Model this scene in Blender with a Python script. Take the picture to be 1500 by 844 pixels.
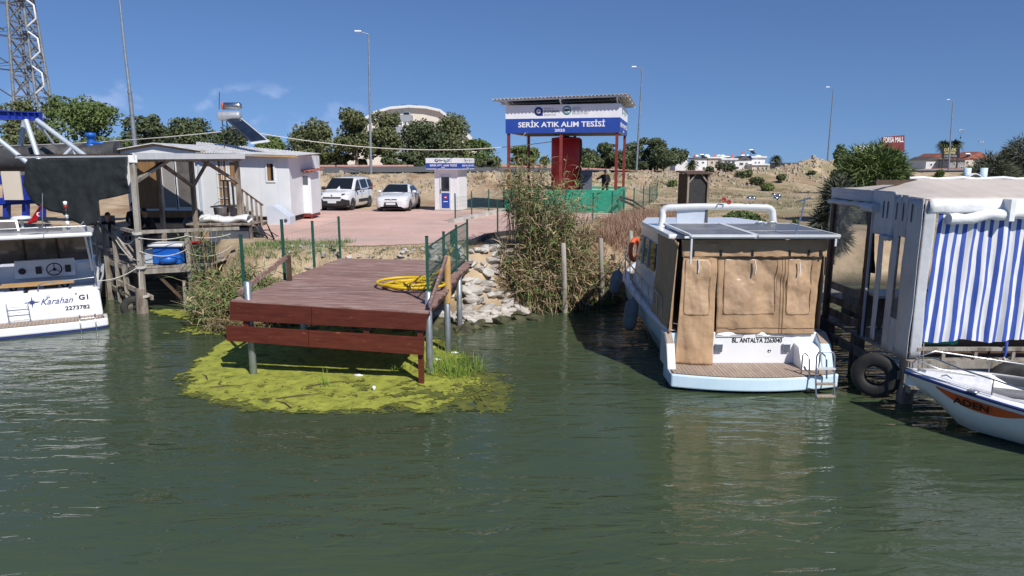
import bpy, bmesh, math, random
from mathutils import Vector, Matrix, noise

for o in list(bpy.data.objects):
    bpy.data.objects.remove(o)
SC = bpy.context.scene
COL = SC.collection
R = math.radians
V = Vector

# ------------------------------------------------------------------ camera
CAM_H, FPX, HORIZON = 4.5, 1000.0, 238.0          # height above the water, focal length in photo pixels, horizon row
PITCH = math.atan((422 - HORIZON) / FPX)
cd = bpy.data.cameras.new('camera')
cam = bpy.data.objects.new('camera', cd)
COL.objects.link(cam)
cam.location = (0, 0, CAM_H)
cam.rotation_euler = (R(90) - PITCH, 0, 0)
cd.sensor_width = 36
cd.lens = 24.0
cd.clip_start, cd.clip_end = 0.1, 6000
SC.camera = cam

# ------------------------------------------------------------------ world and sun
SUN_FROM = V((0.55, -0.85, 1.0)).normalized()
world = bpy.data.worlds.new('World')
SC.world = world
world.use_nodes = True
wn, wl = world.node_tree.nodes, world.node_tree.links
bg = wn['Background']
sky = wn.new('ShaderNodeTexSky')
sky.sky_type = 'NISHITA'
sky.sun_disc = False
sky.sun_elevation = math.asin(SUN_FROM.z)
sky.sun_rotation = math.atan2(SUN_FROM.x, SUN_FROM.y)
sky.altitude = 0
sky.air_density = 1.0
sky.dust_density = 0.0
sky.ozone_density = 7.0
bg.inputs[1].default_value = 0.088
# small fair-weather clouds low above the horizon
tc = wn.new('ShaderNodeTexCoord')
sx = wn.new('ShaderNodeSeparateXYZ')
wl.new(tc.outputs['Generated'], sx.inputs[0])
# clear dry air: look up the sky as if a little higher, so the horizon stays blue
up_ = wn.new('ShaderNodeMath'); up_.operation = 'MULTIPLY_ADD'; up_.inputs[1].default_value = .88; up_.inputs[2].default_value = .115
wl.new(sx.outputs[2], up_.inputs[0])
cx_ = wn.new('ShaderNodeCombineXYZ')
wl.new(sx.outputs[0], cx_.inputs[0]); wl.new(sx.outputs[1], cx_.inputs[1]); wl.new(up_.outputs[0], cx_.inputs[2])
nv_ = wn.new('ShaderNodeVectorMath'); nv_.operation = 'NORMALIZE'; wl.new(cx_.outputs[0], nv_.inputs[0])
wl.new(nv_.outputs[0], sky.inputs[0])
mp = wn.new('ShaderNodeMapping')
mp.inputs['Scale'].default_value = (1, 1, 1.9)
wl.new(tc.outputs['Generated'], mp.inputs[0])
nz = wn.new('ShaderNodeTexNoise')
nz.inputs['Scale'].default_value = 17
nz.inputs['Detail'].default_value = 7
wl.new(mp.outputs[0], nz.inputs['Vector'])
def mr(src, a, b, c=0, d=1):
    m = wn.new('ShaderNodeMapRange'); m.interpolation_type = 'SMOOTHSTEP'
    m.inputs[1].default_value = a; m.inputs[2].default_value = b
    m.inputs[3].default_value = c; m.inputs[4].default_value = d
    wl.new(src, m.inputs[0]); return m.outputs[0]
def mul(a, b):
    m = wn.new('ShaderNodeMath'); m.operation = 'MULTIPLY'
    wl.new(a, m.inputs[0]); wl.new(b, m.inputs[1]) if not isinstance(b, float) else setattr(m.inputs[1], 'default_value', b)
    return m.outputs[0]
cl = mul(mr(nz.outputs[0], .50, .66), mr(sx.outputs[2], .085, .112, 1, 0))
cl = mul(mul(cl, mr(sx.outputs[0], -.1, -.35)), 0.3)
mx = wn.new('ShaderNodeMixRGB')
wl.new(cl, mx.inputs[0]); wl.new(sky.outputs[0], mx.inputs[1])
mx.inputs[2].default_value = (8.2, 9.0, 11.2, 1)
tint = wn.new('ShaderNodeMixRGB'); tint.blend_type = 'MULTIPLY'; tint.inputs[0].default_value = 1
tint.inputs[2].default_value = (.90, .94, 1.08, 1)
wl.new(mx.outputs[0], tint.inputs[1])
wl.new(tint.outputs[0], bg.inputs[0])

sl = bpy.data.lights.new('sun', 'SUN')
sl.energy = 4.9
sl.angle = R(0.53)
sl.color = (1.0, 0.955, 0.89)
sun = bpy.data.objects.new('sun', sl)
COL.objects.link(sun)
sun.rotation_euler = (-SUN_FROM).to_track_quat('-Z', 'Y').to_euler()
sun.location = (20, -30, 60)

SC.render.engine = 'CYCLES'
vs = SC.view_settings
vs.view_transform = 'Standard'; vs.look = 'None'; vs.exposure = 0.0; vs.gamma = 1.0
vs.use_curve_mapping = False

# ------------------------------------------------------------------ helpers
_c, _s = math.cos(PITCH), math.sin(PITCH)
def ray(px, py):
    a, b = (px - 750) / FPX, -(py - 422) / FPX
    return V((a, _c + b * _s, -_s + b * _c))
def P(px, py, z=0.0):                               # photo pixel -> point at height z
    d = ray(px, py); t = (z - CAM_H) / d.z
    return V((d.x * t, d.y * t, z))
def D(px, py, Y):                                   # photo pixel -> point at distance Y
    d = ray(px, py); t = Y / d.y
    return V((d.x * t, Y, CAM_H + d.z * t))

OFF = {}
def props(o, label=None, cat=None, group=None, kind=None):
    if label: o['label'] = label
    if cat: o['category'] = cat
    if group: o['group'] = group
    if kind: o['kind'] = kind
    return o
def thing(name, label, cat, loc=(0, 0, 0), rz=0, group=None, local=False):
    o = bpy.data.objects.new(name, None)
    o.empty_display_size = .2
    COL.objects.link(o)
    o.location = loc; o.rotation_euler = (0, 0, rz)
    if not local: OFF[o.name] = V(loc)
    return props(o, label, cat, group)
def root_of(o):
    while o.parent: o = o.parent
    return o
def copy_tree(o, parent=None):
    c = o.copy(); COL.objects.link(c); c.parent = parent
    for ch in o.children: copy_tree(ch, c)
    return c

class MB:
    def __init__(s, M=None):
        s.v, s.f, s.sm, s.M = [], [], [], M
    def add(s, vs, fs, smooth=False):
        n = len(s.v)
        if s.M is not None: vs = [s.M @ V(v) for v in vs]
        s.v += [tuple(v) for v in vs]
        for f in fs:
            s.f.append(tuple(i + n for i in f)); s.sm.append(smooth)
        return s
    def bb(s, x0, x1, y0, y1, z0, z1):
        vs = [(x, y, z) for z in (z0, z1) for y in (y0, y1) for x in (x0, x1)]
        return s.add(vs, [(0, 2, 3, 1), (4, 5, 7, 6), (0, 1, 5, 4), (2, 6, 7, 3), (0, 4, 6, 2), (1, 3, 7, 5)])
    def box(s, c, d, rz=0):
        k = [V((x * d[0] / 2, y * d[1] / 2, z * d[2] / 2)) for z in (-1, 1) for y in (-1, 1) for x in (-1, 1)]
        if rz: m = Matrix.Rotation(rz, 3, 'Z'); k = [m @ q for q in k]
        return s.add([q + V(c) for q in k], [(0, 2, 3, 1), (4, 5, 7, 6), (0, 1, 5, 4), (2, 6, 7, 3), (0, 4, 6, 2), (1, 3, 7, 5)])
    def bar(s, a, b, w, h=None, up=(0, 0, 1)):
        a, b = V(a), V(b); h = h or w
        t = (b - a).normalized(); u = V(up)
        if abs(t.dot(u)) > .98: u = V((0, 1, 0))
        r = t.cross(u).normalized() * w / 2; q = r.cross(t).normalized() * h / 2
        return s.add([a - r - q, a + r - q, a - r + q, a + r + q, b - r - q, b + r - q, b - r + q, b + r + q],
                     [(0, 2, 3, 1), (4, 5, 7, 6), (0, 1, 5, 4), (2, 6, 7, 3), (0, 4, 6, 2), (1, 3, 7, 5)])
    def tube(s, pts, r, n=8, closed=False, cap=True):
        pts = [V(p) for p in pts]; m = len(pts)
        rs = r if isinstance(r, (list, tuple)) else [r] * m
        ref = None; rings = []
        for i, p in enumerate(pts):
            if closed: t = pts[(i + 1) % m] - pts[i - 1]
            else: t = pts[min(i + 1, m - 1)] - pts[max(i - 1, 0)]
            t.normalize()
            if ref is None:
                ref = V((0, 0, 1)) if abs(t.z) < .9 else V((1, 0, 0))
            u = (ref - t * ref.dot(t))
            if u.length < 1e-5: u = V((1, 0, 0)) - t * t.x
            u.normalize(); ref = u; w = t.cross(u)
            rings.append([p + (u * math.cos(2 * math.pi * k / n) + w * math.sin(2 * math.pi * k / n)) * rs[i] for k in range(n)])
        vs = [q for g in rings for q in g]; fs = []
        for i in range(m if closed else m - 1):
            j = (i + 1) % m
            for k in range(n):
                l = (k + 1) % n
                fs.append((i * n + k, i * n + l, j * n + l, j * n + k))
        s.add(vs, fs, True)
        if cap and not closed:
            s.add(rings[0], [tuple(range(n))[::-1]]); s.add(rings[-1], [tuple(range(n))])
        return s
    def lathe(s, prof, n=20, c=(0, 0, 0), axis='Z', smooth=True):
        vs = []
        for r, z in prof:
            for k in range(n):
                a = 2 * math.pi * k / n
                p = (r * math.cos(a), r * math.sin(a), z)
                if axis == 'X': p = (p[2], p[0], p[1])
                elif axis == 'Y': p = (p[0], p[2], p[1])
                vs.append(V(p) + V(c))
        fs = []
        for i in range(len(prof) - 1):
            for k in range(n):
                l = (k + 1) % n
                fs.append((i * n + k, i * n + l, (i + 1) * n + l, (i + 1) * n + k))
        if prof[0][0] > 1e-4: fs.append(tuple(range(n))[::-1])
        if prof[-1][0] > 1e-4: fs.append(tuple(range((len(prof) - 1) * n, len(prof) * n)))
        return s.add(vs, fs, smooth)
    def slab(s, poly, off):                          # extrude a planar polygon by vector off
        n = len(poly); p = [V(q) for q in poly]; o = V(off)
        return s.add(p + [q + o for q in p], [tuple(range(n))[::-1], tuple(range(n, 2 * n))] +
                     [(i, (i + 1) % n, (i + 1) % n + n, i + n) for i in range(n)])
    def grid(s, fn, nu, nv, smooth=True, thick=None):
        vs = [V(fn(i / nu, j / nv)) for j in range(nv + 1) for i in range(nu + 1)]
        w = nu + 1
        fs = [(j * w + i, j * w + i + 1, (j + 1) * w + i + 1, (j + 1) * w + i) for j in range(nv) for i in range(nu)]
        return s.add(vs, fs, smooth)
    def quad(s, a, b, c, d):
        return s.add([a, b, c, d], [(0, 1, 2, 3)])
    def mesh(s, name, off=V((0, 0, 0))):
        m = bpy.data.meshes.new(name)
        m.from_pydata([tuple(V(v) - off) for v in s.v], [], s.f)
        m.polygons.foreach_set('use_smooth', s.sm)
        m.update()
        return m
    def build(s, name, mat, parent=None, bevel=0, solid=0, sub=0, label=None, fix=True):
        off = OFF.get(root_of(parent).name, V((0, 0, 0))) if parent else V((0, 0, 0))
        m = s.mesh(name, off)
        if fix:
            b = bmesh.new(); b.from_mesh(m); bmesh.ops.recalc_face_normals(b, faces=b.faces); b.to_mesh(m); b.free()
        m.materials.append(MAT[mat] if isinstance(mat, str) else mat)
        o = bpy.data.objects.new(name, m); COL.objects.link(o)
        o.parent = parent
        if solid:
            k = o.modifiers.new('solid', 'SOLIDIFY'); k.thickness = solid; k.offset = 0
        if sub:
            k = o.modifiers.new('sub', 'SUBSURF'); k.levels = sub; k.render_levels = sub
        if bevel:
            k = o.modifiers.new('bevel', 'BEVEL'); k.width = bevel; k.segments = 2; k.limit_method = 'ANGLE'; k.angle_limit = R(40)
        if label: o['label'] = label
        return o
    def single(s, name, mat, label, cat, group=None, kind=None, **kw):   # a thing that is one mesh, origin at its base
        xs, ys, zs = zip(*s.v)
        off = V(((min(xs) + max(xs)) / 2, (min(ys) + max(ys)) / 2, min(zs)))
        s.v = [tuple(V(v) - off) for v in s.v]
        o = s.build(name, mat, None, **kw); o.location = off
        return props(o, label, cat, group, kind)

def arcpts(c, r, a0, a1, n, u=(1, 0, 0), w=(0, 0, 1)):
    c, u, w = V(c), V(u), V(w)
    return [c + u * r * math.cos(a0 + (a1 - a0) * i / n) + w * r * math.sin(a0 + (a1 - a0) * i / n) for i in range(n + 1)]

def text_part(name, s, size, M, mat, parent, align='LEFT', shear=0, extrude=.002, bold=0, width=None, label=None):
    cu = bpy.data.curves.new('lettering', 'FONT')
    cu.body = s; cu.size = size; cu.align_x = align; cu.shear = shear; cu.extrude = extrude; cu.offset = bold
    cu.resolution_u = 3
    tmp = bpy.data.objects.new('tmp', cu); COL.objects.link(tmp)
    dg = bpy.context.evaluated_depsgraph_get(); dg.update()
    me = bpy.data.meshes.new_from_object(tmp.evaluated_get(dg))
    bpy.data.objects.remove(tmp)
    if width and len(me.vertices):
        xs = [v.co.x for v in me.vertices]; k = width / (max(xs) - min(xs)); x0 = min(xs)
        for v in me.vertices: v.co.x = (v.co.x - (x0 if align == 'LEFT' else 0)) * k
    off = OFF.get(root_of(parent).name, V((0, 0, 0)))
    me.transform(Matrix.Translation(-off) @ M)
    me.materials.clear(); me.materials.append(MAT[mat])
    o = bpy.data.objects.new(name, me); COL.objects.link(o); o.parent = parent
    if label: o['label'] = label
    return o
def frame(o, x, y):                                  # matrix from origin, x axis, y axis
    x, y = V(x).normalized(), V(y); z = x.cross(y).normalized(); y = z.cross(x)
    M = Matrix((x, y, z)).transposed().to_4x4(); M.translation = V(o)
    return M

# ------------------------------------------------------------------ materials
MAT = {}
def pm(name, c1, c2=None, scale=4, rough=.6, metal=0, bump=0, bscale=60, stretch=(1, 1, 1), spec=.5, c3=None, s3=1.2, t3=.55, w3=.08, alpha=1, trans=0, coat=0, detail=6, bdist=.02, sharp=.18, sss=0):
    m = bpy.data.materials.new(name); m.use_nodes = True; MAT[name] = m
    N, L = m.node_tree.nodes, m.node_tree.links
    b = N['Principled BSDF']
    b.inputs['Roughness'].default_value = rough; b.inputs['Metallic'].default_value = metal
    b.inputs['Specular IOR Level'].default_value = spec
    b.inputs['Alpha'].default_value = alpha
    b.inputs['Transmission Weight'].default_value = trans
    b.inputs['Coat Weight'].default_value = coat
    t = N.new('ShaderNodeTexCoord'); mp = N.new('ShaderNodeMapping'); mp.inputs['Scale'].default_value = stretch
    g = N.new('ShaderNodeNewGeometry')
    L.new(g.outputs['Position'], mp.inputs[0])
    if c2 is None: b.inputs['Base Color'].default_value = (*c1, 1)
    else:
        n = N.new('ShaderNodeTexNoise'); n.inputs['Scale'].default_value = scale; n.inputs['Detail'].default_value = detail
        L.new(mp.outputs[0], n.inputs['Vector'])
        r = N.new('ShaderNodeValToRGB'); e = r.color_ramp.elements
        e[0].position = .5 - sharp; e[1].position = .5 + sharp; e[0].color = (*c1, 1); e[1].color = (*c2, 1)
        L.new(n.outputs[0], r.inputs[0]); out = r.outputs[0]
        # every object a slightly different tone
        oi = N.new('ShaderNodeObjectInfo'); hv = N.new('ShaderNodeMapRange')
        hv.inputs[3].default_value = .9; hv.inputs[4].default_value = 1.1
        L.new(oi.outputs['Random'], hv.inputs[0])
        vm = N.new('ShaderNodeMixRGB'); vm.blend_type = 'MULTIPLY'; vm.inputs[0].default_value = 1
        L.new(out, vm.inputs[1]); L.new(hv.outputs[0], vm.inputs[2]); out = vm.outputs[0]
        if c3:
            n3 = N.new('ShaderNodeTexNoise'); n3.inputs['Scale'].default_value = s3; n3.inputs['Detail'].default_value = 8
            n3.inputs['Roughness'].default_value = .65
            L.new(mp.outputs[0], n3.inputs['Vector'])
            k = N.new('ShaderNodeMapRange'); k.inputs[1].default_value = t3 - w3; k.inputs[2].default_value = t3 + w3
            L.new(n3.outputs[0], k.inputs[0])
            x = N.new('ShaderNodeMixRGB'); L.new(k.outputs[0], x.inputs[0]); L.new(out, x.inputs[1]); x.inputs[2].default_value = (*c3, 1)
            out = x.outputs[0]
        L.new(out, b.inputs['Base Color'])
    if bump:
        n2 = N.new('ShaderNodeTexNoise'); n2.inputs['Scale'].default_value = bscale; n2.inputs['Detail'].default_value = 5
        L.new(mp.outputs[0], n2.inputs['Vector'])
        bn = N.new('ShaderNodeBump'); bn.inputs['Strength'].default_value = bump; bn.inputs['Distance'].default_value = bdist
        L.new(n2.outputs[0], bn.inputs['Height']); L.new(bn.outputs[0], b.inputs['Normal'])
    return m

pm('dirt', (.36, .27, .17), (.52, .41, .27), 1.3, .95, bump=.6, bscale=5, c3=(.27, .17, .10), s3=.22, t3=.56, w3=.1, bdist=.08)
pm('pavers', (.58, .385, .325), (.69, .475, .405), .5, .85)
pm('asphalt', (.10, .10, .105), (.14, .14, .14), 6, .9)
pm('concrete', (.42, .40, .37), (.54, .52, .48), 3, .9, bump=.3, c3=(.3, .28, .25))
pm('kerb_red', (.45, .2, .16), (.55, .3, .25), 3, .9)
pm('deck_wood', (.20, .115, .094), (.335, .21, .178), 3, .8, bump=.3, stretch=(.6, 6, 6), bscale=20, c3=(.44, .33, .30), s3=1.5, t3=.6)
pm('board_wood', (.085, .016, .008), (.13, .028, .014), 3, .45, bump=.2, stretch=(.5, 5, 6), bscale=18, c3=(.30, .13, .06), s3=4.5, t3=.665, w3=.03)
pm('old_wood', (.20, .165, .13), (.36, .31, .26), 4, .9, bump=.5, stretch=(3, 3, .8), bscale=30, c3=(.12, .09, .07), s3=2)
pm('grey_wood', (.26, .235, .20), (.42, .385, .33), 4, .9, bump=.5, stretch=(3, 3, .8), bscale=30, c3=(.16, .13, .10), s3=2)
pm('dark_wood', (.06, .035, .022), (.11, .07, .045), 5, .8, bump=.3)
pm('plywood', (.20, .105, .04), (.29, .165, .07), 2.5, .75, stretch=(4, 4, .5))
pm('pylon_steel', (.17, .18, .19), (.30, .31, .32), 3, .6, .4)
pm('galv', (.26, .29, .32), (.38, .41, .44), 5, .45, .6, c3=(.30, .27, .24), s3=3, t3=.66)
pm('steel', (.42, .43, .44), (.52, .53, .54), 8, .28, .95)
pm('dark_steel', (.05, .05, .055), (.08, .08, .085), 8, .5, .3)
pm('green_paint', (.012, .07, .05), (.018, .09, .065), 6, .5)
pm('green_wall', (.015, .28, .17), (.025, .34, .21), 2, .65, bump=.25, bscale=50, c3=(.05, .22, .15), s3=3, t3=.62)
pm('wire', (.03, .09, .065), None, rough=.5)
pm('white_wall', (.66, .68, .70), (.74, .755, .77), 1.2, .6)
pm('white_paint', (.72, .73, .74), (.80, .80, .80), 2, .5, c3=(.55, .53, .50), s3=2, t3=.68)
pm('white_sign', (.74, .75, .78), (.79, .8, .82), 2, .5)
pm('gelcoat', (.78, .79, .80), (.84, .84, .84), 1.5, .22, coat=.3)
pm('gelcoat_grey', (.46, .52, .60), (.53, .58, .65), 2, .3)
pm('pale_blue', (.54, .70, .79), (.62, .76, .84), 2, .3, coat=.2)
pm('teak', (.30, .225, .175), (.42, .335, .27), 5, .75, stretch=(8, .7, 1), bump=.2)
pm('teak_line', (.09, .065, .05), None, rough=.8)
pm('canvas', (.39, .247, .138), (.45, .29, .165), 5, .8, bump=.5, bscale=3.5, c3=(.46, .305, .18), s3=1.1, t3=.60, w3=.16, bdist=.08)
pm('canvas_window', (.40, .26, .155), (.52, .35, .215), 2.6, .34, bump=.6, bscale=3.2, c3=(.56, .38, .235), s3=1.4, t3=.60, w3=.14, bdist=.08)
pm('canvas_seam', (.26, .16, .09), None, rough=.8)
pm('grey_canvas', (.42, .43, .45), (.52, .53, .55), 2, .7, bump=.4, bscale=7, bdist=.03)
pm('roof_canvas', (.50, .44, .385), (.58, .52, .46), 1.5, .8, bump=.25, bscale=6, bdist=.03)
pm('white_tarp', (.72, .73, .73), (.80, .80, .79), 3, .55, bump=.5, bscale=8, bdist=.03)
pm('black_net', (.012, .016, .017), (.024, .03, .031), 3, .85, bump=.6, bscale=5, bdist=.05)
pm('rubber', (.018, .018, .019), (.04, .038, .036), 5, .8, bump=.3)
pm('fender', (.13, .135, .145), (.20, .205, .215), 5, .8, bump=.2)
pm('rope', (.50, .47, .42), (.62, .59, .54), 20, .9)
pm('glass_dark', (.012, .014, .017), None, rough=.06, spec=.8)
pm('glass_mid', (.06, .055, .05), (.13, .115, .1), 2, .12, spec=.8)
pm('clear_film', (.30, .31, .32), (.42, .42, .42), 3, .15, alpha=.2, bump=.5, bscale=7)
pm('wire_glass', (.10, .085, .075), (.17, .15, .13), 3, .2)
pm('car_white', (.70, .71, .73), (.72, .73, .75), 2, .22, coat=.6)
pm('black_plastic', (.018, .018, .02), (.03, .03, .032), 5, .55)
pm('lamp_glass', (.42, .45, .48), (.6, .62, .65), 9, .12, spec=.8)
pm('number_plate', (.65, .67, .70), None, rough=.5)
pm('sign_blue', (.015, .06, .33), (.02, .07, .37), 2, .5)
pm('logo_blue', (.02, .05, .30), None, rough=.5)
pm('logo_green', (.03, .30, .24), None, rough=.5)
pm('red_paint', (.30, .012, .014), (.38, .02, .02), 3, .5)
pm('post_red', (.16, .02, .018), (.22, .035, .03), 4, .6)
pm('tank_red', (.36, .008, .010), (.43, .014, .016), 1.5, .5, bump=.15, bscale=4)
pm('box_grey', (.075, .085, .11), (.10, .11, .14), 2, .5)
pm('hose_yellow', (.62, .40, .008), (.72, .49, .015), 4, .45)
pm('yellow_cloth', (.68, .60, .28), None, rough=.8)
pm('orange', (.68, .10, .02), (.75, .13, .03), 6, .6)
pm('flag_red', (.50, .005, .015), None, rough=.7)
pm('ink', (.012, .012, .014), None, rough=.5)
pm('ink_blue', (.02, .035, .16), None, rough=.5)
pm('text_white', (.82, .82, .83), None, rough=.5)
pm('text_grey', (.25, .27, .30), None, rough=.5)
pm('text_gold', (.55, .45, .20), None, rough=.5)
pm('blue_plastic', (.01, .10, .42), (.015, .13, .5), 3, .4)
pm('blue_beam', (.012, .03, .28), (.02, .045, .34), 3, .45)
pm('silver_tube', (.46, .52, .58), (.58, .63, .68), 3, .4, .2)
pm('pipe_black', (.03, .03, .033), (.06, .06, .062), 2, .6, c3=(.13, .12, .11), s3=1.5, t3=.6)
pm('solar', (.012, .018, .035), (.02, .03, .055), 3, .12, spec=.7)
pm('solar_grey', (.12, .12, .125), (.17, .17, .175), 5, .35, c3=(.24, .23, .22), s3=1.5, t3=.58)
pm('frame_white', (.62, .64, .65), (.7, .72, .72), 3, .5)
pm('alu', (.5, .52, .54), (.62, .63, .64), 5, .45, .5)
pm('roof_sheet', (.58, .58, .57), (.70, .70, .69), 2, .5, c3=(.42, .40, .38), s3=2.5)
pm('fascia_wood', (.42, .25, .09), (.52, .33, .14), 4, .7)
pm('stripe_white', (.66, .66, .66), (.74, .73, .72), 3, .8)
pm('stripe_blue', (.035, .085, .36), (.05, .105, .42), 3, .8)
pm('skin', (.30, .16, .105), (.36, .20, .13), 8, .55)
pm('black_cloth', (.008, .008, .009), (.018, .018, .02), 6, .85)
pm('hair', (.006, .005, .005), None, rough=.6)
pm('camo', (.02, .03, .022), (.05, .06, .045), 9, .85)
pm('rock', (.43, .40, .355), (.62, .59, .54), 2.2, .9, bump=.6, bscale=12, c3=(.30, .26, .22), s3=1.7)
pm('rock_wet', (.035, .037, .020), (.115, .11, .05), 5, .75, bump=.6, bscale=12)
pm('rubble', (.36, .29, .21), (.54, .46, .36), 1.2, .95)
pm('algae', (.22, .245, .03), (.34, .36, .05), 2.4, .85, bump=1.0, bscale=24, c3=(.10, .10, .018), s3=5, t3=.60, w3=.10, bdist=.02, detail=10)
pm('algae_dark', (.06, .075, .012), (.15, .16, .025), 5, .8, bump=.6, bscale=50)
pm('grass_green', (.12, .21, .022), (.22, .32, .04), 6, .7)
pm('reed_green', (.10, .15, .035), (.20, .25, .085), 3.0, .75)
pm('reed_fresh', (.085, .15, .035), (.19, .27, .075), 3.0, .75)
pm('reed_dry', (.28, .20, .11), (.46, .35, .21), 3.0, .8)
pm('reed_stem', (.30, .22, .11), (.44, .33, .18), 3, .8)
pm('brush_dry', (.24, .145, .095), (.40, .26, .175), 1.2, .9)
pm('grass_dry', (.23, .18, .09), (.34, .28, .15), 1.5, .9)
pm('grass_olive', (.10, .11, .035), (.20, .19, .08), 1.5, .9)
pm('leaf_a', (.075, .115, .028), (.15, .20, .055), 1.0, .75)
pm('leaf_b', (.085, .105, .035), (.165, .18, .075), 1.0, .75)
pm('leaf_c', (.055, .078, .030), (.115, .14, .058), 1.0, .75)
pm('leaf_grey', (.075, .085, .05), (.14, .15, .095), 1.0, .8)
pm('palm_leaf', (.04, .055, .015), (.09, .11, .04), 1, .7)
pm('bark', (.10, .08, .06), (.17, .14, .11), 5, .95)
pm('cream', (.62, .555, .47), (.67, .60, .52), 1, .7)
pm('house_white', (.70, .70, .70), (.78, .78, .78), .5, .7)
pm('house_beige', (.58, .50, .40), (.64, .56, .46), .5, .7)
pm('house_grey', (.26, .25, .24), (.32, .31, .30), .5, .8)
pm('roof_dark', (.07, .065, .06), (.11, .10, .095), 1, .8)
pm('roof_tile', (.26, .08, .05), (.34, .12, .08), 1, .8)
pm('dome_blue', (.25, .45, .55), (.35, .52, .6), 1, .5)
pm('hill_blue', (.20, .24, .30), None, rough=1)
pm('grey_wall', (.27, .29, .32), (.33, .35, .38), .6, .7)
pm('litter', (.7, .72, .74), None, rough=.4)
# ------------------------------------------------------------------ terrain
LOT = 1.8
def sstep(a, b, x):
    t = max(0.0, min(1.0, (x - a) / (b - a))); return t * t * (3 - 2 * t)
def lerp(a, b, t): return a + (b - a) * t
def nz3(x, y, z=0.0, o=4): return noise.fractal(V((x, y, z)), 1.0, 2.0, o)
def interp(x, pts):
    if x <= pts[0][0]: return pts[0][1]
    for (a, p), (b, q) in zip(pts, pts[1:]):
        if x <= b: return p + (q - p) * (x - a) / (b - a)
    return pts[-1][1]
SHORE = [(-60, 27), (-20, 26.5), (-13, 25.8), (-9.8, 21.2), (-8.2, 18.6), (-6.2, 19.0), (-3, 19.4), (-1.2, 18.4), (0, 19.6), (1.2, 20.9), (3.2, 21.3), (5, 23.6), (9, 24.5), (16, 25), (60, 26)]
def road_y(x): return 54.4 + .63 * (x + 11.4) if x < 20 else (74.2 + .52 * (x - 20))
def ground_z(x, y):
    s = interp(x, SHORE) + .35 * nz3(x * .6, y * .1, 3)
    d = y - s
    if d < 0: z = max(-1.4, d * .55)
    else:
        near = sstep(0, 2.6, d)
        z = 1.5 * near + .06 * nz3(x * 1.7, y * 1.7)
        z = lerp(z, LOT, sstep(1.2, 2.6, d))
    if d > 2:
        k = road_y(x) - y
        up = (.5 * sstep(15, 7, k) + 1.25 * sstep(8, 1.2, k)) * (1 - .22 * sstep(10, 22, x))
        z += up * (1 + .12 * nz3(x * .35, y * .35, 2)) + .28 * sstep(12, 5, k) * sstep(-1, 1.5, k) * nz3(x * .8, y * .8, 9)
        z -= 2.0 * sstep(-14, -34, k)
        # rubble mound on the right
        z += 1.75 * math.exp(-((x - 36.5) / 5.5) ** 2 - ((y - 79) / 3.6) ** 2) * (1 + .3 * nz3(x, y, 4))
        z += .6 * math.exp(-((x - 27) / 8) ** 2 - ((y - 73) / 5) ** 2) * (1 + .5 * nz3(x, y, 5))
        # brown heap beyond the green wall
        z += .75 * math.exp(-((x - 8.3) / 2.2) ** 2 - ((y - 52) / 1.6) ** 2)
        # heap behind the parked van
        z += .95 * math.exp(-((x + 15) / 3.6) ** 2 - ((y - 48) / 2.0) ** 2) * (1 + .4 * nz3(x * .9, y * .9, 6))
        z += .035 * nz3(x * .9, y * .9, 1) * sstep(44, 50, y + max(0, x - 6) * 2)
    return z
def steps(*segs):
    out = []
    for a, b, st in segs:
        n = max(1, int(round((b - a) / st))); out += [a + (b - a) * i / n for i in range(n)]
    return out + [segs[-1][1]]
xs = steps((-1500, -300, 200), (-300, -80, 40), (-80, -30, 2), (-30, -14, .8), (-14, 14, .4), (14, 60, 1), (60, 120, 5), (120, 300, 40), (300, 1500, 200))
ys = steps((13, 30, .4), (30, 92, .7), (92, 130, 3), (130, 300, 20), (300, 2500, 275))
gv = [(x, y, ground_z(x, y)) for y in ys for x in xs]
w = len(xs)
g = MB(); g.add(gv, [(j * w + i, j * w + i + 1, (j + 1) * w + i + 1, (j + 1) * w + i) for j in range(len(ys) - 1) for i in range(w - 1)], True)
ground = g.build('ground', 'dirt', fix=False); ground['kind'] = 'structure'

# dirt: extra dry grass tint on the right bank and on the flat
def extend_ground():
    m = MAT['dirt']; N, L = m.node_tree.nodes, m.node_tree.links
    b = N['Principled BSDF']; old = b.inputs['Base Color'].links[0].from_socket
    gp = N.new('ShaderNodeNewGeometry'); sp = N.new('ShaderNodeSeparateXYZ'); L.new(gp.outputs['Position'], sp.inputs[0])
    n = N.new('ShaderNodeTexNoise'); n.inputs['Scale'].default_value = .35; n.inputs['Detail'].default_value = 8; n.inputs['Roughness'].default_value = .7
    L.new(gp.outputs['Position'], n.inputs['Vector'])
    def mrg(src, a, b_, c, d):
        k = N.new('ShaderNodeMapRange'); k.inputs[1].default_value = a; k.inputs[2].default_value = b_; k.inputs[3].default_value = c; k.inputs[4].default_value = d
        L.new(src, k.inputs[0]); return k.outputs[0]
    def mm(a, b_, op='MULTIPLY'):
        k = N.new('ShaderNodeMath'); k.operation = op; L.new(a, k.inputs[0]); L.new(b_, k.inputs[1]); return k.outputs[0]
    f = mm(mrg(sp.outputs[0], 4, 10, 0, 1), mrg(n.outputs[0], .46, .56, 0, .75))
    x = N.new('ShaderNodeMixRGB'); L.new(f, x.inputs[0]); L.new(old, x.inputs[1]); x.inputs[2].default_value = (.20, .19, .09, 1)
    wet = mrg(sp.outputs[2], .05, .45, 1, 0)
    y = N.new('ShaderNodeMixRGB'); L.new(wet, y.inputs[0]); L.new(x.outputs[0], y.inputs[1]); y.inputs[2].default_value = (.05, .045, .03, 1)
    L.new(y.outputs[0], b.inputs['Base Color'])
extend_ground()

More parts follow.
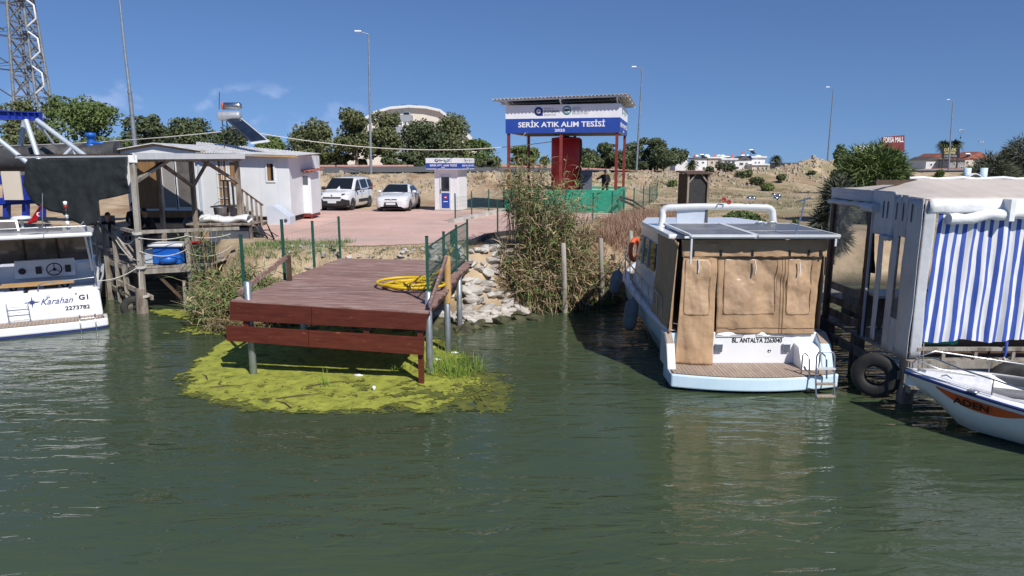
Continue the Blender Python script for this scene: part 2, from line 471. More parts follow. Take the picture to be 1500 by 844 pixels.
# ------------------------------------------------------------------ water
wm = bpy.data.materials.new('river_water'); wm.use_nodes = True; MAT['river_water'] = wm
N, L = wm.node_tree.nodes, wm.node_tree.links
b = N['Principled BSDF']
b.inputs['Roughness'].default_value = .045
b.inputs['IOR'].default_value = 1.33
gp = N.new('ShaderNodeNewGeometry')
def wnoise(scale, rot, stretch, detail=3, dist=0.0):
    mp = N.new('ShaderNodeMapping'); mp.inputs['Rotation'].default_value = (0, 0, R(rot)); mp.inputs['Scale'].default_value = stretch
    L.new(gp.outputs['Position'], mp.inputs[0])
    n = N.new('ShaderNodeTexNoise'); n.inputs['Scale'].default_value = scale; n.inputs['Detail'].default_value = detail
    n.inputs['Distortion'].default_value = dist
    L.new(mp.outputs[0], n.inputs['Vector']); return n.outputs[0]
def wmath(a, k, c=None):
    m = N.new('ShaderNodeMath'); m.operation = 'MULTIPLY_ADD'; L.new(a, m.inputs[0]); m.inputs[1].default_value = k
    if c: L.new(c, m.inputs[2])
    else: m.inputs[2].default_value = 0
    return m.outputs[0]
h = wmath(wnoise(.75, -28, (.5, 1.5, 1), 2, .4), .075)
def wmul(a, c):
    m = N.new('ShaderNodeMath'); m.operation = 'MULTIPLY'; L.new(a, m.inputs[0]); L.new(c, m.inputs[1]); return m.outputs[0]
def wrange(a, lo, hi, o0, o1):
    m = N.new('ShaderNodeMapRange'); m.inputs[1].default_value = lo; m.inputs[2].default_value = hi; m.inputs[3].default_value = o0; m.inputs[4].default_value = o1
    L.new(a, m.inputs[0]); return m.outputs[0]
patch = wrange(wnoise(.33, -25, (.5, 1.3, 1), 3, .5), .40, .62, .45, 1.35)      # calm and ruffled patches
mid = wmath(wnoise(2.6, -24, (.42, 1.5, 1), 3, .7), .055)
fine = wmath(wnoise(7.0, 10, (.6, 1.3, 1), 2, .4), .007)
s2 = N.new('ShaderNodeMath'); L.new(mid, s2.inputs[0]); L.new(fine, s2.inputs[1])
s3_ = N.new('ShaderNodeMath'); L.new(wmul(s2.outputs[0], patch), s3_.inputs[0]); L.new(h, s3_.inputs[1]); h = s3_.outputs[0]
bn = N.new('ShaderNodeBump'); bn.inputs['Strength'].default_value = 1.0; bn.inputs['Distance'].default_value = 1.0
L.new(h, bn.inputs['Height']); L.new(bn.outputs[0], b.inputs['Normal'])
rp = N.new('ShaderNodeValToRGB'); e = rp.color_ramp.elements
e[0].position = .3; e[1].position = .7; e[0].color = (.045, .066, .033, 1); e[1].color = (.062, .086, .046, 1)
L.new(wnoise(.16, 15, (1, 1, 1), 4), rp.inputs[0]); L.new(rp.outputs[0], b.inputs['Base Color'])
wt = MB(); wt.quad((-700, -60, 0), (700, -60, 0), (700, 30, 0), (-700, 30, 0))
water = wt.build('water', wm, fix=False); water['kind'] = 'structure'

# ------------------------------------------------------------------ paved lot, road, kerbs
def strip(name, mat, pts_a, pts_b, dz, n=1, kind='structure'):
    m = MB()
    vs = []
    for a, b_ in zip(pts_a, pts_b):
        for i in range(n + 1):
            p = V(a).lerp(V(b_), i / n); vs.append((p.x, p.y, p.z + dz))
    w = n + 1
    m.add(vs, [(j * w + i, j * w + i + 1, (j + 1) * w + i + 1, (j + 1) * w + i) for j in range(len(pts_a) - 1) for i in range(n)], True)
    o = m.build(name, mat, fix=False); o['kind'] = kind
    return o
# pink block paving: near edge runs behind the dock, far edge in front of the parked cars
near = [(-11.4, 27.2), (-9.4, 25.2), (-7.6, 23.0), (-6.3, 22.1), (-4.6, 22.2), (-3.0, 22.8), (-1.4, 24.0), (.2, 25.8), (2.2, 29.2), (5.6, 35.8)]
far = [(-19.8, 40.3), (-16.5, 40.2), (-13, 40.1), (-9.5, 39.9), (-6.5, 39.6), (-5, 39.4), (-3.2, 39.0), (-.6, 38.9), (2.6, 38.6), (5.7, 37.9)]
def along(pts, t):
    t *= len(pts) - 1; i = min(len(pts) - 2, int(t)); f = t - i
    return lerp(pts[i][0], pts[i + 1][0], f), lerp(pts[i][1], pts[i + 1][1], f)
ne, fe = [], []
for i in range(91):
    x, y = along(near, i / 90); ne.append((x + .12 * nz3(i * .9, 1, 3), y + .22 * nz3(i * .7, 2, 6), LOT))
    x, y = along(far, i / 90); fe.append((x, y + .2 * nz3(i * .5, 5, 1), LOT))
pv = strip('paved_lot', 'pavers', ne, fe, .018, 1)
def paver_nodes():
    m = MAT['pavers']; N, L = m.node_tree.nodes, m.node_tree.links
    b = N['Principled BSDF']; old = b.inputs['Base Color'].links[0].from_socket
    gp = N.new('ShaderNodeNewGeometry'); mp = N.new('ShaderNodeMapping'); mp.inputs['Rotation'].default_value = (0, 0, R(8))
    L.new(gp.outputs['Position'], mp.inputs[0])
    br = N.new('ShaderNodeTexBrick'); br.inputs['Scale'].default_value = 1; br.inputs['Mortar Size'].default_value = .008
    br.inputs['Brick Width'].default_value = .24; br.inputs['Row Height'].default_value = .12
    br.inputs['Color1'].default_value = (.9, .9, .9, 1); br.inputs['Color2'].default_value = (1.06, 1.0, .98, 1); br.inputs['Mortar'].default_value = (.72, .7, .68, 1)
    L.new(mp.outputs[0], br.inputs['Vector'])
    x = N.new('ShaderNodeMixRGB'); x.blend_type = 'MULTIPLY'; x.inputs[0].default_value = 1
    L.new(old, x.inputs[1]); L.new(br.outputs['Color'], x.inputs[2])
    n = N.new('ShaderNodeTexNoise'); n.inputs['Scale'].default_value = .8; n.inputs['Detail'].default_value = 9; n.inputs['Roughness'].default_value = .7
    mp2 = N.new('ShaderNodeMapping'); mp2.inputs['Scale'].default_value = (.35, 1.4, 1); L.new(gp.outputs['Position'], mp2.inputs[0]); L.new(mp2.outputs[0], n.inputs['Vector'])
    k = N.new('ShaderNodeMapRange'); k.inputs[1].default_value = .5; k.inputs[2].default_value = .7; L.new(n.outputs[0], k.inputs[0])
    y = N.new('ShaderNodeMixRGB'); L.new(k.outputs[0], y.inputs[0]); L.new(x.outputs[0], y.inputs[1]); y.inputs[2].default_value = (.44, .36, .31, 1)
    L.new(y.outputs[0], b.inputs['Base Color'])
paver_nodes()
# pale concrete kerb crossing the paving towards the green wall, and the dark edge beam by the reeds
kb = MB()
kp = [P(662, 327, LOT), P(690, 321, LOT), P(718, 315, LOT), P(742, 309, LOT)]
for a, c in zip(kp, kp[1:]): kb.bar(a + V((0, 0, .09)), c + V((0, 0, .09)), .28, .2)
kb.single('kerb', 'concrete', 'pale concrete kerb between the pink paving and the green wall', 'kerb')
kb = MB()
kp = [P(690, 362, 1.75), P(715, 350, 1.75), P(750, 345, 1.78), P(790, 338, LOT)]
for a, c in zip(kp, kp[1:]): kb.bar(a + V((0, 0, .04)), c + V((0, 0, .04)), .25, .3)
kb.single('edge_beam', 'rubber', 'dark edging along the pink paving behind the white rocks', 'edging')
# road along the top of the embankment
ra = [(x, road_y(x) + .6, 3.62 - .40 * sstep(10, 22, x)) for x in range(-60, 90, 3)]
rb = [(x - 4.2, y + 6.6, z + .42 - .34 * sstep(0, 14, x)) for x, y, z in ra]
road = strip('road', 'asphalt', ra, rb, .1, 1)
for nm, base, off, mt in (('road_kerb', rb, .1, 'kerb_red'),):
    m = MB()
    for a, c in zip(base, base[1:]):
        a, c = V(a), V(c)
        m.bar(a + V((0, off, .12)), c + V((0, off, .12)), .3, .22)
    o = m.build(nm, mt); o['kind'] = 'structure'
# ------------------------------------------------------------------ the wooden dock
rng = random.Random(11)
FL, FR, BL, BR = V((-5.88, 14.0, 1.66)), V((-1.72, 13.45, 1.53)), V((-5.15, 20.3, 1.68)), V((-1.22, 20.2, 1.61))
dock = thing('dock', 'reddish brown plank dock on grey steel pipes above yellow green algae', 'dock', (-3.5, 17, 0))
NPL = 46
for i in range(NPL):
    t0, t1 = (i + .03) / NPL, (i + .97) / NPL
    e0, e1 = rng.uniform(-.05, .05), rng.uniform(-.03, .07)
    dz = rng.uniform(-.006, .006)
    def ed(A, B, t): return A.lerp(B, t) + V((0, 0, dz))
    q = [ed(FL, BL, t0) + V((e0, 0, 0)), ed(FR, BR, t0) + V((e1, 0, 0)), ed(FR, BR, t1) + V((e1, 0, 0)), ed(FL, BL, t1) + V((e0, 0, 0))]
    MB().slab(q, (0, 0, -.045)).build('plank', 'deck_wood', dock)
# beams below
for A, B in ((FL, BL), (FR, BR)):
    MB().bar(A + V((.1 if A is FL else -.1, .1, -.13)), B + V((.1 if A is FL else -.1, -.1, -.13)), .1, .16).build('beam', 'board_wood', dock)
for t in (.18, .5, .85):
    MB().bar(FL.lerp(BL, t) + V((.16, 0, -.14)), FR.lerp(BR, t) + V((-.16, 0, -.14)), .1, .15).build('beam', 'board_wood', dock)
# the two wide front boards (each two lengths butted together)
def fboard(a, b, c, d, yo):
    MB().slab([a, b, c, d], (0, .06, 0)).build('front_board', 'board_wood', dock, bevel=.006)
for (l0, r0, l1, r1) in (((-5.90, 13.97, 1.635), (-1.71, 13.40, 1.50), (-5.93, 13.97, 1.235), (-1.735, 13.40, 1.16)),
                         ((-6.0, 13.95, 1.13), (-1.77, 13.37, 1.02), (-6.02, 13.95, .80), (-1.79, 13.37, .65))):
    l0, r0, l1, r1 = V(l0), V(r0), V(l1), V(r1)
    m0, m1 = l0.lerp(r0, .425), l1.lerp(r1, .425)
    g_ = (r0 - l0).normalized() * .004
    fboard(l0, m0 - g_, m1 - g_, l1, 0); fboard(m0 + g_, r0, r1, m1 + g_, 0)
# red wooden uprights behind the boards
for p, zb in ((V((-5.6, 14.04, 1.6)), .85), (V((-3.0, 13.7, 1.55)), .75), (V((-1.87, 13.53, 1.5)), -.5)):
    MB().bar((p.x, p.y, zb), p, .11, .11).build('upright', 'board_wood', dock)
# galvanised pipe piles
for x, y, zt in ((-5.57, 14.14, 2.04), (-1.77, 14.15, 1.82), (-1.55, 15.97, 1.62), (-5.2, 16.6, 1.5), (-5.0, 18.6, 1.45), (-1.45, 18.4, 1.45)):
    MB().lathe([(.075, -1.2), (.075, zt - .01), (.06, zt), (.055, zt - .02)], 14, (x, y, 0)).build('pipe_pile', 'galv', dock)
# orange brown wooden stub post and sloping handrail at each seaward end of the side fences
MB().tube([(-1.53, 15.97, 1.2), (-1.53, 15.97, 2.32)], [.085, .08], 12).build('stub_post', 'fascia_wood', dock)
MB().bar((-1.66, 13.5, 1.66), (-1.52, 15.75, 2.34), .05, .1).build('handrail', 'deck_wood', dock)
MB().bar((-5.86, 14.35, 1.74), (-5.45, 16.35, 2.25), .05, .1).build('handrail', 'deck_wood', dock)
MB().bar((-5.42, 16.4, 1.62), (-5.42, 16.4, 2.28), .1, .1).build('stub_post', 'dark_wood', dock)

# ------------------------------------------------------------------ green wire fences
def wire_panel(a0, a1, h, parent, nx=.1, nzv=.2, r=.0035):
    nx = .07 if r > .005 else nx
    m = MB(); a0, a1 = V(a0), V(a1); Lh = (a1 - a0).length
    d = (a1 - a0) / Lh
    n = max(2, int(Lh / nx))
    for i in range(n + 1):
        p = a0 + d * Lh * i / n
        m.bar(p, p + V((0, 0, h)), r, r)
    k = max(2, int(h / nzv))
    for j in range(k + 1):
        m.bar(a0 + V((0, 0, h * j / k)), a1 + V((0, 0, h * j / k)), r * 1.3, r * 1.3)
    return m.build('wire_mesh', 'wire', parent)
def fence(name, label, pts, h, parent_loc, group=None, w=.06, panel=True, rail=False, nx=.1, cat='fence', r=.0035):
    f = thing(name, label, cat, parent_loc, group=group)
    for p in pts:
        hh = p[3] if len(p) > 3 else h
        q = V(p[:3])
        po = MB().bar(q - V((0, 0, .3)), q + V((0, 0, hh)), w, w).build('post', 'green_paint', f)
        MB().bar(q + V((0, 0, hh)), q + V((0, 0, hh + .015)), w * 1.12, w * 1.12).build('cap', 'black_plastic', po)
    for a, b_ in zip(pts, pts[1:]):
        if panel: wire_panel(V(a[:3]) + V((0, 0, .08)), V(b_[:3]) + V((0, 0, .08)), h - .15, f, nx, r=r)
        if rail:
            for k in (.12, h - .08):
                MB().bar(V(a[:3]) + V((0, 0, k)), V(b_[:3]) + V((0, 0, k)), .03, .03).build('rail', 'green_paint', f)
            MB().bar(V(a[:3]) + V((0, 0, .5)), V(b_[:3]) + V((0, 0, .62)), .02, .02).build('rail', 'green_paint', f)
    return f
fence('wire_fence', 'dark green wire fence along the dock edge beside the yellow hose', [(-1.80, 14.35, 1.58, 1.38), (-1.65, 16.4, 1.6, 1.25), (-1.5, 18.3, 1.62, 1.22), (-1.32, 20.1, 1.62, 1.22)], 1.22, (-1.6, 17, 1.6), rail=True, r=.0062)
fence('wire_fence', 'thin green fence posts along the dock edge beside the grassy bank', [(-6.02, 15.1, 1.55, 1.36), (-5.70, 16.9, 1.6, 1.5), (-5.5, 18.8, 1.6, 1.3), (-5.3, 20.9, 1.6, 1.26)], 1.2, (-5.6, 18, 1.6), r=.002)
# small dark box hung inside the fence
MB().bb(-1.72, -1.60, 18.9, 19.15, 2.25, 2.62).single('junction_box', 'green_paint', 'small dark green box fixed inside the wire fence on the dock', 'box', bevel=.01)

# ------------------------------------------------------------------ the yellow hose
hp = []
cx, cy = -2.32, 15.75
base = 1.58 + .045
for k in range(360):
    t = k / 359; a = t * 2 * math.pi * 4.3 + 2.2
    rr = .50 + .13 * math.sin(t * 11) + .07 * math.sin(t * 29)
    hp.append((cx + rr * 1.15 * math.cos(a) + .10 * math.sin(t * 7), cy + rr * .95 * math.sin(a) + .12 * math.cos(t * 9), base + .028 + .075 * t + .03 * abs(math.sin(t * 17))))
tail = [(-2.1, 16.9, 1.72), (-1.95, 17.4, 1.68), (-1.85, 17.9, 1.75), (-1.72, 18.6, 2.0), (-1.66, 19.1, 2.2)]
e0 = V(hp[-1])
for k in range(1, 9): hp.append(tuple(e0.lerp(V(tail[0]), k / 8)))
hp += tail[1:]
MB().tube(hp, .033, 8).single('hose', 'hose_yellow', 'thick yellow hose lying coiled on the brown planks', 'hose')

# ------------------------------------------------------------------ riprap of pale rocks by the dock
def rock_mesh(seed, sq=.75):
    bm_ = bmesh.new(); bmesh.ops.create_icosphere(bm_, subdivisions=2, radius=1)
    r_ = random.Random(seed); o = V((r_.uniform(0, 50), r_.uniform(0, 50), r_.uniform(0, 50)))
    pl = [(V((r_.gauss(0, 1), r_.gauss(0, 1), r_.gauss(0, 1))).normalized(), r_.uniform(.38, .68)) for _ in range(11)]
    for v in bm_.verts:
        p = v.co.normalized() * (1 + .25 * noise.noise(v.co * 1.3 + o))
        for n_, d_ in pl:
            k = p.dot(n_)
            if k > d_: p = p - n_ * (k - d_)
        v.co = V((p.x, p.y, p.z * sq))
    me = bpy.data.meshes.new('rock'); bm_.to_mesh(me); bm_.free()
    return me
ROCKS = []
for s_ in range(7):
    for mt in ('rock', 'rock_wet'):
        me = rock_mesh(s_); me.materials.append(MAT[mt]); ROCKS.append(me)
rip = thing('riprap', 'bank of pale broken rocks between the dock and the reeds', 'rocks', (-.6, 19, .2))
def rock(par, p, s_, wet=False, rz=None):
    o = bpy.data.objects.new('rock', ROCKS[rng.randrange(7) * 2 + (1 if wet else 0)]); COL.objects.link(o); o.parent = par
    o.location = V(p) - OFF[par.name]
    o.rotation_euler = (rng.uniform(-.3, .3), rng.uniform(-.3, .3), rng.uniform(0, 6.3) if rz is None else rz)
    o.scale = (s_ * rng.uniform(.85, 1.35), s_ * rng.uniform(.8, 1.1), s_ * rng.uniform(.7, 1))
    return o
cnt = 0
while cnt < 290:
    x = rng.uniform(-2.6, .75); y = rng.uniform(16.4, 21.8)
    sh = interp(x, SHORE)
    d = y - sh
    if d < -.7 or d > 2.6: continue
    if x > .2 and d > 1.3: continue
    z = ground_z(x, y)
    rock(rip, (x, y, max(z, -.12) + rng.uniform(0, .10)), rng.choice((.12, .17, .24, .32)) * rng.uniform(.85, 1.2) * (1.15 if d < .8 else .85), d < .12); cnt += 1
rip2 = thing('riprap', 'loose pale stones at the landward end of the dock planks', 'rocks', (-3.5, 21.3, 1.6))
for k in range(60):
    x = rng.uniform(-5.6, -1.0); y = 20.65 + rng.uniform(0, .9)
    rock(rip2, (x, y, ground_z(x, y) + .03), rng.uniform(.05, .13))
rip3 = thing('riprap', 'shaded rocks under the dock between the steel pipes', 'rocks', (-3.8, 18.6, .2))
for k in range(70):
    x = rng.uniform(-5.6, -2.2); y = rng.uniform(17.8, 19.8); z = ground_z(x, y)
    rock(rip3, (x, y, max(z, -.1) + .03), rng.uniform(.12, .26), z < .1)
# stones on the grassy bank on the other side
rip4 = thing('riprap', 'small stones on the bank behind the thin fence posts', 'rocks', (-6.3, 20.5, 1.2))
for k in range(55):
    x = rng.uniform(-7.6, -5.5); y = rng.uniform(19.4, 22.8)
    rock(rip4, (x, y, ground_z(x, y) + .02), rng.uniform(.04, .12))
# dark hose-like stick lying on the rocks
MB().tube([P(706, 405, .9), P(716, 425, .55), P(731, 448, .25)], .03, 6).single('pole', 'dark_wood', 'dark stick leaning down over the pale rocks', 'stick')

# ------------------------------------------------------------------ algae mat
def inside(px, py, poly):
    c_ = False; n = len(poly)
    for i in range(n):
        x1, y1 = poly[i]; x2, y2 = poly[(i + 1) % n]
        if (y1 > py) != (y2 > py) and px < (x2 - x1) * (py - y1) / (y2 - y1) + x1: c_ = not c_
    return c_
def edge_d(px, py, poly):
    b_ = 1e9; n = len(poly)
    for i in range(n):
        ax, ay = poly[i]; bx, by = poly[(i + 1) % n]; dx, dy = bx - ax, by - ay
        t = ((px - ax) * dx + (py - ay) * dy) / (dx * dx + dy * dy)
        t = 0 if t < 0 else 1 if t > 1 else t
        ex, ey = ax + dx * t - px, ay + dy * t - py; q = ex * ex + ey * ey
        if q < b_: b_ = q
    return math.sqrt(b_)
out = [(336, 499), (318, 508), (292, 527), (276, 546), (282, 556), (272, 577), (300, 582), (330, 588), (365, 594), (420, 601), (470, 606), (505, 604), (560, 601), (620, 602), (660, 598), (700, 606), (735, 606), (757, 585), (752, 562), (728, 548), (700, 541), (672, 520), (640, 500), (600, 488), (540, 480), (470, 478), (400, 482), (360, 490)]
poly = [tuple(P(x, y, 0).xy) for x, y in out]
def algae_sheet(poly, cell, hole, z0, cov):
    xs_ = [p[0] for p in poly]; ys_ = [p[1] for p in poly]; m = MB(); idx = {}
    nx_, ny_ = int((max(xs_) - min(xs_)) / cell) + 2, int((max(ys_) - min(ys_)) / cell) + 2
    x0, y0 = min(xs_) - cell, min(ys_) - cell
    vs_, fs_ = [], []
    def vid(i, j):
        if (i, j) not in idx:
            x, y = x0 + i * cell, y0 + j * cell
            idx[(i, j)] = len(vs_)
            vs_.append((x + cell * .4 * noise.noise(V((x * 9, y * 9, 1))), y + cell * .4 * noise.noise(V((x * 9, y * 9, 5))), z0 + .016 * nz3(x * 2.2, y * 2.2) + .008 * noise.noise(V((x * 11, y * 11, 0)))))
        return idx[(i, j)]
    for i in range(nx_):
        for j in range(ny_):
            x, y = x0 + (i + .5) * cell, y0 + (j + .5) * cell
            ins = inside(x, y, poly); d = edge_d(x, y, poly)
            e_ = (d if ins else -d)
            q = min(e_ * 2.2, 1.3) + cov(x, y) + .75 * nz3(x * 1.7, y * 1.7, 7) + .55 * noise.noise(V((x * 5, y * 5, 2))) + (.35 + .45 * sstep(-2, -.8, x)) * noise.noise(V((x * 15, y * 21, 3)))
            if q > hole: fs_.append((vid(i, j), vid(i + 1, j), vid(i + 1, j + 1), vid(i, j + 1)))
    m.add(vs_, fs_, True)
    return m
def cov(x, y):                                       # thins out towards the open water on the right
    return 1.15 - 1.55 * sstep(-1.9, -.2, x) - .35 * sstep(13.6, 12.9, y) - .5 * sstep(15.2, 16.5, y) * sstep(-2.5, -1.5, x)
a1 = algae_sheet(poly, .028, 1.0, .022, cov).build('algae_mat', 'algae', fix=False)
a1['kind'] = 'stuff'; a1['label'] = 'yellow green algae mat floating under the dock'; a1['category'] = 'algae'
a2 = algae_sheet(poly, .034, .62, .010, lambda x, y: .95 - .55 * sstep(-1.6, .1, x)).build('algae_mat', 'algae_dark', fix=False)
a2['kind'] = 'stuff'; a2['label'] = 'thin dark algae fringe around the floating mat'; a2['category'] = 'algae'
a4 = algae_sheet(poly, .03, 2.25, .036, lambda x, y: .30 + .35 * sstep(13.9, 13.0, y) + .25 * sstep(-3, -1.5, x)).build('algae_mat', 'algae_dark', fix=False)
a4['kind'] = 'stuff'; a4['label'] = 'dark scum patches lying on the yellow green algae'; a4['category'] = 'algae'
# second small film of algae by the pier and the reeds on the left
pl2 = [tuple(P(x, y, 0).xy) for x, y in [(220, 456), (250, 454), (300, 455), (345, 470), (350, 488), (300, 490), (262, 484), (290, 468), (240, 462)]]
a3 = algae_sheet(pl2, .06, .6, .014, lambda x, y: .75).build('algae_mat', 'algae', fix=False)
a3['kind'] = 'stuff'; a3['label'] = 'thin algae film between the old pier and the reeds'; a3['category'] = 'algae'

# ------------------------------------------------------------------ blade plants
def blade(m, p, d, length, w, droop, seg=4, twist=None, rg=rng):
    d = V(d).normalized(); p = V(p)
    side = d.cross(V((0, 0, 1)))
    if side.length < .05: side = V((math.cos(rg.uniform(0, 6.3)), math.sin(rg.uniform(0, 6.3)), 0))
    side.normalize()
    side = (side + V((rg.uniform(-.5, .5), rg.uniform(-.5, .5), rg.uniform(-.5, .5)))).normalized()
    vs_, fs_ = [], []
    for i in range(seg + 1):
        t = i / seg; ww = w * (1 - t) ** .7 * (.6 + .4 * min(1, t * 4)) if i < seg else 0
        q = p + d * length * t + V((0, 0, -droop * length * t * t))
        if i < seg: vs_ += [q - side * ww / 2, q + side * ww / 2]
        else: vs_.append(q)
    for i in range(seg - 1): fs_.append((2 * i, 2 * i + 1, 2 * i + 3, 2 * i + 2))
    fs_.append((2 * seg - 2, 2 * seg - 1, 2 * seg))
    m.add(vs_, fs_)
def grass_tuft(name, label, c, n, h, spread, mat, w=.012, cat='grass', rnd=(.6, 1.1), droop=.35, lean=.5):
    m = MB(); c = V(c)
    for k in range(n):
        a = rng.uniform(0, 6.283); r_ = spread * math.sqrt(rng.random())
        p = c + V((r_ * math.cos(a), r_ * math.sin(a), 0))
        b2 = rng.uniform(0, 6.283)
        blade(m, p, (lean * math.cos(b2) * rng.random(), lean * math.sin(b2) * rng.random(), 1), h * rng.uniform(*rnd), w, rng.uniform(.05, droop), rg=rng)
    return m.single(name, mat, label, cat, fix=False)
grass_tuft('grass_tuft', 'bright green grass clump in the algae beside the steel pipes', (-1.25, 14.35, .0), 420, .62, .62, 'grass_green', .016, rnd=(.5, 1.1), droop=.6, lean=1.3)
grass_tuft('grass_tuft', 'sparse tall green blades rising from the algae before the dock boards', P(477, 568, 0), 16, .72, .14, 'grass_green', .014, rnd=(.4, 1.1), droop=.6, lean=.9)
grass_tuft('grass_tuft', 'small green weed in the algae beside the red wooden upright', P(590, 545, 0), 50, .35, .22, 'grass_green', .014, droop=.6, lean=1.2)
grass_tuft('grass_tuft', 'low green weed around the steel pipe by the shaded rocks', P(650, 520, 0), 130, .22, .45, 'grass_green', .014, droop=.6, lean=1.2)
# twigs and dark scum on the algae
for i, (px, py, ln, an, lb) in enumerate(((440, 580, .9, .35, 'long thin dark twig lying across the open algae'), (300, 552, .5, 2.2, 'short dark twig near the ragged outer edge of the algae'), (330, 566, .6, .2, 'dark twig on the algae before the front steel pipe'), (478, 562, .8, .5, 'thin twig among the tall green blades in the algae'), (600, 590, .5, 2.8, 'twig at the algae rim before the red wooden upright'), (415, 592, .6, 2.4, 'slanted twig at the outer rim of the algae'))):
    c_ = P(px, py, .045); d_ = V((math.cos(an), math.sin(an), 0)) * ln / 2
    MB().tube([c_ - d_, c_ + V((.02, .03, .01)), c_ + d_], [.008, .011, .005], 5).single('twig', 'dark_wood', lb, 'twig', group='twigs on the algae')
# litter
MB().lathe([(.026, 0), (.035, .085), (.031, .085), (.024, .006)], 12, tuple(P(548, 572, .02))).single('cup', 'litter', 'white plastic cup lying on the algae before the dock', 'cup')
for i, (px, py, lb) in enumerate(((525, 550, 'pale bottle scrap on the shaded algae under the dock'), (666, 517, 'pale blue plastic bottle by the grass clump'), (640, 527, 'small white plastic scrap between pipe and grass clump'))):
    c_ = P(px, py, .03)
    MB().lathe([(.0, -.09), (.03, -.085), (.033, .03), (.014, .07), (.014, .1)], 10, tuple(c_), 'X').single('bottle', 'litter', lb, 'litter')

def reed_clump(name, label, spots, hgt, nst, leaf_mats, seed, leafn=(7, 12), stem_mat='reed_stem', lean=.16, leaf_len=(.35, .7), lw=.035, low=.25):
    rg = random.Random(seed)
    cx_ = sum(s_[0] for s_ in spots) / len(spots); cy_ = sum(s_[1] for s_ in spots) / len(spots)
    t_ = thing(name, label, 'reeds', (cx_, cy_, 0))
    st = MB(); lv = [MB() for _ in leaf_mats]
    for k in range(nst):
        x, y, rx, hs = spots[rg.randrange(len(spots))]
        a = rg.uniform(0, 6.283); r_ = rx * math.sqrt(rg.random())
        x += r_ * math.cos(a); y += r_ * math.sin(a)
        z = max(-.1, ground_z(x, y))
        h = hgt * hs * rg.uniform(.55, 1.08)
        dx, dy = rg.gauss(0, lean), rg.gauss(0, lean)
        pts = []
        for i in range(5):
            t = i / 4; pts.append(V((x + dx * h * t * t, y + dy * h * t * t, z + h * t * (1 - .12 * t * (abs(dx) + abs(dy))))))
        st.tube(pts, [.011, .010, .009, .007, .003], 4, cap=False)
        for q in range(rg.randint(*leafn)):
            t = rg.uniform(low, 1.0); i = min(3, int(t * 4)); p = pts[i].lerp(pts[i + 1], t * 4 - i)
            b_ = rg.uniform(0, 6.283); el = rg.uniform(.15, .9)
            blade(lv[rg.choices(range(len(lv)), [1.0] * len(lv))[0]], p, (math.cos(b_), math.sin(b_), el), rg.uniform(*leaf_len) * (1.1 - .3 * t), lw, rg.uniform(.2, .9), 3, rg=rg)
    o = st.build('stalks', stem_mat, t_, fix=False); o['kind'] = 'stuff'
    for mb_, mt in zip(lv, leaf_mats):
        o = mb_.build('leaves', mt, t_, fix=False); o['kind'] = 'stuff'
    return t_
# big reed bed on the right of the dock: (x, y, radius, height factor)
reed_clump('reed_bed', 'tall reeds with tan stalks before the green wall', [(.75, 21.5, .7, 1), (1.3, 21.7, .8, 1.02), (1.9, 22.0, .7, .95), (1.0, 22.2, .8, 1), (.4, 22.3, .6, .85)], 3.6, 270, ['reed_green', 'reed_dry', 'reed_dry', 'reed_green', 'reed_fresh'], 3, leafn=(12, 19), low=.40, lw=.05)
reed_clump('reed_bed', 'lower tangled half-dry reeds overhanging the water by the wooden stakes', [(.5, 20.6, .5, .7), (1.2, 21.2, .8, .9), (2.2, 21.5, .7, .8), (2.9, 21.9, .6, .65), (.1, 20.9, .5, .6), (1.6, 20.9, .7, .7)], 2.0, 330, ['reed_dry', 'reed_green', 'reed_dry', 'brush_dry', 'reed_green'], 5, leafn=(9, 15), lean=.34, low=.05, leaf_len=(.35, .8), lw=.045)
reed_clump('reed_bed', 'green reeds on the bank between the old pier and the dock', [(-8.1, 18.6, .6, .95), (-7.4, 18.8, .6, .9), (-6.7, 18.7, .5, .8), (-8.5, 19.4, .5, 1), (-7.6, 19.4, .7, .75), (-6.9, 19.5, .5, .55)], 1.4, 400, ['reed_fresh', 'reed_fresh', 'reed_green', 'reed_dry'], 8, leafn=(9, 15), lean=.36, low=.05, leaf_len=(.35, .75), lw=.042)
reed_clump('reed_bed', 'few tall leaning reed stalks beside the old pier', [(-8.9, 19.6, .35, 1), (-9.2, 20.2, .3, 1.05)], 3.1, 16, ['reed_fresh', 'reed_green'], 9, leafn=(14, 20), lean=.14, low=.15)
reed_clump('reed_bed', 'low dry tan reed fringe at the waterline beside the dock boards', [(-7.2, 18.2, .5, 1), (-6.5, 18.3, .4, 1), (-7.9, 18.1, .4, 1)], .8, 170, ['reed_dry', 'grass_olive'], 10, leafn=(7, 10), lean=.6, low=.02, leaf_len=(.25, .5), lw=.025)
grass_tuft('water_weed', 'bright green weed at the waterline below the wooden stakes', P(880, 442, .05), 500, .55, .55, 'grass_green', .03, cat='weed', rnd=(.4, 1), droop=.7, lean=1.5)
# wooden stakes standing in the reeds
for (px, py, pyb, Y, lb) in ((825, 356, 440, 20.3, 'pale weathered stake standing among the dry reeds'), (880, 349, 420, 21.4, 'pale leaning stake between the reeds and the bow of the tan-canvas boat'), (924, 338, 395, 22.5, 'weathered stake behind the bow rail of the tan-canvas boat')):
    a = D(px, py, Y); b_ = D(px + 3, pyb, Y)
    b_.z = min(b_.z, ground_z(b_.x, b_.y) - .2)
    MB().tube([b_, (a + b_) / 2 + V((.015, 0, 0)), a - V((0, 0, .02)), a], [.085, .08, .075, .05], 9).single('wooden_stake', 'grey_wood', lb, 'stake', group='stakes in the bank')
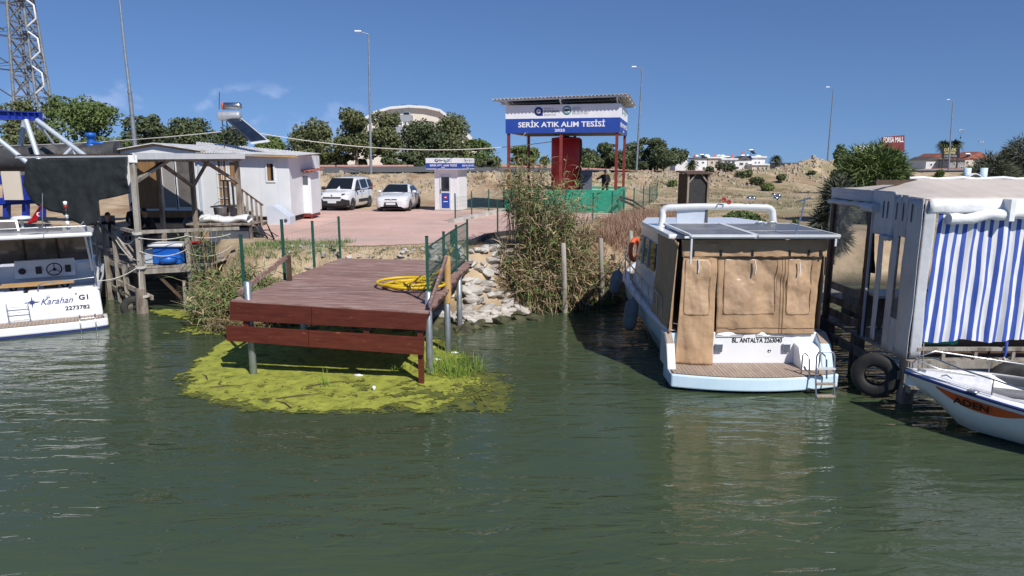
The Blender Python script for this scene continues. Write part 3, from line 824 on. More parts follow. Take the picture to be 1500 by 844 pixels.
# ------------------------------------------------------------------ boats
rng = random.Random(21)
def loft(m, secs, smooth=True, close_first=True, close_last=False):
    n = len(secs[0]); vs_ = [p for s_ in secs for p in s_]
    fs_ = [(i * n + k, i * n + k + 1, (i + 1) * n + k + 1, (i + 1) * n + k) for i in range(len(secs) - 1) for k in range(n - 1)]
    m.add(vs_, fs_, smooth)
    if close_first: m.add(secs[0], [tuple(range(n))])
    return m
def hull_sections(Lh, w, sheer0, sheer1, n=22, flare=.86, deep=-.35, full=.55):
    out = []
    for i in range(n + 1):
        t = i / n; y = Lh * t
        bf = 1.0 if t < full else math.cos((t - full) / (1 - full) * math.pi / 2) ** .75
        bf = max(bf, .012)
        b_ = w / 2 * bf * (.94 + .06 * sstep(0, .3, t))
        s_ = sheer0 + (sheer1 - sheer0) * t ** 1.8
        k = deep * (1 - t ** 4); ch = .10 + .35 * t ** 2
        yo = y
        P_ = [(-b_, yo + .35 * t, s_), (-b_ * (flare + .1), yo + .2 * t, s_ * .62), (-b_ * flare * (1 - .25 * t), yo, ch), (-b_ * .6 * (1 - .4 * t), yo, k * .4), (0, yo, k)]
        out.append(P_ + [(-x, q, z) for x, q, z in P_[-2::-1]])
    return out
def deck_cap(secs, dz=0, inset=0):
    m = MB()
    a = [V(s_[0]) + V((inset, 0, dz)) for s_ in secs]; b_ = [V(s_[-1]) + V((-inset, 0, dz)) for s_ in secs]
    vs_ = []
    for p, q in zip(a, b_): vs_ += [p, (p + q) / 2 + V((0, 0, .03)), q]
    fs_ = []
    for i in range(len(a) - 1):
        for k in range(2): fs_.append((i * 3 + k, i * 3 + k + 1, (i + 1) * 3 + k + 1, (i + 1) * 3 + k))
    return m.add(vs_, fs_, True)
def slats(parent, x0, x1, yfun0, yfun1, z, step, mat, name='teak_slat', th=.012, gap=.008):
    k = 0; x = x0
    while x < x1 - .01:
        xb = min(x + step - gap, x1)
        q = [(x, yfun0(x), z), (xb, yfun0(xb), z), (xb, yfun1(xb), z), (x, yfun1(x), z)]
        MB().slab(q, (0, 0, th)).build(name, mat, parent)
        x += step

# ---- the tan-canvas cruiser on the right
cr = thing('cabin_cruiser', 'white and pale blue cabin boat closed in by tan canvas at the stern', 'boat', (4.87, 13.85, 0), R(0.0), local=True)
S = hull_sections(8.6, 3.36, 1.0, 1.45)
hull = loft(MB(), S).build('hull', 'pale_blue', cr)
# white upper strake, rub rail and waterline stripe
m = MB()
for sd in (0, -1):
    a = [V(s_[sd]) for s_ in S]; c_ = [V(s_[1 if sd == 0 else -2]) for s_ in S]
    o = V((-.012 if sd == 0 else .012, 0, 0))
    loft(m, [[p + o, p.lerp(q, .42) + o] for p, q in zip(a, c_)], True, False)
m.build('white_strake', 'gelcoat', hull)
m = MB()
for sd in (0, -1): m.tube([V(s_[sd]) + V((0, 0, -.02)) for s_ in S], .035, 8)
m.build('rub_rail', 'pale_blue', hull)
deck_cap(S, -.03).build('deck', 'teak', cr)
m = MB()
for sd in (0, -1):
    sg = 1 if sd == 0 else -1
    a = [V(s_[sd]) for s_ in S[:-2]]
    loft(m, [[p + V((-.03 * sg, 0, 0)), p + V((-.03 * sg, 0, .05)), p + V((.16 * sg, 0, .05)), p + V((.16 * sg, 0, -.03))] for p in a], True, False)
m.build('toe_rail', 'gelcoat', cr)
# swim platform with its curved aft edge
def aft(x): return -1.02 + .30 * (x / 1.68) ** 2 - .0
pl = MB()
xs_ = [-1.68 + 3.36 * i / 24 for i in range(25)]
poly_ = [(x, aft(x), .06) for x in xs_] + [(1.68, .02, .06), (-1.68, .02, .06)]
pl.slab(poly_, (0, 0, .27))
platform = pl.build('swim_platform', 'pale_blue', cr, bevel=.03)
pl = MB(); pl.slab([(x * .985, aft(x) + .04, .331) for x in xs_] + [(1.63, .0, .331), (-1.63, .0, .331)], (0, 0, .004)).build('caulking', 'teak_line', platform)
slats(platform, -1.62, 1.62, lambda x: aft(x) + .06, lambda x: -.01, .336, .075, 'teak', gap=.008)
# transom: white panel, side wings, walk-through on the left
tr = MB(); tr.bb(-1.02, 1.52, -.02, .10, .33, 1.02)
transom = tr.build('transom', 'gelcoat', cr, bevel=.03)
for sx in (-1, 1):
    w_ = MB()
    x0, x1 = (-1.70, -1.52) if sx < 0 else (1.46, 1.70)
    w_.slab([(x0, -.46, .33), (x0, .3, .33), (x0, .3, 1.02), (x0, .0, 1.0), (x0, -.26, .82)], (x1 - x0, 0, 0))
    wi = w_.build('stern_wing', 'gelcoat' if sx < 0 else 'pale_blue', cr, bevel=.03)
    MB().slab([(x0 + .02, .0, 1.008), (x0 + .02, -.24, .835), (x1 - .02, -.24, .835), (x1 - .02, .0, 1.008)], (0, -.003, .012)).build('step_pad', 'teak', wi)
MB().slab([(1.02, -.5, .34), (1.02, -.02, .34), (1.02, -.02, .80), (1.02, -.26, .76)], (.42, 0, 0)).build('step_box', 'gelcoat', cr, bevel=.02)
for x in (-.55, .86):                                  # stainless vents and drains
    v_ = MB(); v_.slab([(x - .07, -.03, .60), (x + .07, -.03, .60), (x + .08, -.03, .78), (x - .08, -.03, .78)], (0, -.045, 0)); v_.build('vent_cover', 'steel', transom, bevel=.01)
for x in (-.83, .52):
    MB().lathe([(.035, 0), (.035, -.012), (.02, -.016), (.018, -.005)], 14, (x, -.02, .62), 'Y').build('drain', 'steel', transom)
text_part('registration_lettering', 'BL. ANTALYA 2263040', .14, frame((-.27, -.028, .80), (1, 0, 0), (0, 0, 1)), 'ink', transom, width=1.04, bold=.0015)
for x0, x1 in ((-.62, -.02), (.22, .85)):
    MB().tube([(x0, -.02, .985), (x0 + .03, -.06, .955), (x1 - .03, -.06, .955), (x1, -.02, .985)], .010, 7).build('grab_rail', 'steel', transom)
# boarding ladder
lad = MB()
for x in (1.02, 1.36):
    lad.tube([(x - .1, -.72, .33), (x - .1, -.72, .72), (x - .08, -.78, .78), (x - .03, -.86, .72), (x - .02, -.92, .3)], .017, 8)
for x in (1.06, 1.42):
    lad.tube([(x, -1.16, -.08), (x, -1.06, .35), (x, -1.02, .78)], .018, 8)
lad.tube([(1.06, -1.02, .78), (1.10, -1.01, .86), (1.18, -1.0, .88), (1.30, -1.0, .88), (1.38, -1.01, .86), (1.42, -1.02, .78)], .018, 8)
ladder = lad.build('boarding_ladder', 'steel', cr)
for z, y in ((.55, -1.05), (.25, -1.09), (.02, -1.14)):
    MB().box((1.24, y, z), (.36, .09, .03)).build('tread', 'frame_white' if z > .3 else 'teak', ladder)
# cockpit canvas: rear panels with folds, window panels, seams
ZT, ZB = 2.93, .97
def cpt(x, z, k=0, y0=-.03):
    f = .055 * nz3(x * 1.8 + k, z * .9, 2) + .022 * math.sin(x * 6 + z * 1.5 + 2.5 * nz3(x, z, 4)) * (1.1 - (z - ZB) / 2.2) + .022 * math.sin((x * 1.2 + z) * 6 + 3 * nz3(x * 1.5, z * 1.5, 8)) * max(0, nz3(x * 1.1, z * 1.1, 6) + .3)
    return V((x, y0 + .10 * (z - ZB) / 2 - f, z))
def panel(name, x0, x1, z0, z1, mat, y0=-.03, k=0, par=None, nu=40, nv=52, bow=0, x0t=None, x1t=None):
    x0t = x0 if x0t is None else x0t; x1t = x1 if x1t is None else x1t
    return MB().grid(lambda u, v: cpt(lerp(lerp(x0, x1, u), lerp(x0t, x1t, u), v), lerp(z0, z1, v) + bow * math.sin(u * math.pi), k, y0), nu, nv).build(name, mat, par or cr, fix=False, solid=.006)
p1 = panel('canvas_panel', -.62, 1.40, .985, 2.93, 'canvas', y0=-.035, x0t=-.66, x1t=1.50)
p2 = panel('canvas_panel', -1.46, -.70, .36, 2.90, 'canvas', y0=-.09, k=3, x0t=-1.36, x1t=-.66)
panel('canvas_window', -.50, .58, 1.40, 2.55, 'canvas_window', y0=-.043, par=p1)
panel('canvas_window', .80, 1.30, 1.40, 2.55, 'canvas_window', y0=-.043, par=p1)
panel('canvas_window', -1.32, -.80, 1.40, 2.55, 'canvas_window', y0=-.098, k=3, par=p2)
panel('canvas_valance', -1.40, 1.52, 2.60, 2.95, 'canvas', y0=-.10, x0t=-1.42, x1t=1.56)
def seam(pts, par, r=.005, mat='canvas_seam'):
    MB().tube(pts, r, 5).build('seam', mat, par)
for (x0, x1, par, k, yy) in ((-.50, .58, p1, 0, -.047), (.80, 1.30, p1, 0, -.047), (-1.32, -.80, p2, 3, -.102)):
    pts = []
    rr = .09; z0, z1 = 1.40, 2.57
    for (cx_, cz_, a0) in ((x1 - rr, z1 - rr, 0), (x0 + rr, z1 - rr, 90), (x0 + rr, z0 + rr, 180), (x1 - rr, z0 + rr, 270)):
        for q in range(5):
            a = R(a0 + 90 * q / 4); pts.append(cpt(cx_ + rr * math.cos(a), cz_ + rr * math.sin(a), k, yy))
    MB().tube(pts, .0065, 5, closed=True).build('seam', 'canvas_seam', par)
seam([cpt(.68, 1.0 + i * .12, 0, -.042) for i in range(14)], p1)
seam([cpt(.74, 1.0 + i * .12, 0, -.052) for i in range(14)], p1)
seam([cpt(-.60 + i * .2, 1.12, 0, -.052) for i in range(11)], p1)
seam([cpt(-1.35 + i * .22, 2.62, 0, -.112) for i in range(14)], p1)
for x in (-1.17, -.62 + .02, .04, .70 + .5, -.05 + 1.75 - .9, 1.42):
    MB().box(cpt(x, 2.68, 0, -.125), (.03, .02, .12)).build('strap', 'ink', p1)
for x, z0 in ((-1.06, 2.28), (.10, 2.26), (1.02, 2.24)):
    MB().tube([cpt(x, z0, 0, -.115), cpt(x + .01, z0 + .13, 0, -.12), cpt(x - .01, z0 + .27, 0, -.115)], .014, 5).build('strap', 'frame_white', p1)
# side canvas on the left, and dark interior behind
m = MB(); m.grid(lambda u, v: V((-1.60 + .10 * v + .05 * math.sin(v * 3) + .03 * nz3(u * 5, v * 4), .16 + 1.75 * u, lerp(1.02, 2.92, v))), 18, 20)
m.build('canvas_side', 'canvas', cr, fix=False, solid=.012)
m = MB(); m.grid(lambda u, v: V((-1.50 + .02 * math.sin(u * 9) - .12 * (1 - v) * (1 - u), -.06 + .20 * u, lerp(1.0, 2.9, v))), 6, 20)
m.build('canvas_flap', 'canvas', cr, fix=False, solid=.012)
m = MB(); m.grid(lambda u, v: V((1.56 + .02 * math.sin(v * 3) - .03 * v, .06 + 1.75 * u, lerp(1.02, 2.92, v))), 12, 14)
m.build('canvas_side', 'canvas', cr, fix=False, solid=.012)
MB().bb(-1.44, 1.50, .05, 2.4, .5, .62).build('cockpit_sole', 'teak', cr)
# cabin: wheelhouse with windows, roof, arch, solar panels
cb = MB()
cb.slab([(-1.50, 1.9, 1.0), (-1.46, 5.3, 1.0), (-1.36, 4.6, 2.30), (-1.42, 4.2, 2.88), (-1.46, 1.9, 2.88)], (.06, 0, 0))
cb.slab([(1.50, 1.9, 1.0), (1.46, 5.3, 1.0), (1.36, 4.6, 2.30), (1.42, 4.2, 2.88), (1.46, 1.9, 2.88)], (-.06, 0, 0))
cb.slab([(-1.46, 5.3, 1.0), (1.46, 5.3, 1.0), (1.36, 4.6, 2.30), (-1.36, 4.6, 2.30)], (0, .04, 0))
cabin = cb.build('cabin', 'gelcoat', cr)
cb = MB(); cb.slab([(-1.37, 4.61, 2.30), (1.37, 4.61, 2.30), (1.40, 4.2, 2.86), (-1.40, 4.2, 2.86)], (0, .03, 0)); cb.build('windscreen', 'glass_dark', cabin)
cb = MB(); cb.slab([(-1.525, 2.1, 1.95), (-1.50, 4.5, 1.95), (-1.46, 4.2, 2.62), (-1.48, 2.1, 2.62)], (.02, 0, 0)); cb.build('side_window', 'glass_dark', cabin, bevel=.02)
for y in (2.9, 3.6): MB().bar((-1.525, y, 1.93), (-1.475, y, 2.64), .05, .02).build('mullion', 'frame_white', cabin)
rf = MB(); rf.slab([(-1.56, .55, 2.90), (1.58, .55, 2.90), (1.58, 3.6, 2.92), (1.2, 4.9, 2.92), (-1.2, 4.9, 2.92), (-1.56, 3.6, 2.92)], (0, 0, .10))
roof = rf.build('roof', 'gelcoat', cr, bevel=.03)
# foredeck trunk
tk = MB(); tk.slab([(-1.05, 5.2, 1.2), (1.05, 5.2, 1.2), (.5, 7.3, 1.3), (-.5, 7.3, 1.3)], (0, 0, .35)); tk.build('foredeck_trunk', 'gelcoat', cr, bevel=.06)
# two solar panels on a frame over the cockpit
for x0, x1 in ((-1.30, -.02), (.04, 1.66)):
    fr = MB(); y0, y1 = -.28, 2.15
    fr.bar((x0, y0, 3.06), (x1, y0, 3.06), .05, .05); fr.bar((x0, y1, 3.08), (x1, y1, 3.08), .05, .05)
    fr.bar((x0, y0, 3.06), (x0, y1, 3.08), .05, .05); fr.bar((x1, y0, 3.06), (x1, y1, 3.08), .05, .05)
    f_ = fr.build('solar_panel', 'frame_white', cr)
    MB().slab([(x0 + .02, y0 + .02, 3.045), (x1 - .02, y0 + .02, 3.045), (x1 - .02, y1 - .02, 3.065), (x0 + .02, y1 - .02, 3.065)], (0, 0, .03)).build('cell_sheet', 'solar_grey', f_)
    nlin = 1 if x0 < -.5 else 2
    for q in range(1, nlin + 1):
        y = lerp(y0, y1, q / (nlin + 1)); MB().bar((x0 + .03, y, 3.082), (x1 - .03, y, 3.082), .015, .006).build('cell_line', 'frame_white', f_)
m = MB()
for x in (-1.28, 1.6):
    m.bar((x, -.26, 2.5 if x < 0 else 2.85), (x, -.26, 3.05), .035); m.bar((x, 2.1, 2.95), (x, 2.1, 3.07), .035)
m.tube([(-1.42, -.24, 3.02), (1.68, -.24, 3.02)], .028, 8)
m.build('awning_frame', 'frame_white', cr)
# radar arch
ap = [V((-1.50, 2.3, 2.62)), V((-1.46, 2.42, 3.0)), V((-1.40, 2.5, 3.30))] + [V((-1.25 + .18 * math.cos(a), 2.55, 3.33 + .16 * math.sin(a))) for a in (2.6, 2.1, 1.6)] + [V((-.5, 2.58, 3.51)), V((.5, 2.58, 3.51))] + [V((1.22 + .18 * math.cos(a), 2.55, 3.33 + .16 * math.sin(a))) for a in (1.5, 1.0, .5)] + [V((1.40, 2.5, 3.15)), V((1.44, 2.45, 2.95))]
ap = [V((lerp(-1.36, 1.42, (p.x + 1.5) / 2.94), p.y, p.z - .05)) for p in ap]
arch = MB().tube(ap, .078, 12).build('radar_arch', 'gelcoat_grey' if False else 'frame_white', cr)
MB().box((-.55, 2.62, 3.15), (.72, .05, .62)).build('rear_board', 'gelcoat_grey', cr, bevel=.01)
MB().bar((-.2, 2.55, 2.95), (-.2, 2.6, 3.42), .05, .03).build('brace', 'dark_steel', cr)
# horns, lights and mast on the arch
for x in (.10, .22):
    MB().lathe([(.012, 0), (.018, -.10), (.055, -.15), (.05, -.15), (.0, -.13)], 12, (x, 2.42, 3.64 - (x - .1) * .5), 'Y').build('horn', 'red_paint', arch)
MB().bar((.10, 2.45, 3.62), (.22, 2.45, 3.58), .03).build('horn_bracket', 'steel', arch)
for x, z in ((.92, 3.66), (1.02, 3.66), (1.50, 3.74), (1.62, 3.72), (1.56, 3.66)):
    MB().lathe([(.0, -.06), (.045, -.05), (.05, .05), (.03, .08)], 12, (x - .15, 2.5, z), 'Y').build('deck_light', 'steel', arch)
mast = MB(); mast.tube([(.78, -.26, 3.06), (.90, -.20, 3.45), (.98, -.14, 3.80)], .016, 7); mast.bar((.82, -.2, 3.74), (1.10, -.1, 3.80), .025); mast.build('light_mast', 'steel', cr)
for q in range(2):
    MB().tube(arcpts((.92 + q * .28, 2.1, 2.98), .16, 0, math.pi, 10), .012, 6).build('hoop_rail', 'steel', cr)
# bow rail with stanchions
RA = [V(s_[0]) + V((.03, 0, 0)) for s_ in S]
m = MB(); pts = []
for i, p in enumerate(RA[3:]):
    pts.append(p + V((-.02, 0, .62 + .06 * sstep(0, 14, i))))
m.tube([RA[2] + V((0, 0, .05)), RA[2] + V((0, .1, .55))] + pts, .017, 7); m.tube([p - V((0, 0, .3)) for p in pts], .012, 6)
RB = [V((-p.x, p.y, p.z)) for p in RA]
ptb = [V((-p.x, p.y, p.z)) for p in pts]
m.tube(ptb, .017, 7)
for i in range(0, len(pts), 2):
    m.tube([RA[3 + i], pts[i]], .012, 6); m.tube([RB[3 + i], ptb[i]], .012, 6)
m.build('bow_rail', 'steel', cr)
# small window in the hull side near the stern
MB().slab([(-1.705, 1.3, .42), (-1.705, 2.0, .45), (-1.71, 2.0, .60), (-1.71, 1.3, .57)], (-.01, 0, 0)).build('hull_vent', 'glass_dark', hull)
# lettering of small logo at left stern is not readable and left plain
# fenders and lifebuoy are separate things
def fender(px, py, Y, ln, r_, tilt, lb):
    c_ = D(px, py, Y)
    t_ = thing('fender', lb, 'fender', c_ - V((0, 0, ln / 2)), group='fenders hanging on the tan-canvas boat')
    M_ = Matrix.Translation(c_) @ Matrix.Rotation(tilt, 4, 'Y')
    MB(M_).lathe([(.0, -ln / 2), (r_ * .55, -ln / 2 + .02), (r_ * .9, -ln / 2 + .09), (r_, -ln / 2 + .2), (r_, ln / 2 - .2), (r_ * .9, ln / 2 - .09), (r_ * .5, ln / 2 - .02), (.03, ln / 2), (.03, ln / 2 + .05)], 16).build('fender_body', 'fender', t_)
    MB(M_).tube([(0, 0, ln / 2), (.03, .02, ln / 2 + .25), (.16, .05, ln / 2 + .55)], .010, 5).build('rope', 'rope', t_)
fender(924, 461, 16.4, .78, .17, .10, 'grey cylindrical fender hanging low on the pale blue hull side')
fender(902, 413, 19.0, .68, .16, .22, 'grey fender with orange tie hanging below the bow rail')
m = MB(); c_ = V((3.55, 19.6, 2.02))
m.tube(arcpts(c_, .30, 0, 2 * math.pi, 24, u=(.55, .8, 0), w=(0, 0, 1))[:-1], .065, 10, closed=True)
m.single('lifebuoy', 'orange', 'orange lifebuoy hanging inside the bow rail of the tan-canvas boat', 'lifebuoy')

# ---- the white boat on the left
kb_ = thing('motor_boat', 'white motor boat with open cockpit, hardtop and script name on the transom', 'boat', (-12.84, 18.15, 0), R(30), local=True); kb_.scale = (.94, .94, .91)
S2 = hull_sections(8.4, 3.2, 1.14, 1.55)
S2 = [[(x, y, z) for x, y, z in s_] for s_ in S2]
hull2 = loft(MB(), S2[0:], True, False).build('hull', 'gelcoat', kb_)
m = MB()
for sd in (0, -1): m.tube([V(s_[sd]) for s_ in S2], .035, 8)
m.build('rub_rail', 'gelcoat_grey', hull2)
m = MB(); m.slab([(-1.56, -.08, .30), (1.56, -.08, .30), (1.52, .03, 1.12), (1.25, .05, 1.20), (.9, .05, 1.16), (-1.25, .04, 1.10), (-1.50, .03, 1.05)], (0, .16, 0))
tr2 = m.build('transom', 'gelcoat', kb_, bevel=.06)
def aft2(x): return -.82 + .16 * (x / 1.6) ** 4
m = MB(); xs_ = [-1.68 + 3.36 * i / 24 for i in range(25)]
m.slab([(x, aft2(x), .06) for x in xs_] + [(1.66, .1, .06), (-1.66, .1, .06)], (0, 0, .24))
pf2 = m.build('swim_platform', 'gelcoat', kb_, bevel=.04)
m = MB(); m.slab([(x * .98, aft2(x) - .004, .055) for x in xs_] + [(1.6, .1, .055), (-1.6, .1, .055)], (0, 0, -.05)); m.build('waterline_band', 'ink_blue', pf2)
m = MB(); m.slab([(x * .95, aft2(x) + .06, .301) for x in xs_] + [(1.55, -.1, .301), (-1.55, -.1, .301)], (0, 0, .004)); m.build('caulking', 'teak_line', pf2)
slats(pf2, -1.54, 1.54, lambda x: aft2(x) + .08, lambda x: -.1, .307, .085, 'teak', gap=.009)
MT = frame((.0, -.09, .0), (1, 0, 0), (0, .12, 1))
Mx = lambda x, z: frame((x, -.085 + (z - .3) * .135 - .006, z), (1, 0, 0), (0, .135, 1))
text_part('name_lettering', 'Karahan', .27, Mx(.04, .76), 'ink_blue', tr2, shear=.45, width=.80)
text_part('name_lettering', 'G1', .21, Mx(.98, .82), 'ink', tr2, bold=.006, width=.24)
text_part('registration_lettering', '2273782', .165, Mx(.62, .54), 'ink', tr2, bold=.004, width=.62)
st_ = MB(Mx(-.16, .86))
for k in range(8):
    a = k * math.pi / 4; ln = .19 if k % 2 == 0 else .09
    p_ = V((math.cos(a) * ln * (1.15 if k % 4 == 0 else 1), math.sin(a) * ln, .004)); q_ = V((-math.sin(a), math.cos(a), 0)) * .022
    st_.add([(0, 0, .004), tuple(q_ + p_ * .18), tuple(p_), tuple(p_ * .18 - q_)], [(0, 1, 2), (0, 2, 3)])
st_.build('star_emblem', 'ink_blue', tr2, fix=False)
MB(Mx(.24, 1.0)).bb(-.05, .05, -.03, .03, 0, .012).build('socket', 'alu', tr2)
for x, z in ((-.95, .80), (.92, 1.02)): MB(Mx(x, z)).lathe([(.025, 0), (.025, .012), (.012, .014)], 12).build('drain', 'steel', tr2)
# fold-up ladder on transom, stern ladder at the platform corner
m = MB()
for x in (-.75, -.25):
    m.tube([(x - .02, -.05, .90), (x, -.13, .70), (x + .02, -.20, .38), (x + .02, -.22, .31)], .018, 7)
for z in (.78, .62, .40): m.tube([(-.75, -.10 - (1 - z) * .16, z), (-.24, -.10 - (1 - z) * .16, z)], .014, 6)
m.build('transom_ladder', 'steel', kb_)
m = MB()
for x in (.98, 1.36):
    m.tube([(x, -.52, .31), (x, -.56, .44), (x, -.66, .47), (x, -.78, .42), (x + .01, -.86, .1), (x + .02, -.88, -.12)], .016, 7)
m.tube([(.98, -.54, .33), (1.36, -.54, .33)], .012, 6)
m.build('boarding_ladder', 'steel', kb_)
# cockpit: coaming, sole, helm bulkhead with wheel, table
MB().bb(-1.45, 1.45, .12, 6.0, .55, .62).build('cockpit_sole', 'teak', kb_)
for sx in (-1, 1):
    MB().slab([(1.40 * sx, .1, .62), (1.40 * sx, 3.2, .62), (1.40 * sx, 3.2, 1.36), (1.40 * sx, .1, 1.14)], (.1 * sx, 0, 0)).build('coaming', 'gelcoat', kb_)
MB().bb(-1.42, 1.42, 2.6, 2.7, .6, 1.62).build('helm_bulkhead', 'gelcoat', kb_)
MB().bb(-1.42, 1.42, 1.8, 2.6, .6, .95).build('seat_locker', 'gelcoat_grey', kb_)
hb_ = MB().slab([(-.75, 2.35, 1.25), (.85, 2.35, 1.25), (.85, 2.62, 1.78), (-.75, 2.62, 1.78)], (0, .1, .02)).build('dash', 'gelcoat', kb_)
wh = MB(); wh.tube(arcpts((.30, 2.28, 1.50), .20, 0, 2 * math.pi, 24, u=(1, 0, 0), w=(0, .4, .92))[:-1], .018, 7, closed=True)
for a in (R(90), R(210), R(330)): wh.bar((.30, 2.28, 1.50), V((.30, 2.28, 1.50)) + V((math.cos(a) * .2, math.sin(a) * .08, math.sin(a) * .184)), .025, .015)
wh.build('steering_wheel', 'ink', kb_)
for x, r_ in ((-.55, .10), (.30, .05)): MB().lathe([(r_, 0), (r_, -.02), (r_ * .7, -.025), (0, -.01)], 16, (x, 2.40, 1.48), 'Y').build('gauge', 'ink', hb_)
for x in (-.12, .66): MB().box((x, 2.42, 1.48), (.16, .03, .24)).build('instrument', 'ink', hb_)
tb = MB().slab([(-1.0, 1.05, 1.18), (-.1, .98, 1.18), (.85, 1.1, 1.18), (.85, 1.6, 1.18), (-1.0, 1.62, 1.18)], (0, 0, .045)).build('table_top', 'fascia_wood', kb_, label='thick varnished wooden table top')
for x in (-.7, .6):
    m = MB(); m.bar((x - .14, 1.3, .62), (x + .1, 1.3, 1.18), .05, .07); m.bar((x + .14, 1.3, .62), (x - .1, 1.3, 1.18), .05, .07); m.build('table_leg', 'ink', kb_)
for x in (-.3, .2):
    m = MB()
    for q in (-.15, .15): m.bar((x + q, 1.75, .62), (x + q * .9, 1.75, 1.2), .025)
    m.bb(x - .18, x + .18, 1.55, 1.9, 1.0, 1.03); m.build('stool', 'dark_steel', kb_)
for x0, x1, yy in ((-1.3, -.35, .15), (-.25, .75, .15), (.8, 1.38, .2)):
    MB().bb(x0, x1, yy, yy + .25, 1.08, 1.17).build('seat_cushion', 'white_tarp', kb_, bevel=.04)
m = MB(); m.tube([(.0, .1, 1.16), (.02, .1, 1.32), (.12, .1, 1.38), (1.42, .12, 1.46)], .017, 7); m.build('stern_rail', 'steel', kb_)
# hardtop with posts, windscreen, roof rail
HT = 2.72
for sx in (-1, 1):
    m = MB(); m.tube([(1.46 * sx, .25, 1.12), (1.42 * sx, .30, HT + .02)], .026, 8); m.build('hardtop_post', 'steel', kb_)
    m = MB(); m.slab([(1.36 * sx, 2.35, 1.35), (1.36 * sx, 2.75, 1.35), (1.26 * sx, 2.2, HT), (1.26 * sx, 1.95, HT)], (-.06 * sx, 0, 0)); m.build('screen_pillar', 'gelcoat', kb_)
m = MB(); m.slab([(-1.35, 2.8, 1.70), (1.35, 2.8, 1.70), (1.25, 2.35, HT), (-1.25, 2.35, HT)], (0, .03, 0)); ws = m.build('windscreen', 'glass_mid', kb_)
for x in (-.45, .45): MB().bar((x, 2.79, 1.62), (x * .95, 2.33, HT), .05, .04).build('mullion', 'ink', ws)
m = MB(); m.slab([(-1.50, .12, HT), (1.50, .12, HT), (1.52, 1.6, HT + .02), (1.30, 3.0, HT), (-1.30, 3.0, HT), (-1.52, 1.6, HT + .02)], (0, 0, .12))
ht = m.build('hardtop', 'gelcoat', kb_, bevel=.045)
MB().slab([(-.85, .9, HT + .125), (.72, .9, HT + .125), (.65, 2.3, HT + .15), (-.8, 2.3, HT + .15)], (0, 0, .05)).build('roof_solar_panel', 'solar_grey', ht)
m = MB()
for sx in (-1, 1):
    m.tube([(1.38 * sx, .35, HT + .1), (1.34 * sx, .45, HT + .30), (1.26 * sx, 2.0, HT + .34), (1.1 * sx, 2.8, HT + .12)], .018, 7)
    m.tube([(1.28 * sx, 1.4, HT + .1), (1.29 * sx, 1.4, HT + .32)], .014, 6)
m.tube([(-1.34, .45, HT + .30), (1.34, .45, HT + .30)], .014, 6)
m.build('roof_rail', 'steel', ht)
m = MB(); m.slab([(-.95, 1.2, HT + .14), (-.35, 1.2, HT + .14), (-.40, 1.35, HT + .50), (-1.05, 1.35, HT + .50)], (0, .06, 0)); m.build('roof_hatch', 'gelcoat', ht)
MB().slab([(-.90, 1.19, HT + .20), (-.41, 1.19, HT + .20), (-.45, 1.33, HT + .45), (-.99, 1.33, HT + .45)], (0, -.01, 0)).build('hatch_glass', 'glass_mid', ht)
MB().lathe([(0, .0), (.26, .01), (.29, .05), (.22, .11), (0, .13)], 20, (-.35, 2.0, HT + .45)).build('radar_dome', 'gelcoat', ht)
MB().tube([(-.35, 2.0, HT + .1), (-.35, 2.0, HT + .47)], .04, 8).build('radar_post', 'gelcoat', ht)
m = MB(); m.tube([(.85, 1.3, HT + .1), (.85, 1.3, HT + 1.05)], .014, 6); lm = m.build('light_mast', 'steel', ht)
for z, mt in ((.35, 'gelcoat'), (.55, 'alu'), (.72, 'ink'), (.86, 'red_paint'), (.97, 'gelcoat')):
    MB().lathe([(.0, -.06), (.05, -.055), (.055, .05), (0, .06)], 12, (.85, 1.3, HT + z)).build('navigation_light', mt, lm)
# side deck rail
m = MB(); a = [V(s_[-1]) + V((-.06, 0, 0)) for s_ in S2[5:]]
m.tube([p + V((0, 0, .5)) for p in a], .015, 6)
for i in range(0, len(a), 2): m.tube([a[i], a[i] + V((0, 0, .5))], .012, 6)
m.build('side_rail', 'steel', kb_)
deck_cap(S2[8:], -.02).build('foredeck', 'gelcoat', kb_)
# the flag on its staff
fl = thing('flag', 'small red flag with white crescent on a staff above the white boat roof', 'flag', D(62, 340, 18.2))
Y0 = D(62, 340, 18.2); top_ = D(63, 290, 18.2)
MB().tube([Y0, top_ + V((0, 0, .12))], .012, 6).build('staff', 'galv', fl)
m = MB(); a0 = D(61, 298, 18.2); a1 = D(58, 326, 18.2)
m.grid(lambda u, v: a0.lerp(D(52, 326, 18.2), v) + V((-.34 * u * v * .9, .05 * math.sin(u * 6 + v * 2), -.06 * u)), 8, 8)
cloth = m.build('cloth', 'flag_red', fl, fix=False, solid=.004)
MB(frame(D(56.5, 314, 18.1), (1, 0, 0), (.1, 0, 1))).add([(.055 * math.cos(a), .055 * math.sin(a), 0) for a in [R(40 + 280 * i / 12) for i in range(13)]] + [(.02 + .042 * math.cos(a), .042 * math.sin(a), 0) for a in [R(320 - 280 * i / 12) for i in range(13)]], [(i, i + 1, 24 - i, 25 - i) for i in range(12)]).build('crescent', 'text_white', cloth, fix=False)

# ---- the small open boat at the right edge
ad = thing('speed_boat', 'small open white boat with orange ADEN band along its bow', 'boat', (6.98, 11.66, 0), R(-33), local=True)
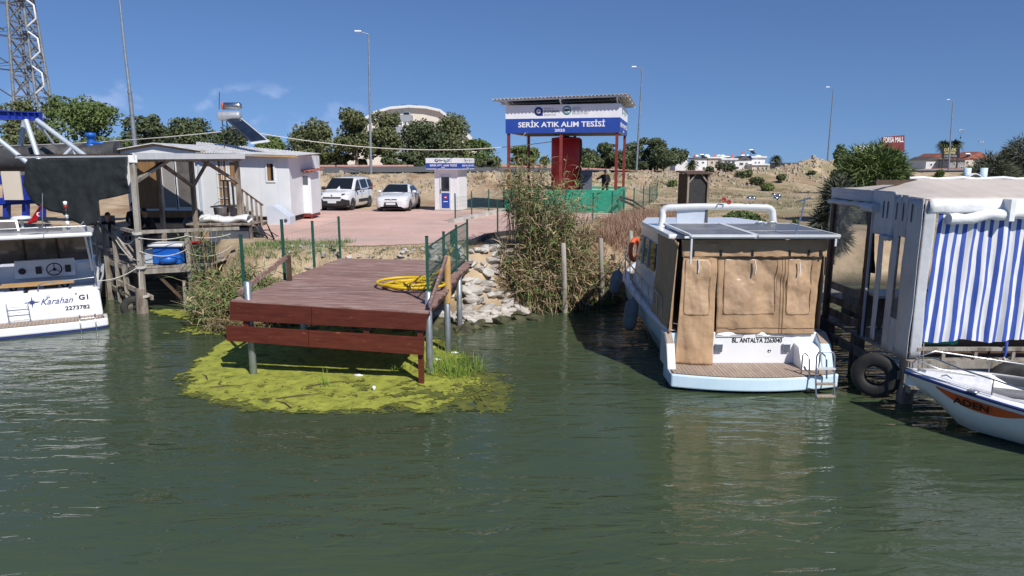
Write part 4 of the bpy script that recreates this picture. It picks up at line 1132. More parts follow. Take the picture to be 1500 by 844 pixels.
# local x runs aft from the bow tip, y to the far side
Lb = 5.4
sec = []
for i in range(27):
    t = i / 26; x = Lb * t
    b_ = 1.06 * (1 - (1 - min(1, t / .52)) ** 2.3) + .005
    s_ = .86 - .22 * sstep(0, .7, t)
    k = -.22 * sstep(.08, .45, t) + .50 * (1 - sstep(0, .20, t)) ** 1.4
    xo = -.0
    ch = max(k + .02, .10)
    Pq = [(x, -b_, s_), (x + .10 * (1 - t), -b_ * .93, lerp(s_, ch, .45)), (x + .28 * (1 - t), -b_ * (.55 + .28 * t), ch), (x + .38 * (1 - t), 0, k)]
    sec.append(Pq + [(p[0], -p[1], p[2]) for p in Pq[-2::-1]])
h3 = loft(MB(), sec, True, False).build('hull', 'gelcoat', ad)
m = MB()
for sd in (0, -1): m.tube([V(s_[sd]) + V((0, 0, -.02)) for s_ in sec], .028, 8)
m.build('rub_rail', 'ink_blue', h3)
# gunwale, inner liner and foredeck
m = MB()
for sd, sg in ((0, 1), (-1, -1)):
    loft(m, [[V(s_[sd]), V(s_[sd]) + V((0, .05 * sg, .045)), V(s_[sd]) + V((.02, min(.24, abs(s_[sd][1]) * .9) * sg, .05)), V(s_[sd]) + V((.02, min(.28, abs(s_[sd][1]) * .95) * sg, -.25))] for s_ in sec], True, False)
m.build('gunwale', 'gelcoat', ad)
m = MB(); fd = [s_ for s_ in sec if s_[0][0] < 1.25]
loft(m, [[V(s_[0]) + V((0, .03, .04)), V(((s_[0][0]), 0, s_[0][2] + .07)), V(s_[-1]) + V((0, -.03, .04))] for s_ in fd], True, False)
m.build('foredeck', 'gelcoat', ad)
MB().slab([(1.2, -.30, .18), (1.9, -.55, .18), (2.6, -.68, .18), (Lb, -.72, .18), (Lb, .72, .18), (2.6, .68, .18), (1.9, .55, .18), (1.2, .30, .18)], (0, 0, .04)).build('sole', 'gelcoat', ad)
MB().slab([(1.22, -.30, .22), (1.22, .30, .22), (1.22, .62, .84), (1.22, -.62, .84)], (.05, 0, 0)).build('bow_bulkhead', 'gelcoat', ad)
for sg in (-1, 1):
    MB().slab([(1.3, .18 * sg, .22), (3.2, .42 * sg, .22), (3.2, .70 * sg, .22), (1.3, .40 * sg, .22)], (0, 0, .33)).build('bow_seat', 'gelcoat', ad)
    MB().slab([(1.3, .30 * sg, .56), (3.2, .50 * sg, .56), (3.2, .84 * sg, .56), (1.3, .56 * sg, .56)], (0, 0, .09)).build('seat_cushion', 'fender', ad, bevel=.03)
MB().slab([(1.28, .62, .68), (3.6, .84, .68), (3.6, .78, .86), (1.28, .56, .86)], (0, .08, 0)).build('back_cushion', 'fender', ad, bevel=.03)
# bow rails
for sg in (-1, 1):
    a = [V(s_[0 if sg < 0 else -1]) for s_ in sec]
    ins = [p + V((0, -.08 * sg * (1 if abs(p.y) > .1 else 0), .04)) for p in a]
    def at_(x): return min(ins, key=lambda p: abs(p.x - x))
    rl = [at_(.3), at_(.3) + V((-.02, 0, .24)), at_(.42) + V((0, 0, .33)), at_(.9) + V((0, 0, .28)), at_(1.6) + V((0, 0, .24)), at_(3.0) + V((0, 0, .25)), at_(4.8) + V((0, 0, .25))]
    m = MB(); m.tube(rl, .014, 7)
    for x in (1.2, 2.0, 3.0, 4.0): m.tube([at_(x), at_(x) + V((0, 0, .255))], .011, 6)
    m.build('bow_rail', 'steel', ad)
MB().tube([(.12, .0, .88), (.10, -.02, 1.02), (.16, -.03, 1.1), (.5, .06, .96), (1.05, .2, .9)], .015, 7).build('pulpit', 'steel', ad)
m = MB(); m.tube([(.55, -.26, .925), (.62, -.30, .97), (.70, -.33, .925)], .012, 6); m.tube([(.2, -.04, .93), (.32, -.10, .93)], .02, 6); m.build('cleat', 'steel', ad)
MB().lathe([(.09, 0), (.085, .02), (.05, .03), (0, .03)], 16, (1.0, -.72, .87)).build('speaker', 'steel', ad)
MB().tube(arcpts((.30, -.06, .50), .07, 0, 2 * math.pi, 14, u=(1, 0, 0), w=(0, 0, 1))[:-1], .010, 6, closed=True).build('bow_eye', 'steel', ad)
# orange band with the name, following the near hull side
def hside(x, f):                                      # point on near side at x, f=0 sheer .. 1 mid strake
    j = min(range(len(sec) - 1), key=lambda i: abs(sec[i][0][0] - x))
    j = j if sec[j][0][0] <= x else max(0, j - 1)
    t = (x - sec[j][0][0]) / (sec[j + 1][0][0] - sec[j][0][0])
    a = V(sec[j][0]).lerp(V(sec[j + 1][0]), t); b_ = V(sec[j][1]).lerp(V(sec[j + 1][1]), t)
    p = a.lerp(b_, f); 
    return p
def hn(x, f):
    d1 = hside(x + .05, f) - hside(x - .05, f); d2 = hside(x, f + .1) - hside(x, f - .1)
    n_ = d1.cross(d2).normalized()
    return n_ if n_.y < 0 else -n_
m = MB(); bx = [.46 + .044 * i for i in range(29)]
def fr_(t): return .30 + .05 * t, .30 + .62 * math.sin(math.pi * min(1, t * .9 + .05)) ** .8
vs_, fs_ = [], []
for i, x in enumerate(bx):
    t = i / 28; f0, f1 = fr_(t)
    for q in range(4):
        f = lerp(f0, f1, q / 3); vs_.append(hside(x, f) + hn(x, f) * .006)
for i in range(28):
    for q in range(3): fs_.append((i * 4 + q, i * 4 + q + 1, i * 4 + q + 5, i * 4 + q + 4))
m.add(vs_, fs_, True); band = m.build('name_band', 'orange', h3, fix=False)
p0, p1_ = hside(.70, .74), hside(1.24, .70)
text_part('name_lettering', 'ADEN', .17, frame(p0 + hn(.95, .7) * .030 - V((0, 0, .02)), p1_ - p0, hside(.95, .3) - hside(.95, .9)), 'ink', h3, width=.54, bold=.003)
MB().tube([P(1362, 497, .9) if False else D(1353, 503, 12.0), D(1350, 560, 12.0)], .012, 5).single('stick', 'grey_wood', 'thin stick standing between the small open boat and the striped curtain', 'stick')
# ------------------------------------------------------------------ old pier with porch roof on the left
rng = random.Random(31)
pier = thing('pier', 'rickety weathered wooden pier with rope rails beside the white motor boat', 'pier', (-11.2, 22, 0))
A_, B_, C_ = V((-9.25, 20.85, 1.40)), V((-11.15, 20.35, 1.38)), V((-14.3, 23.3, 1.38))
# deck boards
def deckpoly(y0, y1):
    def left(y): return lerp(B_.x, C_.x, min(1, max(0, (y - B_.y) / (C_.y - B_.y))))
    xr0 = -9.3; return [(left(y0) + rng.uniform(-.04, .04), y0, 1.40), (xr0 + rng.uniform(-.06, .04), y0, 1.42), (xr0, y1, 1.42), (left(y1), y1, 1.40)]
y = 20.62
while y < 25.6:
    MB().slab(deckpoly(y, y + .185), (0, 0, -.04)).build('plank', 'grey_wood', pier); y += .2
MB().slab([B_ + V((0, 0, .02)), A_ + V((0, 0, .04)), (-9.3, 20.9, 1.44), (-11.0, 20.62, 1.40)], (0, 0, -.05)).build('plank', 'grey_wood', pier)
MB().bar(B_ + V((0, 0, -.12)), A_ + V((0, 0, -.10)), .09, .15).build('edge_beam', 'grey_wood', pier)
MB().bar(B_ + V((0, 0, -.14)), C_ + V((0, 0, -.12)), .09, .15).build('edge_beam', 'grey_wood', pier)
MB().bar(V((-11.0, 20.5, .42)), V((-12.6, 21.5, .75)), .06, .14).build('brace', 'grey_wood', pier)
MB().bar(V((-12.25, 21.3, .35)), V((-13.2, 22.2, .45)), .06, .14).build('brace', 'grey_wood', pier)
MB().bar(V((-11.9, 21.0, 1.35)), V((-12.6, 21.6, .4)), .07, .12).build('brace', 'grey_wood', pier)
MB().bar(V((-12.2, 21.25, 1.3)), V((-12.15, 21.25, -.1)), .13, .10).build('brace', 'grey_wood', pier)
MB().bar(V((-10.9, 20.6, 1.2)), V((-10.1, 20.9, .1)), .1, .08).build('brace', 'dark_wood', pier)
MB().tube([(-11.34, 20.42, 1.3), (-11.33, 20.42, .35)], .02, 6).build('brace', 'dark_wood', pier)
# posts
post = MB(); post.bar((-11.22, 20.32, -.8), (-11.10, 20.32, 4.64), .15, .14); post.build('post', 'grey_wood', pier, bevel=.015)
MB().tube([(-11.23, 20.28, -.5), (-11.22, 20.28, .75)], [.19, .15], 10).build('post', 'old_wood', pier)
for (x, y, zt, w_) in ((-12.35, 24.2, 4.6, .13), (-12.02, 26, 4.6, .15), (-11.1, 28.0, 4.65, .17), (-13.9, 22.9, 3.35, .17), (-13.35, 22.35, 2.5, .15), (-9.9, 20.75, 2.45, .12), (-12.72, 21.78, 2.46, .12)):
    MB().bar((x - .02, y, -.5 if y < 24 else 1.3), (x, y, zt), w_, w_).build('post', 'old_wood' if y > 24 else 'grey_wood', pier, bevel=.01)
for x, y in ((-9.45, 21.0), (-10.2, 22.6), (-12.6, 22.6), (-10.0, 24), (-9.8, 20.95)):
    MB().bar((x, y, -.9), (x, y, 1.35), .14, .14).build('pile', 'old_wood', pier)
MB().tube([(-10.05, 20.55, -.2), (-10.02, 20.55, .95)], .055, 8).build('pile', 'grey_wood', pier)
MB().tube([(-10.03, 20.5, .22), (-9.62, 20.3, -.08)], .035, 6).build('pile', 'grey_wood', pier)
# knee braces under the porch roof
for a, b_ in (((-11.1, 20.35, 3.95), (-11.55, 23.4, 4.6)), ((-12.02, 26, 3.6), (-12.6, 24.6, 4.58)), ((-12.02, 26, 3.6), (-11.55, 26.4, 4.58)), ((-11.1, 28, 3.7), (-11.7, 26.2, 4.6))):
    MB().bar(a, b_, .12, .10).build('knee_brace', 'grey_wood' if a[1] < 22 else 'old_wood', pier)
# railing
rails = [((-12.75, 21.8, 2.5), (-11.15, 20.28, 2.44)), ((-11.1, 20.28, 2.46), (-9.9, 20.72, 2.47)), ((-9.9, 20.72, 2.47), (-8.6, 21.5, 2.46)), ((-14.0, 22.95, 1.75), (-12.8, 21.85, 1.7))]
for a, b_ in rails: MB().bar(a, b_, .09, .10).build('rail', 'grey_wood', pier)
MB().bar((-12.70, 21.75, 2.42), (-11.75, 20.95, 1.5), .14, .04).build('rail', 'grey_wood', pier)
MB().bar((-12.55, 21.75, 2.2), (-11.6, 21.1, 1.45), .14, .04).build('rail', 'old_wood', pier)
MB().bar((-14.1, 22.9, 2.7), (-12.8, 21.9, 2.1), .10, .05).build('rail', 'grey_wood', pier)
def rope(name, a, b_, sag, r_=.013, n=12, par=None):
    a, b_ = V(a), V(b_)
    pts = [a.lerp(b_, i / n) - V((0, 0, sag * 4 * (i / n) * (1 - i / n))) for i in range(n + 1)]
    return MB().tube(pts, r_, 6).build(name, 'rope', par)
for a, b_, sg in (((-12.7, 21.7, 2.4), (-11.15, 20.2, 2.35), .35), ((-12.7, 21.7, 2.2), (-11.15, 20.2, 1.62), .2), ((-11.1, 20.2, 2.3), (-9.9, 20.65, 2.3), .08), ((-11.1, 20.2, 1.9), (-9.9, 20.65, 1.9), .18), ((-12.9, 21.4, .75), (-11.2, 20.15, 1.38), .04), ((-9.9, 20.65, 2.32), (-8.8, 21.3, 2.3), .1), ((-9.9, 20.65, 1.8), (-8.8, 21.3, 1.9), .2), ((-11.15, 20.2, 1.4), (-11.2, 20.15, .3), .0)):
    rope('rope', a, b_, sg, par=pier)
for z in (.5, 1.38, 2.4):
    for q in range(3): MB().tube(arcpts((-11.16, 20.32, z + .025 * q), .15, 0, 6.283, 12, u=(1, 0, 0), w=(0, 1, .1))[:-1], .014, 5, closed=True).build('rope_lashing', 'rope', pier)
# porch roof
pr = thing('porch_roof', 'flat porch roof with white fascia over the old wooden pier', 'roof', (-12, 24, 4.6))
MB().slab([(-11.05, 20.3, 4.70), (-10.9, 28.1, 4.76), (-16.5, 30.5, 4.76), (-16.3, 22.9, 4.70)], (0, 0, .05)).build('roof_sheet', 'dark_wood', pr)
MB().bar((-11.02, 20.25, 4.68), (-10.86, 28.2, 4.74), .06, .19).build('fascia', 'frame_white', pr)
MB().bar((-11.02, 20.26, 4.68), (-16.3, 22.85, 4.66), .06, .05).build('fascia', 'frame_white', pr)
for t in (.15, .35, .55, .75, .95):
    a = V((-11.0, 20.3, 4.63)).lerp(V((-10.95, 28.0, 4.69)), t); MB().bar(a, a + V((-4.6, 1.9, 0)), .06, .1).build('rafter', 'dark_wood', pr)
MB().bar((-11.12, 20.4, 4.57), (-11.0, 28.1, 4.62), .1, .12).build('beam', 'old_wood', pr)
m = MB(); m.grid(lambda u, v: V((-11.12 + .22 * u - .05, 20.2 + .1 * u, 4.70 - .22 * v + .05 * nz3(u * 6, v * 6))), 6, 6); m.build('bunched_tarp', 'white_tarp', pr, fix=False, solid=.03)
# black shade net hanging from the fascia
nb = []
TA, TB = V((-11.15, 20.22, 4.66)), V((-15.7, 22.45, 4.60))
prof_b = [(0, 3.62), (.12, 3.50), (.29, 3.38), (.31, 3.0), (.33, 2.60), (.44, 2.58), (.54, 2.66), (.62, 2.78), (.65, 2.92), (.80, 2.98), (.92, 3.15), (1.0, 3.45), (1.04, 3.75)]
def netf(u, v):
    p = TA.lerp(TB, u * 1.04); zb = interp(u * 1.04, prof_b)
    z = lerp(p.z, zb, v)
    if u > .93: p = p + (TA - TB).normalized() * .35 * (1 - v) * (u - .93) / .07
    return V((p.x, p.y - .05 - .10 * math.sin(v * 2.4) - .07 * nz3(u * 7, v * 2.5) - .03 * math.sin(u * 40 + 3 * v) * v, z))
m = MB(); m.grid(netf, 60, 24)
net = m.build('shade_net', 'black_net', None, fix=False, solid=.015)
props(net, 'black shade net hanging from the porch roof above the white boat', 'shade net')
# tyre at the foot of the pier post
def tyre(name, label, c, Rr, r_, ax, group=None, par=None):
    M_ = frame(c, ax[0], ax[1])
    m = MB(M_); pts = []
    n = 28; prof = [(Rr - r_ * .95, -r_ * .55), (Rr - r_ * .55, -r_ * .8), (Rr + r_ * .35, -r_ * .78), (Rr + r_ * .85, -r_ * .55), (Rr + r_, 0), (Rr + r_ * .85, r_ * .55), (Rr + r_ * .35, r_ * .78), (Rr - r_ * .55, r_ * .8), (Rr - r_ * .95, r_ * .55), (Rr - r_ * .8, 0)]
    m.lathe(prof + [prof[0]], n)
    m.f = [f for f in m.f if len(f) == 4]; m.sm = [True] * len(m.f)
    m.v = m.v
    return m.single(name, 'rubber', label, 'tyre', group)
tyre('tyre', 'old black tyre leaning at the foot of the grey pier post', V((-11.62, 20.5, .12)), .25, .11, ((.86, .5, 0), (.0, .0, 1)), None)

# ------------------------------------------------------------------ prefab house
hs = thing('prefab_house', 'white prefabricated house with low sheet roof behind the old pier', 'house', (-13.4, 33, 1.8))
FY = 31.0
w_ = MB(); w_.bb(-17.3, -9.98, FY, 36.0, 2.08, 4.84); hw = w_.build('wall', 'white_wall', hs, bevel=.02)
MB().slab([(-17.4, 30.72, 4.86), (-13.85, 30.72, 4.86), (-13.85, 30.72, 4.93), (-15.72, 30.72, 5.22), (-17.46, 30.72, 4.95)], (0, 5.4, 0)).build('gable', 'white_paint', hs)
m = MB(); m.bar((-17.6, 30.68, 4.97), (-15.72, 30.68, 5.28), .06, .09); m.bar((-15.72, 30.68, 5.28), (-13.6, 30.68, 4.95), .06, .09); m.build('fascia', 'fascia_wood', hs)
# corrugated roof slope towards the viewer
def roofpt(u, v):
    a = V((-13.9, 30.55, 4.93)).lerp(V((-9.40, 30.55, 4.80)), u); b_ = V((-15.6, 34.5, 5.50)).lerp(V((-9.45, 34.5, 4.92)), u)
    p = a.lerp(b_, v); return p + V((0, 0, .018 * math.cos(u * 2 * math.pi * 40)))
m = MB(); m.grid(roofpt, 320, 4, smooth=False); m.build('roof', 'roof_sheet', hs, fix=False, solid=.012)
m = MB(); m.bar((-13.9, 30.6, 4.86), (-9.45, 30.6, 4.75), .05, .06); m.build('eave_board', 'fascia_wood', hs)
for x0, z0, x1, z1 in ((-17.55, 4.97, -15.72, 5.28), (-15.72, 5.28, -13.7, 4.97)):
    MB().slab([(x0, 30.5, z0 + .03), (x1, 30.5, z1 + .03), (x1, 35.8, z1 + .05), (x0, 35.8, z0 + .05)], (0, 0, .04)).build('roof', 'roof_sheet', hs)
def window(par, x0, x1, z0, z1, y, glass, fmat='frame_white', fw=.07, bars=()):
    m = MB()
    m.bb(x0, x1, y - .05, y + .02, z0, z0 + fw); m.bb(x0, x1, y - .05, y + .02, z1 - fw, z1)
    m.bb(x0, x0 + fw, y - .05, y + .02, z0 + fw, z1 - fw); m.bb(x1 - fw, x1, y - .05, y + .02, z0 + fw, z1 - fw)
    for b_ in bars: m.bar((b_, y - .03, z0 + fw), (b_, y - .03, z1 - fw), .03, .02)
    wo = m.build('window', fmat, par)
    MB().bb(x0 + fw * .9, x1 - fw * .9, y - .02, y + .01, z0 + fw * .9, z1 - fw * .9).build('pane', glass, wo)
    return wo
window(hs, -11.02, -10.60, 3.62, 4.52, FY, 'glass_dark')
MB().bb(-10.93, -10.8, FY - .025, FY - .021, 3.7, 4.44).build('curtain', 'plywood', hs)
# plywood panel, grey blinds and glazed door
MB().bb(-16.95, -15.75, FY - .06, FY + .01, 2.45, 4.62).build('plywood_panel', 'plywood', hs)
window(hs, -15.72, -15.05, 2.42, 4.66, FY, 'house_grey')
window(hs, -15.1, -14.15, 2.42, 4.66, FY, 'wire_glass', fw=.1)
MB().bb(-16.9, -14.1, FY - .07, FY + .01, 2.36, 2.42).build('sill', 'frame_white', hs)
MB().bb(-16.9, -14.1, FY - .12, FY - .02, 2.05, 2.35).build('skirting_board', 'plywood', hs)
MB().bb(-14.05, -13.95, FY - .06, FY, 2.1, 4.8).build('edge_shadow_strip', 'gelcoat_grey', hs)  # blue-grey strip paints the bluish shadow at this wall edge
window(hs, -13.22, -12.72, 2.2, 4.64, FY, 'plywood', bars=(-13.0, -12.92))
dw = MB().bb(-12.70, -12.2, FY - .05, FY + .01, 2.12, 4.62).build('door', 'frame_white', hs)
MB().bb(-12.6, -12.3, FY - .065, FY - .045, 3.45, 4.5).build('door_pane', 'plywood', dw)
MB().bb(-12.28, -12.24, FY - .09, FY - .05, 3.1, 3.28).build('handle', 'dark_steel', dw)
for z in (2.9, 3.4, 4.0): MB().bb(-13.2, -12.74, FY - .07, FY - .05, z, z + .025).build('window_bar', 'frame_white', hs)
for x in (-11.9, -11.3, -10.5): MB().bb(x, x + .008, FY - .004, FY + .003, 2.1, 4.8).build('panel_joint', 'gelcoat_grey', hs)
MB().bb(-17.0, -10.1, 31.3, 35.8, 1.6, 2.1).build('plinth', 'rubber', hs)
# annex cabin
ax_ = thing('cabin_shed', 'narrow white shed with a small door window beside the prefab house', 'shed', (-10.0, 33.5, 1.8))
MB().bb(-10.62, -9.62, 33, 34.4, 2.05, 4.05).build('wall', 'white_wall', ax_, bevel=.01)
for i in range(5): MB().bb(-10.6 + i * .07, -10.57 + i * .07, 32.985, 33.0, 2.08, 4.0).build('panel_rib', 'gelcoat_grey', ax_)
d_ = MB().bb(-10.22, -9.66, 32.95, 33.0, 2.1, 4.0).build('door', 'frame_white', ax_)
MB().bb(-10.14, -9.74, 32.93, 32.95, 3.45, 3.85).build('door_pane', 'box_grey', d_)
m = MB(); m.grid(lambda u, v: V((-10.75 + 1.35 * u, 32.7 + 2 * v, 4.10 + .03 * math.cos(u * 40) + .08 * v)), 80, 2, smooth=False); m.build('roof', 'roof_tile', ax_, fix=False, solid=.03)
MB().bb(-10.2, -9.6, 32.98, 34.3, 1.92, 2.04).build('base_frame', 'post_red', ax_)
for x in (-10.15, -9.7): MB().bb(x, x + .08, 33.0, 33.1, 1.7, 1.95).build('foot', 'post_red', ax_)
# grey wedge shaped box
m = MB(); m.slab([(-10.75, 30.0, 1.8), (-10.75, 30.0, 2.62), (-10.45, 30.0, 2.66), (-9.75, 30.0, 2.15), (-9.75, 30.0, 1.8)], (0, .8, 0)); gb = thing('meter_box', 'grey metal box with a sloped lid at the house corner', 'box', (-10.2, 30.4, 1.8))
m.build('case', 'gelcoat_grey', gb, bevel=.015)
MB().lathe([(.07, 0), (.07, -.03), (.03, -.04)], 12, (-9.92, 29.99, 2.0), 'Y').build('knob', 'dark_steel', gb)
# wooden stairs with railing
stt = thing('wooden_stairs', 'small wooden stairs with slatted railing up to the house door', 'stairs', (-11.6, 29.5, 1.8))
SX0, SX1, SYs = -12.3, -10.75, 29.3
for i in range(4):
    x0 = -12.05 + i * .32; z = 2.62 - i * .21
    MB().bb(x0, x0 + .34, SYs + .05, SYs + .95, z - .04, z).build('tread', 'grey_wood', stt)
    MB().bb(x0 + .30, x0 + .33, SYs + .08, SYs + .9, 1.8, z - .04).build('riser', 'dark_wood', stt)
MB().bb(-12.9, -12.03, SYs + .03, SYs + 1.6, 2.60, 2.66).build('landing', 'grey_wood', stt)
for i in range(9):
    x = -12.25 + i * .19; zt = 3.72 if i < 2 else 3.72 - (i - 1.5) * .145
    MB().bar((x, SYs, 1.72), (x, SYs, zt), .075, .06).build('baluster', 'grey_wood', stt)
MB().bar((-12.35, SYs - .02, 3.74), (-11.95, SYs - .02, 3.74), .07, .05).build('handrail', 'dark_wood', stt)
MB().bar((-11.98, SYs - .02, 3.75), (-10.62, SYs - .02, 2.70), .07, .05).build('handrail', 'dark_wood', stt)
for z in (2.0, 2.25): MB().bar((-12.3, SYs + .04, z), (-10.9 - (z - 2) * .8, SYs + .04, z), .04, .06).build('cross_board', 'grey_wood', stt)
# solar water heater on the roof
sw = thing('solar_heater', 'solar water heater with two steel tanks and an orange end cap on the prefab roof', 'solar heater', (-12.6, 33, 4.9))
HY_ = 33.0
a = D(322, 162, HY_); b_ = D(352, 164, HY_ + .9); 
MB(frame(D(336, 170, HY_), (1, 0, .02), (0, 0, 1))).lathe([(0, -.52), (.20, -.5), (.21, -.46), (.21, .46), (.20, .5), (0, .52)], 18, (0, 0, 0), 'X').build('lower_tank', 'alu', sw)
ut = MB(frame(D(339, 155.5, HY_), (1, 0, .0), (0, 0, 1))).lathe([(.165, -.40), (.165, .40), (.12, .45), (0, .46)], 18, (0, 0, 0), 'X').build('upper_tank', 'steel', sw)
MB(frame(D(339, 155.5, HY_), (1, 0, .0), (0, 0, 1))).lathe([(0, -.43), (.16, -.42), (.17, -.38), (.17, -.34)], 18, (0, 0, 0), 'X').build('end_cap', 'orange', ut)
c0, c1, c2, c3 = D(333, 176, HY_ - .1), D(353, 174, HY_ - .1), D(393, 207, HY_ - 1.5), D(371, 210, HY_ - 1.5)
MB().slab([c0, c1, c2, c3], (0, .03, .06)).build('collector', 'solar', sw)
MB().bar(c3 + V((-.1, -.02, .0)), c2 + V((.05, -.02, .02)), .08, .1).build('collector_frame', 'frame_white', sw)
MB().bar(c1, c2, .06, .08).build('collector_frame', 'frame_white', sw); MB().bar(c0, c3, .05, .06).build('collector_frame', 'dark_steel', sw)
for px, py, y_ in ((325, 170, HY_), (345, 178, HY_), (331, 165, HY_ + .3)):
    p = D(px, py, y_); MB().bar(p, (p.x + .02, y_, 4.85), .035).build('stand_leg', 'dark_steel', sw)
m = MB(); p = D(325, 182, HY_); q = D(362, 204, HY_ - .4); m.bar(p, q, .03); m.bar(D(333, 182, HY_), D(345, 200, HY_), .02); m.bar(D(345, 190, HY_), D(362, 204, HY_ - .6), .02); m.build('stand_brace', 'dark_steel', sw)
MB().tube([D(321, 160, HY_), D(321.5, 134, HY_)], .018, 5).build('antenna', 'dark_steel', sw)

# ------------------------------------------------------------------ clutter on the pier
def deckz(x=0): return 1.42
tub = thing('plastic_tub', 'blue plastic tub with a white lid on the pier edge', 'tub', (-10.55, 20.95, 1.42))
M_ = Matrix.Translation((-10.60, 21.0, 1.42))
MB(M_).slab([(-.42, -.26, 0), (.42, -.26, 0), (.42, .3, 0), (-.42, .3, 0)], (0, 0, .52)).build('body', 'blue_plastic', tub, bevel=.05)
m = MB(M_); m.slab([(-.52, -.34, .54), (.55, -.34, .54), (.55, .34, .54), (-.52, .34, .54)], (0, 0, .10)); m.build('lid', 'white_tarp', tub, bevel=.04)
MB(Matrix.Translation((-10.52, 20.72, 1.44))).lathe([(0, 0), (.22, .03), (.28, .13), (.24, .24), (.12, .3), (0, .31)], 18).single('float_ball', 'blue_plastic', 'blue rounded plastic float on the pier edge', 'float')
MB().bb(-11.35, -11.05, 20.9, 21.3, 1.42, 1.85).single('crate', 'gelcoat_grey', 'pale blue-grey crate behind the front pier post', 'crate', bevel=.02)
crt = thing('black_crate', 'black crate with a red lid handle at the pier edge', 'crate', (-9.75, 21.1, 1.42))
MB().bb(-10.1, -9.35, 20.98, 21.45, 1.43, 1.98).build('body', 'black_plastic', crt, bevel=.03)
MB().bb(-9.98, -9.62, 20.95, 21.1, 2.02, 2.10).build('lid', 'red_paint', crt, bevel=.03)
MB().bb(-10.14, -9.31, 20.95, 21.48, 1.97, 2.03).build('rim', 'black_plastic', crt, bevel=.01)
tbl = thing('work_table', 'low table with a bundled white canvas at the landward side of the pier', 'table', (-10.6, 24.5, 1.7))
MB().bb(-11.6, -9.3, 24.3, 25.2, 2.30, 2.36).build('table_top', 'old_wood', tbl)
for x, y in ((-11.5, 24.4), (-9.4, 24.4), (-11.5, 25.1), (-9.4, 25.1)): MB().bb(x, x + .08, y, y + .08, 1.5, 2.3).build('leg', 'old_wood', tbl)
m = MB(); m.grid(lambda u, v: V((lerp(-11.2, -9.5, u), 24.75 + .3 * math.cos(v * 6.283) * (1 + .2 * nz3(u * 4, v)), 2.47 + .13 * math.sin(v * 6.283) * (1 + .6 * nz3(u * 4, v * 2, 3)) + .05 * math.sin(u * 9))), 22, 14)
m.single('canvas_bundle', 'white_tarp', 'crumpled pale canvas bundle lying on the low table', 'canvas', fix=False)
MB().bb(-10.9, -9.4, 24.5, 25.1, 1.42, 2.2).single('storage_crate', 'box_grey', 'dark blue grey crate under the low table', 'crate', bevel=.02)
bk = thing('bucket', 'grey metal bucket standing by the house behind the canvas bundle', 'bucket', (-11.3, 27.1, 1.8))
MB(Matrix.Translation((-11.45, 26.9, 2.35))).lathe([(.20, 0), (.25, .42), (.26, .43), (.235, .42), (.19, .02), (0, .02)], 16).build('body', 'galv', bk)
MB(Matrix.Translation((-11.45, 26.9, 1.8))).lathe([(.3, 0), (.3, .55), (0, .55)], 14).build('stand', 'old_wood', bk)
MB().tube(arcpts((-11.45, 26.9, 2.77), .25, 0, math.pi, 10, u=(1, 0, 0), w=(0, .5, .86)), .012, 5).build('handle', 'dark_steel', bk)
# black folded seat
se = thing('upholstered_chair', 'black upholstered seat tipped over by the paving edge', 'chair', (-9.3, 25.2, 1.6))
m = MB(frame((-9.75, 25.0, 2.15), (.8, .1, -.5), (.4, .1, .8))); m.bb(-.42, .42, -.12, .12, -.3, .3); m.build('cushion', 'black_plastic', se, bevel=.06)
m = MB(frame((-9.25, 25.05, 1.85), (.35, .0, -.9), (.9, .1, .3))); m.bb(-.36, .42, -.12, .12, -.3, .3); m.build('backrest', 'black_plastic', se, bevel=.06)
for q in (-.25, .25): MB().tube([(-9.5, 25 + q, 2.0), (-9.0, 24.9 + q, 2.05), (-8.5, 24.8 + q, 1.75)], .02, 6).build('frame_tube', 'dark_steel', se)
MB().bb(-10.0, -9.55, 24.0, 24.4, 1.5, 1.78).single('cardboard_box', 'fascia_wood', 'brown box half hidden in the grass by the paving edge', 'box', bevel=.01)
MB().lathe([(.0, 0), (.32, .02), (.42, .3), (.3, .55), (0, .6)], 12, (-12.9, 27.6, 1.8)).single('dark_sack', 'box_grey', 'dark bulging sack on the ground before the house', 'sack', sub=1)
MB().bb(-14.9, -14.5, 24.6, 25.0, 1.4, 2.6).single('gas_cabinet', 'box_grey', 'grey metal cabinet beside the seated people', 'cabinet', bevel=.02)
